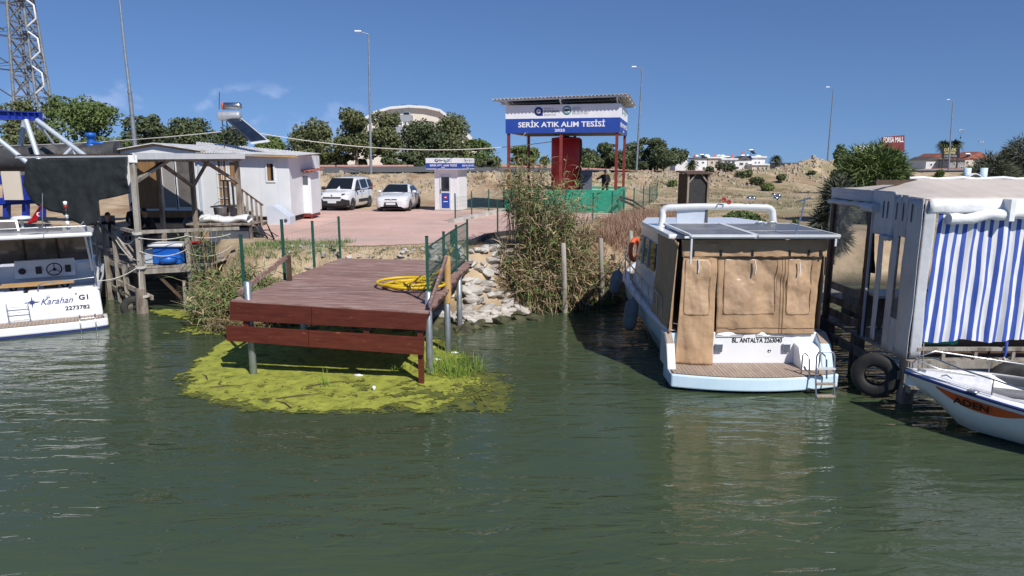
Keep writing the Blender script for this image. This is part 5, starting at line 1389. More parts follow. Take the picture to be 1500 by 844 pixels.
# people in black sitting under the porch
def person(name, label, loc, rz, pose, mats, seat=None):
    t_ = thing(name, label, 'person', loc, rz, local=True)
    verts, edges, rad = pose
    me = bpy.data.meshes.new('body'); me.from_pydata(verts, edges, [])
    o = bpy.data.objects.new('body', me); COL.objects.link(o); o.parent = t_
    sk = o.modifiers.new('skin', 'SKIN'); ss = o.modifiers.new('sub', 'SUBSURF'); ss.levels = 2; ss.render_levels = 2
    o.modifiers['skin'].use_smooth_shade = True
    if not me.skin_vertices:
        b_ = bmesh.new(); b_.from_mesh(me); b_.verts.layers.skin.verify(); b_.to_mesh(me); b_.free()
    for sv, r_ in zip(me.skin_vertices[0].data, rad): sv.radius = (r_, r_)
    me.skin_vertices[0].data[0].use_root = True
    me.materials.append(MAT[mats[0]])
    return t_, o
def sitting(lean=.1, arm=.0):
    #  0 pelvis 1 belly 2 chest 3 neck 4/5 shoulders, elbows, wrists, hips, knees, ankles, toes
    v_ = [(0, 0, .48), (0, -.02 - lean * .3, .66), (0, -.04 - lean * .8, .90), (0, -.06 - lean, 1.08),
          (.19, -.04 - lean * .9, .99), (.24, -.10 - lean, .72), (.14, -.36 - lean, .66 + arm), (.10, -.46 - lean, .67 + arm),
          (-.19, -.04 - lean * .9, .99), (-.24, -.10 - lean, .72), (-.14, -.36 - lean, .66 + arm), (-.10, -.46 - lean, .67 + arm),
          (.11, -.06, .46), (.15, -.50, .50), (.14, -.48, .10), (.14, -.60, .05),
          (-.11, -.06, .46), (-.15, -.50, .50), (-.14, -.48, .10), (-.14, -.60, .05)]
    e_ = [(0, 1), (1, 2), (2, 3), (2, 4), (4, 5), (5, 6), (6, 7), (2, 8), (8, 9), (9, 10), (10, 11), (0, 12), (12, 13), (13, 14), (14, 15), (0, 16), (16, 17), (17, 18), (18, 19)]
    r_ = [.15, .14, .15, .06, .07, .05, .035, .035, .07, .05, .035, .035, .09, .065, .045, .04, .09, .065, .045, .04]
    return v_, e_, r_
def head_for(t_, c, cap=False, hairmat='hair', rz=0):
    c = V(c)
    bm_ = bmesh.new(); bmesh.ops.create_icosphere(bm_, subdivisions=3, radius=1)
    for v in bm_.verts:
        p = v.co; f = max(0, -p.y)
        q = V((p.x * .078, p.y * .098, p.z * .118))
        if p.z < -.2: q.x *= 1 - .28 * (-p.z - .2); q.y *= 1 - .10 * (-p.z - .2)
        q.y -= .030 * math.exp(-((p.x / .16) ** 2) - ((p.z + .08) / .22) ** 2) * f          # nose
        q.y += .016 * (math.exp(-(((abs(p.x) - .36) / .16) ** 2) - ((p.z - .12) / .12) ** 2)) * f  # eye sockets
        q.y += .006 * math.exp(-((p.x / .3) ** 2) - ((p.z + .42) / .06) ** 2) * f
        v.co = q + c
    me = bpy.data.meshes.new('head'); bm_.to_mesh(me); bm_.free()
    me.polygons.foreach_set('use_smooth', [True] * len(me.polygons)); me.materials.append(MAT['skin'])
    o = bpy.data.objects.new('head', me); COL.objects.link(o); o.parent = t_
    for sx in (-1, 1):
        MB(Matrix.Translation(c)).lathe([(0, -.012), (.028, -.008), (.03, .006), (0, .012)], 10, (.080 * sx, .0, .0), 'X').build('ear', 'skin', o)
        MB(Matrix.Translation(c)).lathe([(0, -.012), (.010, -.006), (.012, 0), (0, .008)], 8, (.030 * sx, -.083, .014), 'Y').build('eye', 'ink', o)
    hm = MB(); hm.grid(lambda u, v: c + V((0, .012, .012)) + V((.088 * math.sin(v * 1.75) * math.cos(u * 6.283), .108 * math.sin(v * 1.75) * math.sin(u * 6.283) + .01 * v, .128 * math.cos(v * 1.75) + (.05 * v * max(0, -math.sin(u * 6.283))))), 20, 8)
    hm.build('hair', hairmat, o, fix=False)
    if cap:
        MB().slab([c + V((-.07, -.09, .055)), c + V((.07, -.09, .055)), c + V((.06, -.19, .035)), c + V((-.06, -.19, .035))], (0, 0, .012)).build('cap_peak', 'black_cloth', o)
    return o
def hands(t_, pts):
    for (p, sx) in pts:
        p = V(p); m = MB()
        m.tube([p, p + V((0, -.05, -.005)), p + V((0, -.09, -.012))], [.03, .04, .035], 8)
        for k in range(4):
            q = p + V((-.03 + .02 * k, -.085, -.01)); ln = (.06, .075, .07, .055)[k]
            m.tube([q, q + V((0, -ln * .5, -.008)), q + V((0, -ln * .85, -.035))], [.011, .010, .008], 6)
        q = p + V((.035 * -sx, -.03, 0)); m.tube([q, q + V((-.03 * sx, -.03, -.01)), q + V((-.035 * sx, -.06, -.02))], [.012, .011, .009], 6)
        m.build('hand', 'skin', t_)
def bench(name, label, c, rz, w=.8):
    t_ = thing(name, label, 'bench', c, rz, local=True)
    MB().bb(-w / 2, w / 2, -.2, .2, .36, .41).build('seat', 'old_wood', t_)
    for x in (-w / 2 + .06, w / 2 - .06): MB().bb(x - .03, x + .03, -.17, .17, 0, .36).build('leg', 'old_wood', t_)
    return t_
people = [((-13.95, 25.3, 1.68), .35, .05, True, 'person with black cap and black shirt sitting upright under the porch'), ((-13.05, 24.9, 1.5), -.5, .22, False, 'person in black leaning over with back turned beside the pier post'), ((-14.35, 24.0, 1.42), .9, .28, False, 'person in dark clothes bent forward behind the pier rail')]
for (lc, rz, ln, cap, lb) in people:
    t_, b_ = person('person', lb, lc, rz, sitting(ln), ('black_cloth',))
    head_for(t_, (0, -.10 - ln * 1.15, 1.25), cap)
    MB().tube([(0, -.06 - ln, 1.06), (0, -.09 - ln * 1.1, 1.17)], [.058, .055], 10).build('neck', 'skin', t_)
    hands(t_, (((.10, -.46 - ln, .67), 1), ((-.10, -.46 - ln, .67), -1)))
bench('bench', 'low wooden bench under the person with the black cap', (-13.97, 25.33, 1.68 - .02), .35)
bench('bench', 'low wooden bench under the person with back turned', (-13.05, 24.93, 1.48), -.5)
bench('bench', 'low wooden bench under the person bent forward', (-14.35, 24.03, 1.4), .9, .6)
# gear table in front of them
MB().bb(-13.7, -12.9, 23.6, 24.2, 1.98, 2.03).single('plank_counter', 'old_wood', 'rough plank counter before the seated people', 'counter')

# ------------------------------------------------------------------ dredger frame, big pipe and blue valve
dr = thing('pipe_rig', 'blue and silver steel frame carrying a thick black pipe behind the shade net', 'machine', (-22, 30, 1.8))
RY = 29.0
bl = MB(); a, b_ = D(-60, 166, RY), D(62, 171, RY + .6)
for dz in (-.16, .16): bl.bar(a + V((0, 0, dz)), b_ + V((0, 0, dz)), .34, .04)
bl.bar(a, b_, .05, .32)
beam = bl.build('top_beam', 'blue_beam', dr)
for t in (.62, .70, .78, .86, .94, .995):
    p = a.lerp(b_, t); MB().box(p + V((0, -.10, 0)), (.025, .14, .30)).build('stiffener', 'blue_beam', beam)
for (x0, y0, x1, y1, yy0, yy1, r_) in ((38, 176, 57, 234, RY, RY - .3, .10), (54, 176, 128, 231, RY, RY - .4, .10), (-20, 190, 42, 240, RY - 1, RY - 1, .10), (106, 216, 88, 234, RY - .3, RY - .5, .07), (106, 216, 113, 234, RY - .3, RY - .3, .05), (36, 176, 30, 215, RY + 1.2, RY + 1.2, .10), (54, 178, 82, 216, RY + .6, RY + 1.6, .06)):
    MB().tube([D(x0, y0, yy0), D(x1, y1, yy1)], r_, 10).build('strut', 'silver_tube' if r_ > .04 else 'galv', dr)
pc0, pc1 = D(-80, 236, RY + .9), D(163, 228, RY + 1.6)
pipe = MB().tube([pc0, pc1], .56, 28).build('main_pipe', 'pipe_black', dr)
MB().tube([pc1, pc1 + (pc1 - pc0).normalized() * .35], .62, 28).build('pipe_flange', 'pipe_black', pipe)
lb_ = MB(); a, b_ = D(-60, 266, RY - .6), D(60, 262, RY - .4)
lb_.bar(a, b_, .3, .35); lb_.bar(a - V((0, 0, .9)), b_ - V((0, 0, .85)), .3, .3); lb_.build('base_beam', 'blue_beam', dr)
for px in (-10, 10, 38, 62): MB().bar(D(px, 262, RY - .5), D(px, 318, RY - .5), .2, .2).build('leg', 'blue_beam', dr)
MB().bar(D(-20, 300, RY - .7), D(70, 285, RY - .7), .1, .18).build('brace', 'blue_beam', dr)
MB().box(D(18, 272, RY - 1.0), (.75, .06, 1.15)).build('plate', 'house_beige', dr)
va = thing('blue_valve', 'blue cast valve standing on the black pipe', 'valve', D(134, 214, RY + 1.4))
c_ = D(134, 212, RY + 1.4)
MB(Matrix.Translation(c_)).lathe([(.22, -.25), (.22, -.1), (.14, -.06), (.14, .2), (.22, .24), (.22, .36), (.18, .40), (0, .42)], 16, (0, 0, .1)).build('body', 'blue_plastic', va)
MB(Matrix.Translation(c_)).lathe([(0, -.28), (.09, -.26), (.09, .2), (.06, .4), (0, .42)], 12, (.15, -.05, .06), 'X').build('actuator', 'blue_plastic', va)

# mooring line from the rope rails to the white boat
rope('mooring_line', (-11.2, 20.15, 1.4), (-11.95, 19.35, 1.15), .1, .012)
ml = bpy.data.objects['mooring_line']; props(ml, 'pale mooring rope between the white motor boat and the pier post', 'rope')
# ------------------------------------------------------------------ houseboat / floating cabin at the right
rng = random.Random(41)
hb = thing('floating_cabin', 'canvas-walled floating cabin on a wooden platform with a beige roof', 'cabin', (9.6, 14.4, 0))
X0, X1, Y0h, Y1h, ZD = 7.42, 13.6, 12.4, 15.8, .90
# platform
for i in range(24):
    x = X0 - .05 + i * .26
    MB().bb(x, x + .245, Y0h - .1, Y1h + .3, ZD - .06, ZD - rng.uniform(0, .01)).build('plank', 'grey_wood', hb)
MB().bb(X0 - .08, X1, Y0h - .22, Y0h - .10, ZD - .16, ZD - .02).build('edge_beam', 'grey_wood', hb)
MB().bb(X0 + .1, X1, Y0h - .16, Y0h - .08, ZD + .16, ZD + .22).build('lower_rail', 'grey_wood', hb)
MB().bb(X0 + .05, X1, Y0h - .30, Y0h - .20, .28, .42).build('bumper_beam', 'grey_wood', hb) if False else None
MB().bb(X0 - .12, X0 - .0, Y0h, Y1h + .4, .46, .62).build('edge_beam', 'old_wood', hb)
MB().bb(X0 - .02, X0 + .75, Y0h - .24, Y0h - .06, .26, .40).build('bumper_beam', 'grey_wood', hb)
for x, y in ((X0 + .05, Y0h + .0), (X0 + .1, Y0h + 2), (X0 + .1, Y1h)):
    MB().bar((x, y, -1), (x, y, ZD - .05), .22, .2).build('pile', 'old_wood', hb)
for x in (10.35, 12.6):
    MB().tube([(x, Y0h - .05, -1), (x, Y0h - .05, .74)], .22, 14).build('pile', 'grey_wood', hb)
for x in (8.0, 8.6, 9.3, 10.1, 11.0):
    MB().bb(x, x + .06, Y0h - .14, Y0h - .10, ZD - .02, ZD + .18).build('block', 'grey_wood', hb)
# dark boards under the curtain and green strip
MB().bb(X0 + .2, X1, Y0h + .06, Y0h + .10, ZD, ZD + .34).build('inner_board', 'dark_wood', hb)
MB().bb(X0 + .25, X0 + .95, Y0h + .02, Y0h + .05, ZD + .24, ZD + .36).build('green_strip', 'green_wall', hb)
# posts, ridge, eaves
def bpost(x, y, z0=ZD, z1=3.75, w=.10, mt='dark_wood'):
    MB().bar((x, y, z0), (x, y, z1), w, w).build('post', mt, hb)
for y in (Y0h + .1, 13.3): bpost(X0 + .1, y)
for x in (9.3, 11.3, 13.5): bpost(x, Y0h + .1); bpost(x, 15.7)
RZ = 4.16
MB().bar((X0, 14.1, RZ - .06), (X1, 14.1, RZ - .06), .08, .1).build('ridge_beam', 'dark_wood', hb)
def roofp(u, v):
    x = lerp(X0 - .05, X1, u)
    pr_ = [(0, Y0h - .10, 3.88), (.5, 14.4, RZ), (1.0, 16.75, 3.92)]
    if v < .5: y, z = lerp(Y0h - .10, 14.1, v * 2), lerp(3.86, RZ, v * 2)
    else: y, z = lerp(14.1, 15.95, v * 2 - 1), lerp(RZ, 3.92, v * 2 - 1)
    hip = max(0, 1 - u * 7)
    z -= hip * .26 * (1 - abs(v - .5) * 2)
    return V((x, y, z + .012 * nz3(x * 1.4, y * 1.4) - .012 * math.sin(u * 60) ** 2))
m = MB(); m.grid(roofp, 60, 20); rf_ = m.build('roof_cover', 'roof_canvas', hb, fix=False, solid=.02)
m = MB(); m.tube([V((lerp(X0 + .7, X1, i / 20), 14.12, RZ + .02 + .018 * math.sin(i * 2.1))) for i in range(21)], .03, 7); m.build('ridge_roll', 'white_tarp', rf_)
# front: eave valance roll, white corner post wrap, striped curtain
m = MB(); m.grid(lambda u, v: V((lerp(X0 + .02, X1, u), Y0h - .14 - .05 * math.sin(v * 3.1) - .015 * nz3(u * 20, v * 3), lerp(3.86, 3.60, v))), 60, 8); m.build('valance', 'white_tarp', hb, fix=False, solid=.015)
pts = [V((lerp(X0 + .34, X1, i / 40), Y0h - .24 + .012 * math.sin(i), 3.60 - .10 * math.exp(-((i - 1) / 3.0) ** 2) + .015 * math.sin(i * 1.7))) for i in range(41)]
MB().tube(pts, [.095 + .008 * math.sin(i * 2.3) for i in range(41)], 12).build('rolled_awning', 'white_tarp', hb)
for x in (8.75, 10.15, 11.6): MB().bb(x, x + .09, Y0h - .37, Y0h - .10, 3.48, 3.86).build('strap', 'white_tarp', hb)
m = MB(); m.grid(lambda u, v: V((X0 - .03 + .20 * u, Y0h - .13 - .02 * math.sin(v * 9) * u, lerp(3.82, .92, v))), 6, 20); m.build('corner_panel', 'grey_canvas', hb, fix=False, solid=.015)
# curtain: single rippled surface cut into vertical stripes
def curt(u, v):
    x = lerp(7.66, 12.4, u) - .10 * v * math.exp(-u * 8)
    z = lerp(3.62, 1.24 - .03 * math.sin(u * 30), v)
    rp_ = .026 * math.sin(u * 105 + 1.1 * math.sin(v * 2) + 1.5 * nz3(u * 6, v)) * (.35 + .65 * v ** .5) + .05 * nz3(u * 12, v * 1.3, 5)
    x += .025 * nz3(u * 9, v * 2, 8) * v
    return V((x, Y0h - .12 - rp_, z))
sa, sb = MB(), MB()
NS = 30                                               # pairs of stripes
for k in range(NS):
    for j, mb_, (f0, f1) in ((0, sa, (0, .46)), (1, sb, (.46, 1))):
        u0, u1 = (k + f0) / NS, (k + f1) / NS
        mb_.grid(lambda u, v: curt(lerp(u0, u1, u), v), 3, 26)
sbo = sa.build('curtain', 'stripe_blue', hb, fix=False); swo = sb.build('curtain', 'stripe_white', hb, fix=False)
sbo['label'] = 'blue stripes of the hanging curtain'; swo['label'] = 'white stripes of the hanging curtain'
for x in (9.15, 10.42): MB().tube([(x, Y0h - .16, 1.24), (x - .02, Y0h - .2, 1.05), (x - .05, Y0h - .19, .85)], [.03, .025, .012], 6).build('curtain_tie', 'stripe_blue', hb)
# left side wall: canvas panel with clear strip window, doorway, open bay with clear film
def side(name, y0, y1, z0, z1, mat, xo=0.0, n=(10, 20), amp=.02):
    m = MB(); m.grid(lambda u, v: V((X0 - .06 - xo + amp * nz3(u * 3 + y0, v * 4, 2), lerp(y0, y1, u), lerp(z0, z1, v))), *n); return m.build(name, mat, hb, fix=False, solid=.012)
side('side_canvas', Y0h - .12, 12.74, .88, 3.86, 'grey_canvas')
side('side_canvas', 12.74, 12.96, .88, 1.55, 'grey_canvas'); side('side_canvas', 12.74, 12.96, 3.12, 3.9, 'grey_canvas')
side('film_window', 12.74, 12.96, 1.55, 3.12, 'clear_film', amp=.03)
side('side_canvas', 12.96, 13.18, .88, 3.9, 'grey_canvas')
side('side_canvas', 13.18, 13.98, 3.08, 3.95, 'grey_canvas')
side('side_canvas', 13.42, 13.60, .95, 3.1, 'grey_canvas', .02)
side('side_valance', 13.98, 15.85, 3.70, 3.94, 'grey_canvas')
side('film_window', 14.16, 15.55, 1.50, 3.64, 'clear_film', amp=.04)
MB().tube([V((X0 - .1, lerp(14.1, 15.85, i / 12), 3.63 + .012 * math.sin(i * 2))) for i in range(13)], .055, 10).build('rolled_awning', 'grey_canvas', hb)
MB().tube([V((X0 - .14, lerp(13.72, 14.2, i / 6), 3.60)) for i in range(7)], .09, 12).build('rolled_awning', 'grey_canvas', hb)
MB().tube([V((X0 - .12, lerp(13.14, 13.46, i / 4), 3.05 + .015 * math.sin(i * 2))) for i in range(5)], .05, 10).build('rolled_awning', 'grey_canvas', hb)
for y in (12.58, 12.86, 13.08, 13.4, 13.55): MB().bb(X0 - .085, X0 - .07, y, y + .018, 3.42, 3.75).build('slot', 'box_grey', hb)
for y in (14.02, 15.68): MB().bar((X0 - .045, y, .9), (X0 - .045, y, 3.66), .10, .13).build('post', 'dark_wood', hb)
for y in (13.94, 15.76): MB().bar((X0 - .07, y, .9), (X0 - .07, y, 3.7), .04, .04).build('film_frame', 'grey_canvas', hb)
MB().bar((X0 + .02, 14.05, 3.1), (X0 + .02, 14.55, 3.65), .06, .08).build('knee_brace', 'dark_wood', hb)
MB().bar((X0 + .02, 15.65, 3.1), (X0 + .02, 15.1, 3.65), .06, .08).build('knee_brace', 'dark_wood', hb)
for z in (1.0, 1.3, 1.62): MB().bb(X0 + .0, X0 + .04, 14.08, 15.62, z, z + .16).build('rail_board', 'old_wood', hb)
# interior: back rail, bench, table
MB().bb(X0 + .3, X1, 15.6, 15.66, ZD, 1.6).build('rear_board', 'old_wood', hb)
bt = thing('cabin_table', 'wooden table standing inside the floating cabin', 'table', (8.5, 14.9, .9))
MB().bb(7.9, 9.2, 14.4, 15.2, 1.62, 1.68).build('table_top', 'white_paint', bt)
for x, y in ((8.0, 14.5), (9.1, 14.5), (8.0, 15.1), (9.1, 15.1)): MB().bb(x, x + .06, y, y + .06, ZD, 1.62).build('leg', 'old_wood', bt)
# dark jacket hung in the bay
m = MB(); m.grid(lambda u, v: V((X0 + .1 + .25 * (u - .5) * v, 14.2 + .12 * math.sin(u * 3.1) * v + .05 * nz3(u * 4, v * 3), lerp(3.2, 2.2, v))), 8, 10)
m.single('jacket', 'black_cloth', 'dark cloth hanging in the open bay of the floating cabin', 'cloth', fix=False, solid=.03)
# two blue-grey vent pipes and a white curved duct on the roof
vp = thing('roof_vent', 'pair of pale blue pipe stubs with a white cover behind the cabin ridge', 'vent', D(1428, 258, 17.5))
for px in (1417, 1441):
    c_ = D(px, 252, 17.5); MB(Matrix.Translation(c_)).lathe([(.085, -.4), (.085, .10), (.07, .10), (.07, -.1)], 16).build('pipe', 'pale_blue', vp)
MB().grid(lambda u, v: D(1419 + 20 * u, 260 - 5 * math.sin(u * 3.14), 17.3) + V((0, .3 * v, 0)), 10, 4).build('cover', 'white_paint', vp, fix=False, solid=.03)
# tyres used as fenders
tyre('tyre', 'large black tyre hung at the corner of the floating cabin platform', V((7.05, 12.72, .44)), .31, .13, ((.80, -.60, 0), (0, 0, 1)))
tyre('tyre', 'black tyre half hidden behind the small open boat', V((9.15, 12.1, .45)), .33, .14, ((1, .1, 0), (0, -.2, 1)))
tyre('tyre', 'dark tyre hung on the shaded platform side near the tan-canvas boat', V((7.2, 15.6, .5)), .34, .15, ((.1, 1, 0), (0, 0, 1)))
rope('mooring_line', (7.45, 12.15, .5), (7.0, 11.6, .82), .08, .016); props(bpy.data.objects['mooring_line.001'], 'pale rope tying the small open boat to the platform corner', 'rope')
rope('mooring_line', (9.1, 12.2, .95), (9.2, 11.95, .62), .02, .02); props(bpy.data.objects['mooring_line.002'], 'knotted pale rope on the platform edge above the black tyre', 'rope')
MB().bar(D(1342, 590, 12.3), D(1328, 600, 12.3), .04).single('yellow_strap', 'hose_yellow', 'short yellow green strap at the platform pile', 'strap') if False else None
# wooden landing behind the boats
ld = thing('landing_stage', 'grey plank landing behind the tan-canvas boat and the floating cabin', 'landing', (8, 20, .8))
for i in range(26):
    y = 17.3 + i * .28
    MB().bb(6.55, 9.4 + rng.uniform(-.1, .1), y, y + .26, .92, .97).build('plank', 'grey_wood', ld)
for x, y in ((6.7, 17.6), (6.7, 21), (9.2, 21), (9.2, 17.6), (6.7, 24), (9.2, 24)): MB().bb(x, x + .15, y, y + .15, -1, .92).build('pile', 'old_wood', ld)
pt = thing('picnic_table', 'weathered plank table on the landing behind the cabin window', 'table', (8.6, 21, .97))
for i in range(5): MB().bb(7.6, 9.6, 20.2 + i * .2, 20.38 + i * .2, 1.72, 1.76).build('board', 'grey_wood', pt)
for x in (7.8, 9.3): MB().bb(x, x + .1, 20.3, 21.0, .97, 1.72).build('leg', 'old_wood', pt)
MB().bb(7.0, 7.1, 20.6, 20.7, .97, 1.9).single('post', 'old_wood', 'short wooden post on the grey landing', 'post')
# hanging sack by the cruiser awning
m = MB(); c_ = D(1205, 385, 17.6); m.grid(lambda u, v: c_ + V((.14 * math.sin(v * 2.9) * math.cos(u * 6.283), .12 * math.sin(v * 2.9) * math.sin(u * 6.283), .38 * math.cos(v * 2.9) * (1 + .15 * nz3(u * 3, v * 3)))), 14, 12)
m.single('bag', 'canvas', 'tan bag hanging between the tan-canvas boat and the floating cabin', 'bag', fix=False)
# ------------------------------------------------------------------ things on the lot
rng = random.Random(51)
def car_wheels(t_, xs_, w, r_=.32):
    for x in xs_:
        for sg in (-1, 1):
            y = w - .10
            M_ = Matrix.Translation((x, y * sg, r_))
            ty = MB(M_).lathe([(r_ * .62, -.11), (r_ * .9, -.115), (r_, -.07), (r_, .07), (r_ * .9, .115), (r_ * .62, .11)], 24, (0, 0, 0), 'Y').build('tyre', 'rubber', t_)
            rm = MB(M_)
            rm.lathe([(r_ * .64, .10 * sg), (r_ * .60, .112 * sg), (r_ * .56, .08 * sg), (.05, .085 * sg), (0, .09 * sg)], 24, (0, 0, 0), 'Y')
            rm.build('rim', 'dark_steel', ty)
            sp = MB(M_)
            for k in range(7):
                a = 2 * math.pi * k / 7; sp.bar((0, .10 * sg, 0), (math.cos(a) * r_ * .58, .10 * sg, math.sin(a) * r_ * .58), .045, .02, up=(0, 1, 0))
            sp.build('spokes', 'alu', ty)
            ar = MB(M_); n = 18
            vs_ = []
            for k in range(n + 1):
                a = R(-12 + 204 * k / n)
                vs_ += [(math.cos(a) * r_ * 1.02, .118 * sg, math.sin(a) * r_ * 1.02), (math.cos(a) * r_ * 1.16, .118 * sg, math.sin(a) * r_ * 1.16)]
            ar.add(vs_, [(2 * k, 2 * k + 1, 2 * k + 3, 2 * k + 2) for k in range(n)])
            ar.build('wheel_arch', 'black_plastic', t_, fix=False)
def car_body(t_, st, gh, mat):
    secs = []
    for x, w, z0, z1 in st:
        h = [(x, w * .90, z0), (x, w * .985, z0 + .10), (x, w, z0 + (z1 - z0) * .45), (x, w * .975, z1 - (z1 - z0) * .16), (x, w * .90, z1 - .015), (x, w * .5, z1 + .012), (x, 0, z1 + .02)]
        secs.append(h + [(a, -b_, c_) for a, b_, c_ in h[-2::-1]])
    m = MB(); loft(m, secs, True, True); m.add(secs[-1], [tuple(range(len(secs[-1])))])
    body = m.build('body', mat, t_)
    secs = []
    for x, w0, zb, w1, zt in gh:                       # greenhouse stations
        h = [(x, w0, zb), (x, lerp(w0, w1, .55), lerp(zb, zt, .55)), (x, w1, zt - .05), (x, w1 * .86, zt), (x, 0, zt + .03)]
        secs.append(h + [(a, -b_, c_) for a, b_, c_ in h[-2::-1]])
    m = MB(); loft(m, secs, True, True); m.add(secs[-1], [tuple(range(len(secs[-1])))])
    return body, m.build('cabin', mat, t_)
def glass(par, pts, name='window', d=(0, 0, 0)):
    return MB().slab(pts, d).build(name, 'glass_dark', par)
# --- sedan
def make_sedan(loc, heading):
    t_ = thing('sedan', 'white saloon car parked at the far edge of the pink paving', 'car', loc, heading, local=True)
    st = [(2.24, .60, .30, .60), (2.20, .74, .24, .72), (2.08, .84, .20, .80), (1.8, .895, .19, .87), (1.4, .91, .18, .93), (.9, .912, .18, 1.0), (0, .912, .18, .99), (-1.0, .912, .18, 1.0), (-1.6, .905, .19, 1.04), (-2.0, .87, .22, 1.04), (-2.2, .78, .27, .98), (-2.25, .7, .32, .9)]
    gh = [(1.02, .80, .98, .78, 1.0), (.62, .83, .99, .70, 1.20), (.22, .85, .99, .62, 1.42), (-.2, .86, .99, .60, 1.46), (-.75, .86, 1.0, .60, 1.45), (-1.25, .84, 1.02, .62, 1.31), (-1.80, .78, 1.03, .74, 1.06)]
    body, cab = car_body(t_, st, gh, 'car_white')
    glass(cab, [(.99, .72, 1.035), (.99, -.72, 1.035), (.26, -.555, 1.43), (.26, .555, 1.43)], 'windscreen', (.012, 0, .02))
    glass(cab, [(-1.30, .6, 1.31), (-1.30, -.6, 1.31), (-1.76, -.70, 1.09), (-1.76, .70, 1.09)], 'rear_window', (-.012, 0, .02))
    for sg in (-1, 1):
        def sp(x, z, o=.012):                          # point on greenhouse side
            zb = .99; zt = interp(x, [(-1.8, 1.06), (-1.25, 1.31), (-.75, 1.40), (-.2, 1.41), (.22, 1.37), (.62, 1.16), (1.02, .99)])
            f = (z - zb) / .42; return V((x, (lerp(.86, .625, min(1, f)) + o) * sg, z))
        for poly_ in ([sp(.60, 1.04), sp(.22, 1.33), sp(-.18, 1.37), sp(-.20, 1.04)], [sp(-.30, 1.04), sp(-.28, 1.37), sp(-.75, 1.36), sp(-1.05, 1.28), sp(-1.10, 1.06)]):
            MB().slab(poly_, (0, .012 * sg, 0)).build('side_window', 'glass_dark', cab)
        mi = MB(Matrix.Translation((.62, 1.0 * sg, 1.05))); mi.lathe([(0, -.12), (.07, -.10), (.085, 0), (.07, .09), (0, .11)], 12, (0, 0, 0), 'Y'); mi.build('mirror', 'car_white', t_)
        MB().slab([(2.02, .86 * sg, .62), (1.65, .905 * sg, .76), (1.72, .82 * sg, .84), (2.10, .70 * sg, .74), (2.14, .72 * sg, .66)], (.03, .012 * sg, .012)).build('headlight', 'lamp_glass', t_, bevel=.015)
        MB().slab([(2.21, .40 * sg, .32), (2.15, .74 * sg, .30), (2.21, .46 * sg, .56)], (.03, 0, 0)).build('fog_intake', 'black_plastic', t_)
        for x in (.05, -.75): MB().bb(x - .1, x + .06, .915 * sg - .012, .915 * sg + .012, .86, .885).build('door_handle', 'car_white', t_)
        for x in (.78, -.24, -1.15): MB().bb(x, x + .01, .912 * sg - .006, .912 * sg + .004, .3, .97).build('door_gap', 'ink', t_)
        MB().slab([(-2.12, .80 * sg, .80), (-1.85, .90 * sg, .82), (-1.85, .89 * sg, .96), (-2.1, .79 * sg, .96)], (-.03, .01 * sg, 0)).build('tail_light', 'red_paint', t_)
    MB().slab([(2.235, -.42, .30), (2.235, .42, .30), (2.24, .34, .54), (2.24, -.34, .54)], (.025, 0, 0)).build('lower_grille', 'black_plastic', t_)
    MB().slab([(2.20, -.36, .66), (2.20, .36, .66), (2.19, .30, .71), (2.19, -.30, .71)], (.04, 0, 0)).build('upper_grille', 'black_plastic', t_)
    MB().bb(2.262, 2.285, -.26, .26, .40, .51).build('number_plate', 'number_plate', t_)
    MB().lathe([(0, 0), (.05, .005), (.05, .02), (0, .025)], 14, (2.23, 0, .69), 'X').build('badge', 'alu', t_)
    MB().bb(-2.0, 2.1, -.8, .8, .14, .22).build('underbody', 'black_plastic', t_)
    car_wheels(t_, (1.33, -1.32), .912, .32)
    return t_
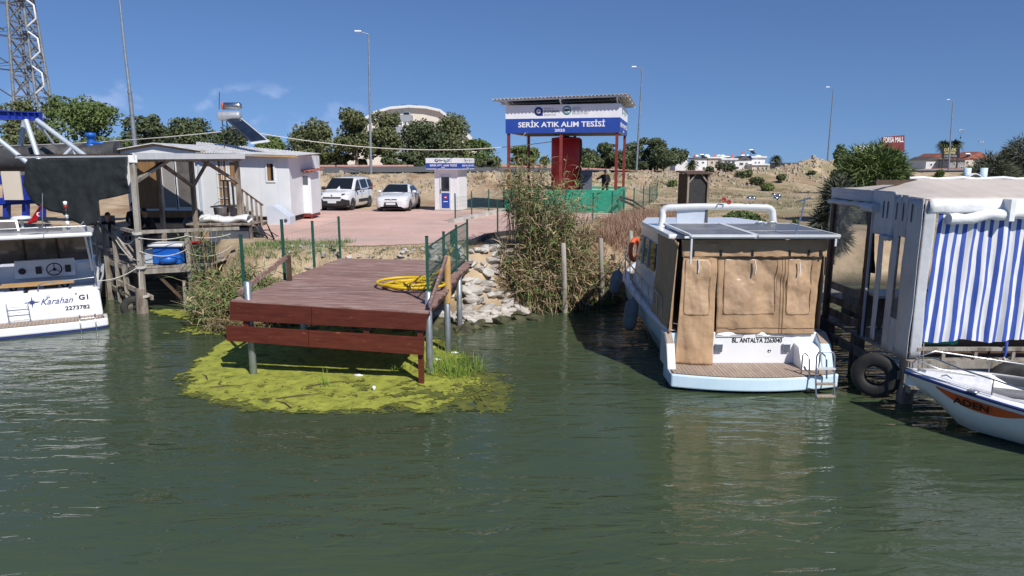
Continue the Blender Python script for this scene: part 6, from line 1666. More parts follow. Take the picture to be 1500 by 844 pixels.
# --- compact van
def make_van(loc, heading):
    t_ = thing('compact_van', 'white compact van with black bumper parked at the paving edge', 'van', loc, heading, local=True)
    st = [(2.20, .70, .38, .70), (2.15, .84, .30, .90), (2.02, .90, .24, .99), (1.7, .92, .22, 1.06), (1.15, .925, .21, 1.14), (.6, .925, .21, 1.15), (-.6, .925, .21, 1.15), (-1.6, .925, .21, 1.16), (-2.1, .915, .24, 1.15), (-2.2, .88, .3, 1.12)]
    gh = [(1.22, .84, 1.12, .80, 1.14), (.85, .87, 1.13, .76, 1.45), (.45, .885, 1.13, .72, 1.77), (.1, .89, 1.13, .71, 1.83), (-.8, .895, 1.14, .71, 1.85), (-1.7, .895, 1.14, .71, 1.83), (-2.08, .88, 1.14, .70, 1.76), (-2.19, .86, 1.12, .72, 1.5)]
    body, cab = car_body(t_, st, gh, 'car_white')
    glass(cab, [(1.17, .78, 1.17), (1.17, -.78, 1.17), (.47, -.66, 1.775), (.47, .66, 1.775)], 'windscreen', (.02, 0, .02))
    for sg in (-1, 1):
        def sp(x, z, o=.012): return V((x, (lerp(.895, .735, (z - 1.13) / .65) + o) * sg, z))
        for poly_ in ([sp(.92, 1.18), sp(.42, 1.62), sp(.20, 1.70), sp(.05, 1.70), sp(.05, 1.16), sp(.75, 1.14)], [sp(-.18, 1.20), sp(-.12, 1.70), sp(-1.15, 1.72), sp(-1.22, 1.22)], [sp(-1.42, 1.22), sp(-1.36, 1.70), sp(-2.0, 1.66), sp(-2.05, 1.24)]):
            MB().slab(poly_, (0, .012 * sg, 0)).build('side_window', 'glass_dark', cab, bevel=.03)
        MB(Matrix.Translation((.82, 1.04 * sg, 1.22))).lathe([(0, -.12), (.09, -.10), (.11, 0), (.09, .09), (0, .11)], 12, (0, 0, 0), 'Y').build('mirror', 'black_plastic', t_)
        MB().slab([(2.16, .52 * sg, .90), (2.04, .84 * sg, .88), (1.92, .91 * sg, .98), (2.05, .76 * sg, 1.0), (2.15, .56 * sg, .98)], (.03, .01 * sg, .01)).build('headlight', 'lamp_glass', t_, bevel=.01)
        MB().slab([(2.18, .60 * sg, .90), (2.10, .74 * sg, .89), (2.09, .74 * sg, .97), (2.16, .60 * sg, .97)], (.03, 0, 0)).build('lamp_mask', 'ink', t_)
        MB().bb(-1.05, .45, .925 * sg - .012, .925 * sg + .016, .42, .60).build('side_moulding', 'black_plastic', t_, bevel=.02)
        MB().bb(-2.0, -1.3, .905 * sg - .01, .905 * sg + .016, 1.16, 1.19).build('slide_rail', 'ink', t_)
        for x in (.18, -.35): MB().bb(x - .12, x + .05, .925 * sg - .012, .925 * sg + .014, 1.02, 1.05).build('door_handle', 'ink', t_)
        for x in (.98, -.08, -1.32): MB().bb(x, x + .012, .925 * sg - .006, .925 * sg + .004, .35, 1.14).build('door_gap', 'ink', t_)
        MB().bb(-2.22, -2.16, .78 * sg - .07, .78 * sg + .07, .9, 1.45).build('tail_light', 'red_paint', t_)
    MB().slab([(2.20, -.90, .28), (2.20, .90, .28), (2.20, .90, .62), (2.20, .58, .70), (2.20, .50, .56), (2.20, -.50, .56), (2.20, -.58, .70), (2.20, -.90, .62)], (.05, 0, 0)).build('bumper', 'black_plastic', t_, bevel=.02)
    for sg in (-1, 1): MB().slab([(2.22, .88 * sg, .28), (1.95, .935 * sg, .26), (1.95, .935 * sg, .58), (2.22, .88 * sg, .64)], (0, .012 * sg, 0)).build('bumper_side', 'black_plastic', t_)
    MB().bb(2.19, 2.235, -.52, .52, .72, .78).build('upper_grille', 'black_plastic', t_)
    MB().bb(2.262, 2.285, -.27, .27, .44, .56).build('number_plate', 'number_plate', t_)
    MB().bb(2.286, 2.29, -.27, -.22, .445, .555).build('plate_band', 'sign_blue', t_)
    MB().lathe([(0, 0), (.06, .005), (.06, .02), (0, .025)], 14, (2.17, 0, .88), 'X').build('badge', 'alu', t_)
    MB().tube([(.2, 0, 1.86), (.05, 0, 2.02)], .006, 5).build('antenna', 'ink', t_)
    MB().bb(-2.0, 2.05, -.82, .82, .16, .26).build('underbody', 'black_plastic', t_)
    car_wheels(t_, (1.42, -1.36), .925, .335)
    return t_
LZ = LOT + .05
def place(px, py, z=LOT): p = P(px, py, z); return p
pf = P(573, 311, LOT); a = R(3); fw = V((-math.sin(a), -math.cos(a), 0))
make_sedan((pf.x - fw.x * 2.2, pf.y - fw.y * 2.2, ground_z(pf.x, pf.y + 2) - .01 if False else LOT + .01), math.atan2(fw.y, fw.x))
pf = P(487, 309.5, LOT); a = R(8); fw = V((-math.sin(a), -math.cos(a), 0))
make_van((pf.x - fw.x * 2.2, pf.y - fw.y * 2.2, LOT + .01), math.atan2(fw.y, fw.x))

# --- sign with logos, reused by kiosk and canopy
def logo_sign(par, o, xdir, w, h, big=True, sfx=''):
    """o = lower-left corner of the board face, xdir = direction of reading."""
    x = V(xdir).normalized(); z = V((0, 0, 1)); n_ = x.cross(z).normalized()          # n_ points to the reader
    hb_ = h * .52
    def rect(u0, u1, v0, v1, mat, name, d=.0, th=.02, pr_=None):
        q = [V(o) + x * u + z * v + n_ * d for u, v in ((u0, v0), (u1, v0), (u1, v1), (u0, v1))]
        return MB().slab(q, n_ * th).build(name, mat, pr_ or par)
    wb = rect(0, w, hb_, h, 'white_sign', 'white_band'); bb_ = rect(0, w, 0, hb_, 'sign_blue', 'blue_band')
    def T(u, v, s_, size, mat, width, pr_, bold=0, al='LEFT'):
        text_part('lettering', s_, size, frame(V(o) + x * u + z * v + n_ * .024, x, z), mat, pr_, align=al, width=width, bold=bold)
    k = w / 6.2
    if big:
        T(w * .115, hb_ * .42, 'SERİK ATIK ALIM TESİSİ', h * .25, 'text_white', w * .76, bb_, .008 * k)
        T(w * .44, hb_ * .10, '2025', h * .13, 'text_white', w * .09, bb_, .005 * k)
        cx, cz = w * .297, hb_ + h * .25; r_ = h * .16; M_ = frame(V(o) + x * cx + z * cz + n_ * .021, x, z)
        lo = MB(M_).lathe([(r_, 0), (r_, .006), (0, .006)], 24).build('round_logo', 'logo_blue', wb)
        MB(M_).bb(0, r_, -r_, 0, 0, .006).build('logo_tail', 'logo_blue', lo)
        MB(M_).lathe([(r_ * .52, .006), (r_ * .52, .009), (0, .009)], 20).build('logo_ring', 'text_white', lo); MB(M_).lathe([(r_ * .2, .009), (r_ * .2, .012), (0, .012)], 14).build('logo_dot', 'red_paint', lo)
        T(cx + r_ * 1.3, cz + r_ * .42, 'ANTALYA', h * .085, 'text_grey', w * .085, wb)
        T(cx + r_ * 1.3, cz - r_ * .22, 'BÜYÜKŞEHİR', h * .095, 'ink', w * .13, wb, .003)
        T(cx + r_ * 1.3, cz - r_ * .95, 'BELEDİYESİ', h * .08, 'text_grey', w * .10, wb)
        cx = w * .545; M_ = frame(V(o) + x * cx + z * (cz + h * .02) + n_ * .021, x, z)
        lo = MB(M_).lathe([(r_, 0), (r_, .006), (0, .006)], 24).build('round_logo', 'logo_green', wb)
        MB(M_).lathe([(r_ * .78, .006), (r_ * .78, .009), (0, .009)], 20).build('logo_ring', 'text_white', lo)
        MB(M_).bb(-r_ * .62, r_ * .62, -r_ * .15, r_ * .25, .009, .012).build('logo_bar', 'ink', lo); MB(M_).bb(-r_ * .5, r_ * .5, -r_ * .62, -r_ * .3, .009, .012).build('logo_wave', 'dome_blue', lo)
        T(cx + r_ * 1.25, cz + r_ * .25, 'SERİK', h * .13, 'text_grey', w * .07, wb); T(cx + r_ * 1.25, cz - r_ * .75, 'BELEDİYESİ', h * .13, 'text_grey', w * .135, wb)
    else:
        T(w * .06, hb_ * .40, 'SERİK ATIK ALIM TESİSİ', h * .22, 'text_white', w * .88, bb_, .004 * k); T(w * .42, hb_ * .10, '2025', h * .11, 'text_white', w * .14, bb_)
        for f, mt in ((.28, 'logo_blue'), (.60, 'logo_green')):
            M_ = frame(V(o) + x * w * f + z * (hb_ + h * .25) + n_ * .021, x, z); MB(M_).lathe([(h * .11, 0), (h * .11, .006), (0, .006)], 18).build('round_logo', mt, wb)
            T(w * (f + .09), hb_ + h * .22, 'SERİK' if f > .5 else 'BÜYÜKŞEHİR', h * .08, 'text_grey', w * .16, wb)
# --- ticket kiosk
kz = R(-17); kc = P(655, 309.5, LOT); kc = V((kc.x + .18, kc.y + .65, LOT))
ki = thing('kiosk', 'white guard kiosk with blue door panel under a blue and white sign', 'kiosk', kc, kz, local=True)
KW, KD, KH = 1.42, 1.42, 2.32
kw_ = MB().bb(-KW / 2, KW / 2, -KD / 2, KD / 2, 0, KH).build('wall', 'white_paint', ki, bevel=.02)
dr_ = MB().bb(-.38, .30, -KD / 2 - .03, -KD / 2 + .01, .08, KH - .28).build('door', 'frame_white', ki, bevel=.01)
MB().bb(-.27, .20, -KD / 2 - .042, -KD / 2 - .028, 1.12, KH - .42).build('door_glass', 'glass_dark', dr_)
bp = MB().bb(-.27, .20, -KD / 2 - .042, -KD / 2 - .028, .18, 1.02).build('blue_panel', 'sign_blue', dr_)
MB().bb(-.12, .06, -KD / 2 - .046, -KD / 2 - .042, .70, .86).build('badge', 'red_paint', bp)
MB().bb(-.09, .03, -KD / 2 - .050, -KD / 2 - .046, .75, .80).build('badge_bar', 'text_white', bp); MB().bb(-.16, .10, -KD / 2 - .046, -KD / 2 - .042, .52, .56).build('badge_line', 'text_white', bp)
MB().bar((-.32, -KD / 2 - .06, 1.0), (-.32, -KD / 2 - .06, 1.25), .025).build('handle', 'dark_steel', dr_)
for z in (.0,): MB().bb(-KW / 2 - .02, KW / 2 + .02, -KD / 2 - .02, KD / 2 + .02, -.08, .08).build('base', 'concrete', ki)
MB().bb(-KW / 2 - .33, KW / 2 + .33, -KD / 2 - .33, KD / 2 + .33, KH + .005, KH + .06).build('roof', 'white_paint', ki)
sg_ = MB().bb(-KW / 2 - .31, KW / 2 + .31, -KD / 2 - .31, KD / 2 + .31, KH + .06, KH + .58).build('sign_box', 'white_paint', ki)
logo_sign(sg_, (-KW / 2 - .35, -KD / 2 - .315, KH + .04), (1, 0, 0), KW + .70, .58)
logo_sign(sg_, (KW / 2 + .315, -KD / 2 - .33, KH + .04), (0, 1, 0), KD + .66, .58, big=False)
# --- waste reception canopy over the red tank
cz_ = R(-13.5); co = P(820, 311.5, LOT)
can = thing('canopy', 'red-post canopy with blue and white sign above a green wall', 'canopy', (co.x + 0, co.y, LOT), cz_, local=True)
CW, CD = 6.25, 5.4
hw_ = CW / 2
gw = MB()
gw.bb(-hw_, hw_, 0, .2, 0, 1.24); gw.bb(hw_ - .2, hw_, .2, CD, 0, 1.24); gw.bb(-hw_, -hw_ + .2, .2, CD, 0, 1.24); gw.bb(-hw_, hw_, CD, CD + .2, 0, 1.24)
wall_ = gw.build('wall', 'green_wall', can, bevel=.015)
MB().bb(-hw_ + .2, hw_ - .2, .2, CD, .0, 1.10).build('floor_slab', 'concrete', can)
for x, y in ((-hw_ + .22, .12), (0, .12), (hw_ - .14, .12), (-hw_ + .25, CD - .2), (-.0, CD - .2), (hw_ - .12, CD - .2)):
    MB().bb(x - .075, x + .075, y - .075, y + .075, 1.1, 5.0 + .75).build('post', 'post_red', can)
SB = 4.25
sb_ = MB(); sb_.bb(-hw_ + .1, hw_ - .02, .0, .12, SB + .02, SB + 1.45); sb_.bb(hw_ - .14, hw_ - .02, .12, CD - .1, SB + .02, SB + 1.45); sb_.bb(-hw_ + .1, -hw_ + .22, .12, CD - .1, SB + .02, SB + 1.45); sb_.bb(-hw_ + .1, hw_ - .02, CD - .22, CD - .1, SB + .02, SB + 1.45)
so = sb_.build('sign_board', 'gelcoat_grey', can)
logo_sign(so, (-hw_ + .08, -.004, SB), (1, 0, 0), CW - .08, 1.48)
logo_sign(so, (hw_ - .016, .0, SB), (0, 1, 0), CD - .1, 1.48, big=False)
MB().bb(-hw_ + .25, hw_ - .15, .15, CD - .25, SB + .04, SB + .08).build('ceiling', 'dark_wood', can)
def rfp(u, v):
    x = lerp(-hw_ - .55, hw_ + .45, u); y = lerp(-.55, CD + .5, v)
    return V((x, y, SB + 1.78 - .12 * v + .12 * u + .035 * math.cos(u * 2 * math.pi * 36)))
m = MB(); m.grid(rfp, 288, 4, smooth=False); m.build('roof', 'roof_sheet', can, fix=False, solid=.015)
for v in (.03, .3, .6, .95): MB().bar(rfp(0.005, v) - V((0, 0, .09)), rfp(.995, v) - V((0, 0, .09)), .06, .08).build('purlin', 'frame_white', can)
for x in (-hw_ + .2, 0, hw_ - .15):
    m = MB(); zt = SB + 1.73 + .12 * (x + hw_) / CW
    m.bar((x, -.45, zt - .08), (x, CD + .3, zt - .20), .06, .06); m.bar((x, -.4, zt - .14), (x, .2, SB + 1.45), .05); m.bar((x, .2, SB + 1.47), (x, CD - .2, SB + 1.47), .06)
    for q in range(5): m.bar((x, .3 + q, SB + 1.48), (x, .8 + q, zt - .12 - .03 * q), .04)
    m.build('truss', 'frame_white', can)
# --- red tank, grey cabinet, standing behind the wall
def inc(x, y, z): 
    p = Matrix.Rotation(cz_, 3, 'Z') @ V((x, y, z)); return V((co.x, co.y, LOT)) + p
tk_ = thing('tank', 'tall red cylindrical tank standing under the canopy', 'tank', inc(.35, 2.9, 1.1))
tc_ = D(828, 300, inc(.35, 2.9, 0).y); tc_ = V((tc_.x, tc_.y, LOT + 1.1)); tk_.location = tc_; OFF[tk_.name] = tc_.copy()
MB(Matrix.Translation(tc_)).lathe([(.84, 0), (.84, 2.95), (.80, 2.99), (.3, 3.05), (0, 3.06)], 40).build('shell', 'tank_red', tk_)
for z in (.98, 1.96, 2.93): MB(Matrix.Translation(tc_)).lathe([(.842, z - .02), (.852, z - .015), (.852, z + .015), (.842, z + .02)], 40).build('weld_band', 'tank_red', tk_)
MB(Matrix.Translation(tc_)).lathe([(.18, 3.04), (.18, 3.12), (0, 3.13)], 16).build('hatch', 'dark_steel', tk_)
MB().tube([tc_ + V((.84, -.25, .1)), tc_ + V((.86, -.25, 2.6)), tc_ + V((.84, -.2, 2.9))], .05, 8).build('downpipe', 'dark_steel', tk_)
gc = D(858, 272, tc_.y - .6); gcab = thing('grey_cabinet', 'dark grey metal cabinet beside the red tank', 'cabinet', (gc.x, gc.y, LOT + 1.1))
MB().bb(gc.x - .33, gc.x + .33, gc.y - .3, gc.y + .3, LOT + 1.1, LOT + 2.2).build('case', 'box_grey', gcab, bevel=.02)
MB().bb(gc.x - .36, gc.x + .36, gc.y - .33, gc.y + .33, LOT + 2.2, LOT + 2.26).build('lid', 'box_grey', gcab, bevel=.01)
MB().tube([(gc.x - .2, gc.y - .33, LOT + 1.6), (gc.x - .1, gc.y - .38, LOT + 1.9), (gc.x + .1, gc.y - .33, LOT + 1.95)], .015, 5).build('cable', 'ink', gcab)
# person bending behind the green wall
pp = D(886, 285, inc(2.1, 1.0, 0).y)
v_ = [(0, 0, .55), (0, -.02, .72), (0, -.06, .92), (0, -.10, 1.06), (.17, -.05, .98), (.24, -.12, .74), (.16, -.32, .66), (-.17, -.05, .98), (-.32, -.16, .88), (-.52, -.22, .82), (.10, 0, .5), (.13, -.12, .12), (.12, .15, .05), (-.10, 0, .5), (-.13, -.15, .12), (-.12, .15, .05)]
e_ = [(0, 1), (1, 2), (2, 3), (2, 4), (4, 5), (5, 6), (2, 7), (7, 8), (8, 9), (0, 10), (10, 11), (11, 12), (0, 13), (13, 14), (14, 15)]
r_ = [.22, .23, .21, .09, .10, .075, .05, .10, .075, .05, .09, .07, .05, .09, .07, .05]
t_, b_ = person('person', 'person in dark clothes with a green hood reaching out behind the green wall', (pp.x, pp.y, LOT + .98), R(-6), (v_, e_, r_), ('black_cloth',))
head_for(t_, (0, -.16, 1.20), hairmat='green_paint'); hands(t_, (((.16, -.34, .66), 1), ((-.53, -.22, .82), -1)))
MB().tube([(0, -.10, 1.04), (0, -.14, 1.13)], [.058, .055], 10).build('neck', 'skin', t_)
# fences of the lot
fpts = [P(667, 326, LOT), P(691, 320, LOT), P(716, 314, LOT), P(738, 309, LOT)]
fence('wire_fence', 'green fence posts along the pale kerb beside the guard kiosk', [(*p, 1.3) for p in fpts], 1.2, fpts[1], r=.004)
fpts = [P(729, 346, LOT), P(752, 343, LOT), P(790, 338, LOT), P(828, 333, LOT), P(868, 328, LOT), P(896, 323, LOT), P(913, 317, LOT)]
fence('wire_fence', 'green wire fence running behind the tall reeds', [(*p, 1.35) for p in fpts], 1.25, fpts[1], r=.004)
fpts = [P(913, 317, LOT), P(928, 310, LOT), P(942, 304, LOT), P(951, 300, LOT), P(962, 293, LOT)]
fence('wire_fence', 'green fence posts beyond the corner of the green wall', [(*p, 1.3) for p in fpts[1:]], 1.2, fpts[2], r=.004)
m = MB(); a, b_ = P(907, 303, 2.2), P(937, 307, LOT)
m.tube([a + V((0, 0, .4)), a.lerp(b_, .5) + V((0, 0, .25)), b_], .07, 8); m.tube([a + V((.1, .4, .5)), a.lerp(b_, .5) + V((.2, .4, .4)), b_ + V((.4, .5, 0))], .06, 8)
m.single('black_pipe', 'pipe_black', 'pair of black pipes curving out of the green wall corner', 'pipe')
MB().tube([P(955, 293, LOT) + V((0, 0, 0)), P(953, 284, LOT + .3), P(957, 282, LOT + .4), P(962, 292, LOT)], .03, 6).single('hoop', 'frame_white', 'white pipe hoop standing by the fence posts', 'hoop')
# --- outhouse
oc = P(1018, 304, LOT)
ou = thing('outhouse', 'small dark timber hut with an open doorway on the bare ground', 'hut', (oc.x, oc.y + .6, LOT), R(12), local=True)
for x0, x1, y0, y1 in ((-.72, -.62, -.6, .6), (.62, .72, -.6, .6), (-.62, .62, .5, .6)): MB().bb(x0, x1, y0, y1, 0, 2.0).build('wall', 'dark_wood' if x0 < .6 else 'old_wood', ou)
for k in range(6): MB().bb(.722, .735, -.6 + k * .2, -.6 + k * .2 + .18, 0, 2.0).build('plank', 'old_wood', ou)
MB().slab([(-.85, -.8, 2.0), (.85, -.8, 2.0), (.85, .75, 2.12), (-.85, .75, 2.12)], (0, 0, .07)).build('roof', 'dark_wood', ou)
MB().bb(-.60, .60, -.52, -.47, .05, 1.95).build('door', 'black_plastic', ou)
for sg in (-1, 1):
    MB().bar((sg * .62, -.62, 1.5), (sg * .2, -.62, 1.97), .06, .08).build('knee_brace', 'old_wood', ou); MB().bb(sg * .66 - .06, sg * .66 + .06, -.66, -.6, 0, 2.0).build('door_post', 'old_wood', ou)
# ------------------------------------------------------------------ lamps, mast, pylon, cables
rng = random.Random(61)
lab = {540: 'grey street lamp before the arched hall', 938: 'grey street lamp beside the canopy', 1215: 'grey street lamp on the rubble mound', 1388: 'grey street lamp before the palms'}
for (px, pt, pb, px2) in ((540, 50, 244, 543), (941, 101, 251, 932), (1221, 130, 250, 1211), (1396, 148, 256, 1389)):
    Y = 54.4 * 193 / (pb - pt)
    a = D(px, pt, Y); b_ = D(px2, pb, Y); key = min(lab, key=lambda k: abs(k - px))
    gz = ground_z(b_.x, b_.y); b_.z = min(b_.z, gz) - .1
    t_ = thing('street_lamp', lab[key], 'street lamp', b_, group='lamps along the road')
    MB().tube([b_, b_.lerp(a, .5), a], [.115, .09, .06], 10).build('pole', 'galv', t_)
    e_ = a + V((-.75 if px > 700 else -.6, -.25, .12)); MB().tube([a - V((0, 0, .02)), e_], .035, 7).build('arm', 'galv', t_)
    MB().slab([e_ + V((-.38, -.16, -.02)), e_ + V((.1, -.12, -.02)), e_ + V((.1, .10, -.02)), e_ + V((-.38, .14, -.02))], (0, 0, .11)).build('lamp_head', 'gelcoat', t_, bevel=.03)
a, b_ = D(171, -40, 44), D(199, 225, 44)
ma = thing('tall_mast', 'tall grey tapered mast rising behind the prefab house', 'mast', V((b_.x, b_.y, 3)))
MB().tube([V((b_.x + .05, b_.y, 2.5)), b_, D(190, 135, 44)], [.145, .135, .115], 12).build('pole', 'galv', ma)
MB().tube([D(190, 135, 44), D(183, 75, 44), a], [.10, .075, .05], 12).build('upper_pole', 'galv', ma)
MB().tube([D(190, 137, 44), D(190, 133, 44)], .14, 12).build('joint_collar', 'galv', ma)
# lattice pylon
py_ = thing('pylon', 'steel lattice power pylon behind the trees', 'pylon', V((-63, 88, 1.8)))
PY = 88.0
cxp = D(47, 140, PY).x
def leg(z, sx, sy):
    t = (z - 2) / 40.0; hw2 = lerp(1.75, .68, min(1, t * 1.35)); return V((cxp - (z - 12) * .0 + hw2 * sx * 1.0, PY + hw2 * sy, z))
zs = [2, 6, 9.5, 12.5, 15, 17.3, 19.4, 21.4, 23.4, 25.4, 27.4, 29.4, 31.4, 33.4, 36]
for sx in (-1, 1):
    for sy in (-1, 1): MB().tube([leg(z, sx, sy) for z in zs], .19, 6).build('leg', 'pylon_steel', py_)
m = MB()
for z0, z1 in zip(zs, zs[1:]):
    for (s1, s2) in (((-1, -1), (1, -1)), ((-1, 1), (1, 1)), ((-1, -1), (-1, 1)), ((1, -1), (1, 1))):
        m.bar(leg(z0, *s1), leg(z1, *s2), .17, .10); m.bar(leg(z0, *s2), leg(z1, *s1), .17, .10); m.bar(leg(z1, *s1), leg(z1, *s2), .14, .10)
m.build('bracing', 'pylon_steel', py_)
for z in (15.6, 19.6, 23.4, 27.6):
    am = MB(); tip = V((cxp - 4.3, PY - 1.5, z + .3))
    for sy in (-1, 1): am.bar(leg(z, -1, sy), tip, .09); am.bar(leg(z + 1.0, -1, sy), tip, .06)
    am.bar(leg(z, -1, -1), V((cxp + 2.5, PY - 1.2, z + .3)), .09)
    ar_ = am.build('cross_arm', 'dark_steel', py_)
    for k in range(4):
        for q in range(2):
            MB().lathe([(.05, -.3), (.16, -.2), (.06, -.1), (.16, 0), (.06, .1), (.16, .2), (.05, .3)], 8, (cxp - 3.9 - .3 * k + q * 5.2, PY - 1.6, z + .2)).build('insulator', 'ink', ar_) if not (q and k > 1) else None
    MB().tube([V((cxp + 1.5, PY - 1.5, z + .4)), V((cxp + 2.6, PY - 1.6, z - .4)), V((cxp + 2.7, PY - 1.6, z - 1.9)), V((cxp + 1.6, PY - 1.6, z - 2.8))], .11, 7).build('cable_loop', 'frame_white', py_)
    MB().tube([tip, tip + V((-.3, 0, -1)), V((cxp - 3.0, PY - 1.4, z - 2.2)), V((cxp - 1.5, PY - 1.4, z - 3.2))], .08, 6).build('jumper', 'dark_steel', py_)
    for q in range(2):
        MB().tube([tip + V((-.4 * q, 0, 0)), tip + V((-14, -6, -.4 - q * .5)), tip + V((-40, -16, .8))], .03, 5).build('wire', 'dark_steel', py_)
def cable(a, b_, sag, label, r_=.022):
    pts = [V(a).lerp(V(b_), i / 24) - V((0, 0, sag * 4 * (i / 24) * (1 - i / 24))) for i in range(25)]
    MB().tube(pts, r_, 6).single('overhead_cable', 'rope', label, 'cable')
cable(D(-30, 214, 38), D(325, 193, 33.2), .15, 'pale overhead cable running to the prefab house roof')
cable(D(331, 186, 33.2), D(812, 207, 40), .75, 'pale overhead cable between the prefab house and the canopy')

# ------------------------------------------------------------------ trees and shrubs
def foliage(lobes, n, size, rg, flat=.0, sprig=False):
    m = MB(); tot = [l[3] * l[4] * l[5] for l in lobes]
    for k in range(n):
        cx, cy, cz, rx, ry, rz_ = rg.choices(lobes, tot)[0]
        while True:
            d = V((rg.gauss(0, 1), rg.gauss(0, 1), rg.gauss(0, 1)))
            if d.length > .1: break
        d.normalize(); f = rg.random() ** .33
        f = .35 + .65 * f if rg.random() < .85 else f
        f *= 1 + .35 * noise.noise(V((cx, cy, cz)) + d * 2.3)
        p = V((cx + d.x * rx * f, cy + d.y * ry * f, cz + d.z * rz_ * f))
        s_ = size * rg.uniform(.6, 1.35)
        if sprig:
            b2 = (d + V((rg.gauss(0, .5), rg.gauss(0, .5), rg.gauss(.1, .4)))).normalized()
            sd = b2.cross(V((rg.gauss(0, 1), rg.gauss(0, 1), rg.gauss(0, 1)))).normalized()
            q = p + b2 * s_ * 2.6 - V((0, 0, s_ * .5))
            m.add([p - sd * s_ * .16, p + sd * s_ * .16, q], [(0, 1, 2)])
        else:
            u = V((rg.gauss(0, 1), rg.gauss(0, 1), rg.gauss(0, 1))).normalized()
            u = (u + d * .6).normalized()
            w_ = u.cross(V((rg.gauss(0, 1), rg.gauss(0, 1), rg.gauss(0, 1)))).normalized(); x = u.cross(w_)
            m.add([p - w_ * s_ * .5, p + x * s_ * .32, p + w_ * s_ * .55, p - x * s_ * .32], [(0, 1, 2, 3)])
    return m
def tree(name, label, px, ptop, wpx, Y, mat, n=5200, size=.30, cat='tree', base=None, trunk=True, group='trees along the road', seed=0, low=.18, hmin=None, nl=26):
    rg = random.Random(seed or int(px * 7 + ptop))
    top = D(px, ptop, Y); gz = base if base is not None else ground_z(top.x, Y)
    W = wpx / 1000 * Y; H = top.z - gz
    t_ = thing(name, label, cat, (top.x, Y, gz), group=group)
    lobes = []
    for k in range(nl):
        a = rg.uniform(0, 6.283); f = rg.random() ** .6
        zc = gz + H * rg.uniform(low + .12, .84)
        wz = W / 2 * math.sin(math.pi * min(.92, max(.18, ((zc - gz) / H) * .75 + .18)))
        r_ = rg.choice((.11, .14, .18, .24)) * rg.uniform(.85, 1.2) * min(W, H)
        lobes.append((top.x + math.cos(a) * max(.0, wz - r_ * .5) * f, Y + math.sin(a) * max(0, wz - r_ * .5) * f, zc, r_ * rg.uniform(.9, 1.3), r_, r_ * rg.uniform(.7, 1.0)))
    for k in range(4): lobes.append((top.x + rg.uniform(-.24, .24) * W, Y + rg.uniform(-.1, .1) * W, top.z - H * rg.uniform(.10, .26), W * .12, W * .12, H * .10))
    cr_ = foliage(lobes, n, size, rg); o = cr_.build('crown', mat, t_, fix=False); o['kind'] = 'stuff'
    if trunk:
        m = MB(); c_ = V((top.x, Y, gz - .3)); m.tube([c_, c_ + V((.08, 0, H * .25)), c_ + V((-.05, .05, H * .6))], [.02 * H + .06, .016 * H + .04, .03], 8)
        for l in lobes[:7]:
            m.tube([c_ + V((.06, 0, H * rg.uniform(.2, .4))), V(l[:3]).lerp(c_ + V((0, 0, H * .5)), .4), V(l[:3])], [.014 * H, .010 * H, .02], 6)
        m.build('trunk', 'bark', t_)
    return t_
T = [  # px, top row, width px, distance, leaf material, label
    (22, 141, 90, 56, 'leaf_b', 'olive tinted bushy tree below the lattice pylon'),
    (120, 139, 150, 54, 'leaf_a', 'broad bright green tree behind the pipe rig'),
    (60, 190, 110, 50, 'leaf_b', 'low green tree behind the blue steel frame'),
    (212, 164, 70, 57, 'leaf_c', 'dark green tree behind the tall grey mast'),
    (272, 170, 80, 60, 'leaf_c', 'rounded dark tree behind the prefab roof'),
    (330, 184, 80, 62, 'leaf_c', 'dark tree behind the solar water heater'),
    (395, 197, 60, 64, 'leaf_a', 'low yellow green tree beyond the prefab roof end'),
    (455, 178, 80, 66, 'leaf_b', 'rounded green tree standing alone beside the road'),
    (518, 151, 62, 66, 'leaf_b', 'tall loose tree left of the lamp before the hall'),
    (566, 160, 58, 67, 'leaf_b', 'tall thin-stemmed tree partly hiding the hall front'),
    (618, 176, 66, 68, 'leaf_c', 'dark tree before the grey hall entrance'),
    (660, 171, 72, 70, 'leaf_b', 'green tree below the sloping end of the hall roof'),
    (705, 204, 66, 72, 'leaf_a', 'lower green tree next to the canopy'),
    (588, 222, 60, 66, 'leaf_c', 'dark undergrowth shrub below the hall entrance'),
    (640, 224, 70, 67, 'leaf_c', 'dark undergrowth shrub behind the kiosk sign'),
    (770, 214, 70, 74, 'leaf_a', 'feathery pale green tree seen under the canopy'),
    (862, 214, 44, 84, 'leaf_c', 'dark pointed tree seen beside the red tank'),
    (886, 210, 46, 86, 'leaf_c', 'dark tree seen between the canopy posts'),
    (842, 228, 46, 80, 'leaf_a', 'bright round bush beyond the grey cabinet'),
    (955, 201, 92, 84, 'leaf_c', 'broad dark tree beside the lamp and the canopy'),
    (925, 222, 60, 83, 'leaf_c', 'dark low tree behind the canopy corner post'),
    (700, 230, 110, 70, 'leaf_c', 'dark hedge-like shrub behind the kiosk'),
    (480, 226, 120, 68, 'leaf_c', 'dark green scrub along the road edge'),
]
for (px, pt, wp, Y, mt, lb) in T:
    tree('tree', lb, px, pt, wp, Y, mt, n=int(2300 + wp * 75), size=.17 + Y * .0013, low=.12 if 500 < px < 670 and pt < 190 else -.08)
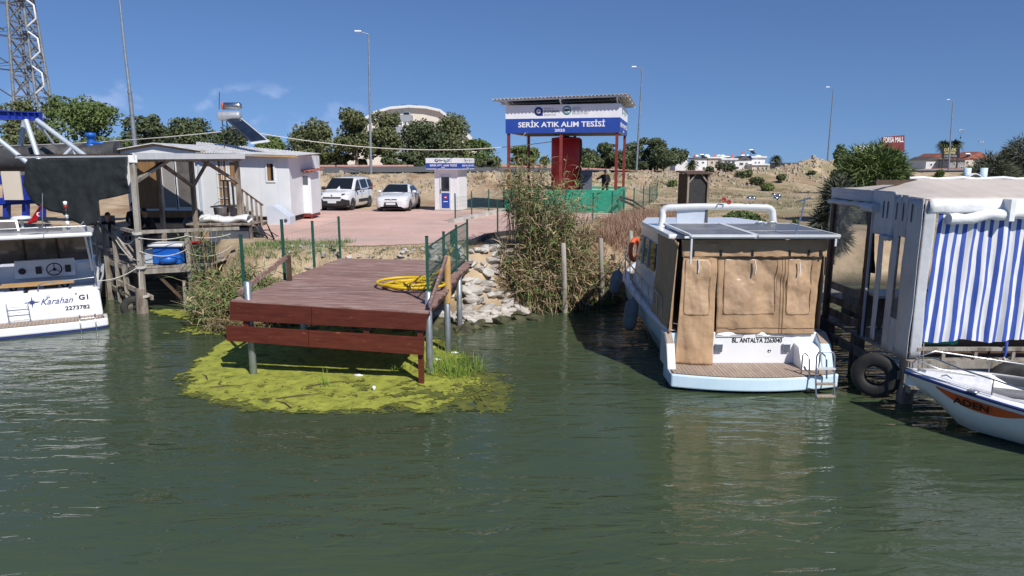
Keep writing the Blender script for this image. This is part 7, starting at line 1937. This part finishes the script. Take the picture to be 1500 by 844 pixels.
# bushes beyond the floating cabin
def bush(label, px, ptop, wpx, Y, mat, n, size, sprig, gz=None, name='bush', flat=1.0, seed=1, cat='bush', group=None):
    rg = random.Random(seed + int(px)); top = D(px, ptop, Y); g_ = ground_z(top.x, Y) if gz is None else gz
    W = wpx / 1000 * Y; H = top.z - g_
    lobes = []
    for k in range(9):
        a = rg.uniform(0, 6.283); r_ = W * rg.uniform(.16, .26)
        lobes.append((top.x + math.cos(a) * (W / 2 - r_) * rg.random() ** .5, Y + math.sin(a) * (W / 2 - r_) * .6, g_ + H * rg.uniform(.25, .75), r_, r_ * .9, min(r_, H * .35)))
    lobes.append((top.x, Y, top.z - H * .25, W * .26, W * .26, H * .25))
    t_ = thing(name, label, cat, (top.x, Y, g_), group=group)
    o = foliage(lobes, n, size, rg, sprig=sprig).build('crown', mat, t_, fix=False); o['kind'] = 'stuff'
    m = MB()
    for k in range(5): m.tube([V((top.x + rg.uniform(-.1, .1) * W, Y, g_ - .1)), V(lobes[k][:3])], [.03 * H ** .5, .012], 5)
    m.build('stems', 'bark', t_)
    return t_
bush('feathery green tamarisk bush rising behind the cabin roof', 1288, 212, 135, 31, 'leaf_a', 15000, .16, True)
bush('drooping grey green bush beside the floating cabin doorway', 1228, 262, 60, 26, 'leaf_grey', 5200, .16, True)
bush('dark broadleaf shrub beside the tamarisk bush', 1232, 212, 34, 60, 'leaf_a', 2200, .24, False)
bush('dusty grey green tree beyond the cabin ridge', 1458, 228, 80, 36, 'leaf_grey', 9000, .15, True)
bush('tall dusty olive tree beyond the cabin roof end', 1500, 204, 80, 38, 'leaf_grey', 9000, .15, True)
bush('low bright shrub before the far white house', 1376, 249, 18, 85, 'leaf_a', 700, .25, False)
def ground_hit(px, py):
    d = ray(px, py); t = 25.0
    while t < 160:
        p = V((d.x * t, d.y * t, CAM_H + d.z * t))
        if p.z < ground_z(p.x, p.y): return p
        t += .25
    return p
for (px, pt, pb, wp, lb) in ((1056, 239, 251, 17, 'small dark shrub on the crest below the white houses'), (1086, 251, 263, 20, 'round green shrub on the pale rubble slope'), (1098, 249, 260, 17, 'round green shrub beside another on the rubble slope'), (1108, 259, 272, 26, 'flat olive shrub low on the rubble slope'), (1144, 255, 269, 18, 'round dark shrub on the bare slope'), (1040, 244, 254, 15, 'tiny shrub above the timber hut'), (1190, 250, 257, 14, 'small shrub at the foot of the rubble mound'), (985, 264, 275, 22, 'green weed clump on the slope beside the hut'), (1070, 239, 252, 24, 'bushy shrub before the white house balconies'), (1125, 268, 280, 24, 'low dry-edged shrub below the rubble slope')):
    gp_ = ground_hit(px, pb)
    bush(lb, px, pt, wp, gp_.y, 'leaf_a' if px % 2 else 'leaf_c', 900, .18, False, group='shrubs on the embankment')
for (px, pt, wp, Y, lb) in ((1022, 318, 36, 27, 'bright green weed bush behind the radar arch board'), (1085, 309, 80, 28, 'wide bright green weed bush seen through the radar arch'), (1165, 322, 20, 26, 'small green weed beside the radar arch leg')):
    bush(lb, px, pt, wp, Y, 'grass_green' if False else 'leaf_a', 2600, .13, False, cat='bush', group='green weeds behind the tan-canvas boat')
# palms
def palm(label, px, ptop, Y, rr, nf=34):
    rg = random.Random(px); top = D(px, ptop, Y); g_ = 1.8
    t_ = thing('palm_tree', label, 'palm', (top.x, Y, g_), group='palms far off'); c_ = top - V((0, 0, rr * .55))
    MB().tube([(top.x, Y, g_), (top.x + .1, Y, (g_ + c_.z) / 2), c_], [.35, .28, .25], 8).build('trunk', 'bark', t_)
    m = MB()
    for k in range(nf):
        a = rg.uniform(0, 6.283); el = rg.uniform(-.7, 1.3); d = V((math.cos(a) * math.cos(el), math.sin(a) * math.cos(el), math.sin(el)))
        for q in range(5):
            d2 = (d + V((rg.gauss(0, .2), rg.gauss(0, .2), rg.gauss(0, .2)))).normalized()
            blade(m, c_, d2, rr * rg.uniform(.75, 1.1), rr * .16, .45, 4, rg=rg)
    o = m.build('fronds', 'palm_leaf', t_, fix=False); o['kind'] = 'stuff'
palm('far palm beside the white houses', 1137, 226, 210, 2.6)
palm('tall far palm behind the dark notice board', 1385, 204, 205, 3.0); palm('far palm beside the lamp and dark notice board', 1400, 203, 206, 3.0)
palm('small palm seen under the canopy roof', 762, 214, 105, 1.6); palm('palm before the far beige houses', 1473, 219, 180, 2.2); palm('dark palm among the white domed houses', 1014, 233, 250, 3.2)

# ------------------------------------------------------------------ arched hall
ah = thing('arched_hall', 'cream arched sports hall with a grey entrance front behind trees', 'hall', (-21, 140, 1.8))
HY2 = 140.0
prof = [(505, 250), (512, 205), (528, 180), (550, 166), (572, 159.5), (600, 157), (625, 158.5), (645, 163), (662, 176), (677, 191), (688, 203), (694, 212), (698, 250)]
pts = [D(x, y, HY2) for x, y in prof]; pts[0].z = pts[-1].z = 1.5
MB().slab(pts, (0, 30, 0)).build('hall_body', 'cream', ah)
m = MB()
for a, b_ in zip(pts[1:-1], pts[2:-1]): m.bar(a + V((0, -.4, .1)), b_ + V((0, -.4, .1)), 1.0, .5)
m.build('roof_edge', 'white_paint', ah)
e0, e1 = D(577, 169, HY2 - 1), D(604, 169, HY2 - 1)
eb = MB().bb(e0.x, e1.x, HY2 - 2.5, HY2 - .05, 1.5, e0.z).build('entrance_block', 'grey_wall', ah)
for s_, py, wd in (('THE', 185, 2.2), ('LAND', 193, 2.0), ('ARENA', 199, 2.7)): text_part('lettering', s_, 1.1, frame(D(583, py, HY2 - 2.52), (1, 0, 0), (0, 0, 1)), 'text_white', eb, width=wd, bold=.04) if s_ != 'LAND' else None
w0, w1 = D(593, 165.5, HY2), D(601, 170.5, HY2); wf = MB().bb(w0.x - .1, w1.x + .1, HY2 - 1.4, HY2 - .2, w1.z, w0.z + .1).build('roof_light', 'grey_wall', ah); MB().bb(w0.x, w1.x, HY2 - 1.5, HY2 - 1.38, w1.z + .1, w0.z).build('pane', 'glass_dark', wf)
for px in (592, 608): MB().box(D(px, 155.6, HY2 + 3), (1.1, 1, .5)).build('roof_unit', 'roof_dark', ah)

# ------------------------------------------------------------------ far houses
def house(label, x0, x1, ytop, Y, mat, depth=9, roof=None, rows=(), group='far white houses', base=1.2, dome=None, balcony=None, name='house', tanks=()):
    a = D(x0, ytop, Y); b_ = D(x1, ytop, Y)
    t_ = thing(name, label, 'house', ((a.x + b_.x) / 2, Y + depth / 2, base), group=group)
    MB().bb(a.x, b_.x, Y, Y + depth, base, a.z).build('wall', mat, t_)
    if roof == 'flat': MB().bb(a.x - .4, b_.x + .4, Y - .5, Y + depth, a.z + .01, a.z + .35).build('roof', 'roof_dark', t_)
    elif roof == 'white': MB().bb(a.x - .4, b_.x + .4, Y - .7, Y + depth, a.z + .01, a.z + .5).build('roof', 'house_white', t_)
    elif roof in ('gable', 'tile'):
        xm = (a.x + b_.x) / 2; MB().slab([(a.x - .3, Y - .3, a.z), (b_.x + .3, Y - .3, a.z), (xm, Y - .3, a.z + (b_.x - a.x) * .28)], (0, depth, 0)).build('roof', 'roof_tile' if roof == 'tile' else 'roof_dark', t_)
    for (wx, wy, ww, wh) in rows:
        c_ = D(wx, wy, Y); k = Y / 1000
        w_ = MB().bb(c_.x - ww * k / 2 - .1, c_.x + ww * k / 2 + .1, Y - .12, Y - .01, c_.z - wh * k / 2 - .1, c_.z + wh * k / 2 + .1).build('window', 'house_white', t_)
        MB().bb(c_.x - ww * k / 2, c_.x + ww * k / 2, Y - .16, Y - .10, c_.z - wh * k / 2, c_.z + wh * k / 2).build('pane', 'glass_mid', w_)
    if balcony:
        bx0, bx1, by = balcony; p, q = D(bx0, by, Y - 1.2), D(bx1, by, Y - 1.2)
        bo = MB().bb(p.x, q.x, Y - 1.4, Y - .01, p.z - .2, p.z).build('balcony', 'house_white', t_); m = MB(); n = max(3, int((q.x - p.x) / .6))
        for i in range(n + 1): x = lerp(p.x, q.x, i / n); m.bar((x, Y - 1.35, p.z), (x, Y - 1.35, p.z + 1), .06)
        m.bar((p.x, Y - 1.35, p.z + 1), (q.x, Y - 1.35, p.z + 1), .08); m.build('railing', 'house_white', bo)
    if dome:
        for (dx, dy, dr, mt) in dome:
            c_ = D(dx, dy, Y + 3); r_ = dr * Y / 1000; m = MB(Matrix.Translation(c_)); m.lathe([(r_, 0), (r_ * .95, r_ * .22), (r_ * .7, r_ * .5), (r_ * .3, r_ * .64), (0, r_ * .68)], 20); d_ = m.build('dome', 'house_white', t_)
            MB(Matrix.Translation(c_)).lathe([(r_ * 1.04, -r_ * .35), (r_ * 1.05, .05), (r_ * .9, .08)], 20).build('dome_band', 'dome_blue', d_)
    for (tx, ty) in tanks:
        c_ = D(tx, ty, Y + 2); k = Y / 1000
        ta = MB().bb(c_.x - .8 * k, c_.x + .8 * k, Y + 1.8, Y + 2.2, c_.z - 3 * k, c_.z + 2.5 * k).build('water_tank', 'orange', t_)
    return t_
def heater(par_label, px, py, Y):
    c_ = D(px, py, Y); t_ = thing('solar_heater', par_label, 'solar heater', c_ - V((0, 0, 1.2)), group='solar heaters on the far roofs')
    MB().tube([c_ + V((-.7, 0, .3)), c_ + V((.7, 0, .3))], .32, 12).build('tank', 'alu', t_); MB().slab([c_ + V((-.7, -.2, .2)), c_ + V((.7, -.2, .2)), c_ + V((1.5, -1.4, -1.2)), c_ + V((.1, -1.4, -1.2))], (0, .08, .05)).build('collector', 'solar', t_)
    MB().bar(c_ + V((0, .1, .1)), c_ + V((0, .1, -1.2)), .08).build('stand', 'dark_steel', t_)
HYY = 262
house('white villa with a pale blue dome beside the dark tree', 990, 1008, 230, HYY, 'house_white', roof='white', dome=((1000, 230, 5, 0), (994, 231, 4, 0)), rows=((1001, 236, 2, 3),))
house('white two-storey villa below a pale dome', 1018, 1036, 233, HYY, 'house_white', roof='flat', rows=((1022, 238, 2, 2), (1030, 238, 3, 2), (1031, 247, 3, 4)), dome=((1020, 229.5, 4, 0),), tanks=((1018, 229),))
house('beige-fronted villa with dark recessed windows', 1037, 1057, 232, HYY, 'house_beige', roof='white', rows=((1043, 238, 3, 3), (1051, 238, 5, 3), (1044, 247, 4, 4)), dome=((1035, 229.5, 5, 0), (1053, 230, 5, 0)), tanks=((1047, 229),))
house('white villa with a long glazed upper balcony', 1058, 1079, 234, HYY - 2, 'house_white', roof='white', rows=((1063, 238, 4, 4), (1068, 238, 4, 4), (1074, 238, 4, 4), (1078, 246, 8, 3)), balcony=(1058, 1080, 243), dome=((1058, 230, 5, 0),), tanks=((1073, 229),))
house('white villa under a dark sloping roof with heaters', 1079, 1101, 235, HYY, 'house_white', roof='gable', rows=((1086, 240, 5, 3), (1094, 240, 3, 3), (1097, 246, 3, 3)), tanks=((1087, 224),))
house('white villa with a low beige annex and stepped roof', 1101, 1121, 231, HYY + 4, 'house_white', roof='white', rows=((1107, 238, 2, 2), (1112, 238, 2, 2)), dome=((1110, 231, 6, 0),))
house('beige single-storey annex before the stepped white villa', 1102, 1125, 242, HYY - 6, 'house_beige', roof='white', rows=((1110, 247, 3, 4), (1117, 247, 3, 3)))
house('low grey house beside the far palm', 1143, 1172, 240, 230, 'house_grey', roof='flat', rows=((1150, 243, 3, 2), (1160, 243, 3, 2)))
for i, (px, py, lb) in enumerate(((1088, 229, 'dark solar heater on the white villa with sloping roof'), (1100, 221, 'raised solar heater above the stepped white villa'), (1066, 231, 'solar heater on the glazed balcony villa'), (1028, 228, 'solar heater on the domed white villa'), (1096, 229, 'second dark solar heater on the villa with sloping roof'))): heater(lb, px, py, HYY + 1)
house('white gabled house with a grey roof beyond the tamarisk', 1357, 1376, 235, 190, 'house_white', roof='gable', rows=((1364, 241, 2, 2), (1370, 240, 2, 2)), group='far houses by the palms')
house('red tiled house behind the white gabled house', 1366, 1388, 231, 215, 'house_beige', roof='tile', rows=((1372, 240, 2, 3),), group='far houses by the palms')
house('grey flat-roofed house below the dark notice board', 1392, 1413, 235, 185, 'house_grey', roof='flat', rows=((1398, 239, 2, 2), (1408, 237, 2, 2), (1408, 246, 3, 4)), group='far houses by the palms')
house('small beige gabled shed before the grey house', 1394, 1411, 251, 150, 'house_beige', roof='gable', group='far houses by the palms', base=1.5)
house('long beige row house with solar heaters', 1414, 1452, 233, 230, 'house_beige', roof='tile', rows=((1417, 238, 3, 3), (1435, 237, 4, 3), (1445, 239, 3, 3)), group='far houses by the palms')
house('cream house showing between the dusty trees', 1466, 1482, 236, 200, 'house_beige', roof='flat', rows=((1472, 241, 3, 3),), group='far houses by the palms')
for i, (px, lb) in enumerate(((1417, 'first dark heater over the long beige row house'), (1424, 'dark heater on the middle of the beige row house'), (1429, 'dark heater next to the chimney of the beige row house'), (1436, 'dark heater near the end of the beige row house'))): heater(lb, px, 229 if i else 227, 231)
# ------------------------------------------------------------------ signs
def board(label, p00, p10, p11, p01, Y, mat, lines, legs, name='billboard', Ys=None):
    q = [D(*p, Y + (Ys[i] if Ys else 0)) for i, p in enumerate((p00, p10, p11, p01))]
    t_ = thing(name, label, 'sign', (q[0] + q[1]) / 2 * 1 - V((0, 0, (q[0].z + q[1].z) / 2 - 1.5)))
    bo = MB().slab(q, (0, .25, 0)).build('panel', mat, t_)
    for lx in legs:
        p = q[0].lerp(q[1], lx); MB().bar((p.x, p.y + .15, 1.2), (p.x, p.y + .15, p.z), .3, .3).build('leg', 'dark_steel', t_)
    for (s_, fx, fz, size, wd, mt) in lines:
        o_ = q[0].lerp(q[1], fx).lerp(q[3].lerp(q[2], fx), fz) - V((0, .03, 0)); text_part('lettering', s_, size, frame(o_, q[1] - q[0], (0, 0, 1)), mt, bo, width=(q[1] - q[0]).length * wd, bold=.03)
    return t_
board('red billboard with white FORSA MALL letters above the tamarisk', (1292, 222), (1325, 221), (1325, 198), (1292, 201), 150, 'post_red', [('FORSA MALL', .05, .62, 1.55, .9, 'text_white')], (.2, .8))
MB().bar(D(1308, 200, 150.2), D(1309, 195, 150.2), .1).single('aerial', 'dark_steel', 'short aerial standing on the red billboard', 'aerial') if False else None
board('dark notice board with gold letters before the far palms', (1380, 232), (1406, 231.5), (1406, 215), (1380, 215.5), 178, 'ink', [('DİLEK', .12, .62, 1.0, .7, 'text_gold'), ('HOME', .14, .36, .8, .6, 'text_gold'), ('CENTER', .1, .10, .6, .75, 'text_grey')], (.1, .9))
board('pale blank billboard behind the tamarisk', (1253, 226), (1281, 226), (1280, 213.5), (1254, 214), 140, 'white_paint', [], (.2, .8))
# paraglider and gull
pg = thing('paraglider', 'pale yellow paraglider wing far off in the sky', 'paraglider', D(1408, 195, 300))
m = MB(); c_ = D(1408, 193, 300); m.grid(lambda u, v: c_ + V((1.15 * math.cos(math.pi * (1 - u)), .6 * (v - .5), .95 * math.sin(math.pi * u) - .1 + .1 * math.sin(v * 3))), 16, 4); m.build('wing', 'yellow_cloth', pg, fix=False, solid=.12)
for s_ in (-1, 0, 1): MB().tube([c_ + V((1.0 * s_, 0, .1)), c_ + V((0, 0, -2.2))], .02, 4).build('line', 'ink', pg)
MB().lathe([(0, -.5), (.2, -.4), (.24, 0), (.14, .35), (0, .5)], 8, tuple(c_ + V((0, 0, -2.5)))).build('harness', 'black_cloth', pg)
gl = thing('gull', 'white gull flying above the far houses', 'bird', D(1438, 208, 90)); c_ = D(1438, 208, 90)
MB(Matrix.Translation(c_)).lathe([(0, -.24), (.05, -.16), (.075, 0), (.05, .14), (.03, .24), (0, .26)], 10, (0, 0, 0), 'X').build('body', 'text_white', gl)
for sg in (-1, 1): MB().slab([c_ + V((-.08, 0, .03)), c_ + V((.1, 0, .03)), c_ + V((.02, sg * .35, .16)), c_ + V((-.18, sg * .62, .05)), c_ + V((-.1, sg * .35, .15))], (0, 0, .012)).build('wing', 'gelcoat_grey', gl)

# ------------------------------------------------------------------ rubble and dry growth
def rubble(name, label, n, pick, smin, smax, mat):
    m = MB(); k = 0
    while k < n:
        x, y, ok = pick()
        if not ok: continue
        s_ = rng.uniform(smin, smax) * (1 if rng.random() < .9 else 1.7); z = ground_z(x, y)
        vs_ = [(x + s_ * (sx + rng.uniform(-.35, .35)) * .6, y + s_ * (sy + rng.uniform(-.35, .35)) * .6, z + s_ * (sz * .6 + .25 + rng.uniform(-.25, .25))) for sz in (-1, 1) for sy in (-1, 1) for sx in (-1, 1)]
        m.add(vs_, [(0, 2, 3, 1), (4, 5, 7, 6), (0, 1, 5, 4), (2, 6, 7, 3), (0, 4, 6, 2), (1, 3, 7, 5)]); k += 1
    o = m.build(name, mat, None, fix=False); return props(o, label, 'rubble', None, 'stuff')
def pick_bank():
    x = rng.uniform(-16, 24); k = rng.uniform(.8, 9); y = road_y(x) - k
    return x, y, nz3(x * .3, y * .3, 8) > -.15 + .03 * abs(k - 4)
rubble('rubble', 'broken stones scattered along the road embankment', 2100, pick_bank, .06, .18, 'rubble')
def pick_mound():
    x = rng.gauss(34, 7); y = rng.gauss(78, 4); return x, y, y < road_y(x) + 6
rubble('rubble', 'loose stones covering the rubble mound on the right', 1300, pick_mound, .06, .17, 'rubble')
def pick_flat():
    x = rng.uniform(-18, 30); y = rng.uniform(42, 62); return x, y, y > 42 + max(0, 2 - x * .2)
rubble('rubble', 'scattered pebbles on the bare flat ground', 700, pick_flat, .03, .09, 'rubble')
def tufts(label, n, pick, hmin, hmax, mat, w=.02, lean=.8, per=9, cat='grass', name='dry_grass'):
    m = MB(); k = 0
    while k < n:
        x, y, ok = pick()
        if not ok: continue
        k += 1; z = ground_z(x, y)
        for q in range(per):
            a = rng.uniform(0, 6.283); r_ = rng.random() * .22
            b2 = rng.uniform(0, 6.283); l_ = lean * rng.random()
            blade(m, (x + r_ * math.cos(a), y + r_ * math.sin(a), z - .02), (l_ * math.cos(b2), l_ * math.sin(b2), 1), rng.uniform(hmin, hmax), w, rng.uniform(.1, .6), 3, rg=rng)
    o = m.build(name, mat, None, fix=False); return props(o, label, cat, None, 'stuff')
def pk1():
    x = rng.uniform(2.4, 8.2); y = rng.uniform(22.4, 34.5); return x, y, y > interp(x, SHORE) + .4 and x < 3.6 + (y - 20) * .45 and x > 1.8 + (y - 22) * .30 and nz3(x * .7, y * .7, 5) > -.45
tufts('brown dry brush covering the bank behind the tan-canvas boat', 1150, pk1, .35, .95, 'brush_dry', .022, 1.0, 12, name='dry_brush')
def pk2():
    x = rng.uniform(5, 34); y = rng.uniform(33, 66); return x, y, nz3(x * .25, y * .25, 3) > .12 and y < road_y(x) - 7 and not (abs(x - 3.5) < 4.5 and y < 45)
tufts('thin olive grass patches on the flat beyond the bank', 1500, pk2, .12, .35, 'grass_olive', .03, 1.0, 7)
def pk3():
    x = rng.uniform(-8.6, -5.5); y = rng.uniform(18.9, 23.4); return x, y, y > interp(x, SHORE) and nz3(x, y, 4) > -.3
tufts('green grass on the bank between the pier and the dock', 420, pk3, .12, .35, 'reed_fresh', .02, 1.0, 9)
def pk4():
    x = rng.uniform(-5.4, -.6); y = 20.9 + rng.uniform(0, 1.3) + max(0, x + 3) * .6; return x, y, nz3(x * .9, y * .9, 6) > -.05
tufts('olive weeds between the dock stones and the pink paving', 420, pk4, .04, .12, 'grass_olive', .018, 1.2, 9)
def pk5():
    x = rng.uniform(-16, 24); y = road_y(x) - rng.uniform(.5, 7); return x, y, nz3(x * .4, y * .4, 13) > .2
tufts('dry yellow grass tufts on the road embankment', 600, pk5, .2, .5, 'grass_olive', .04, 1.0, 8)
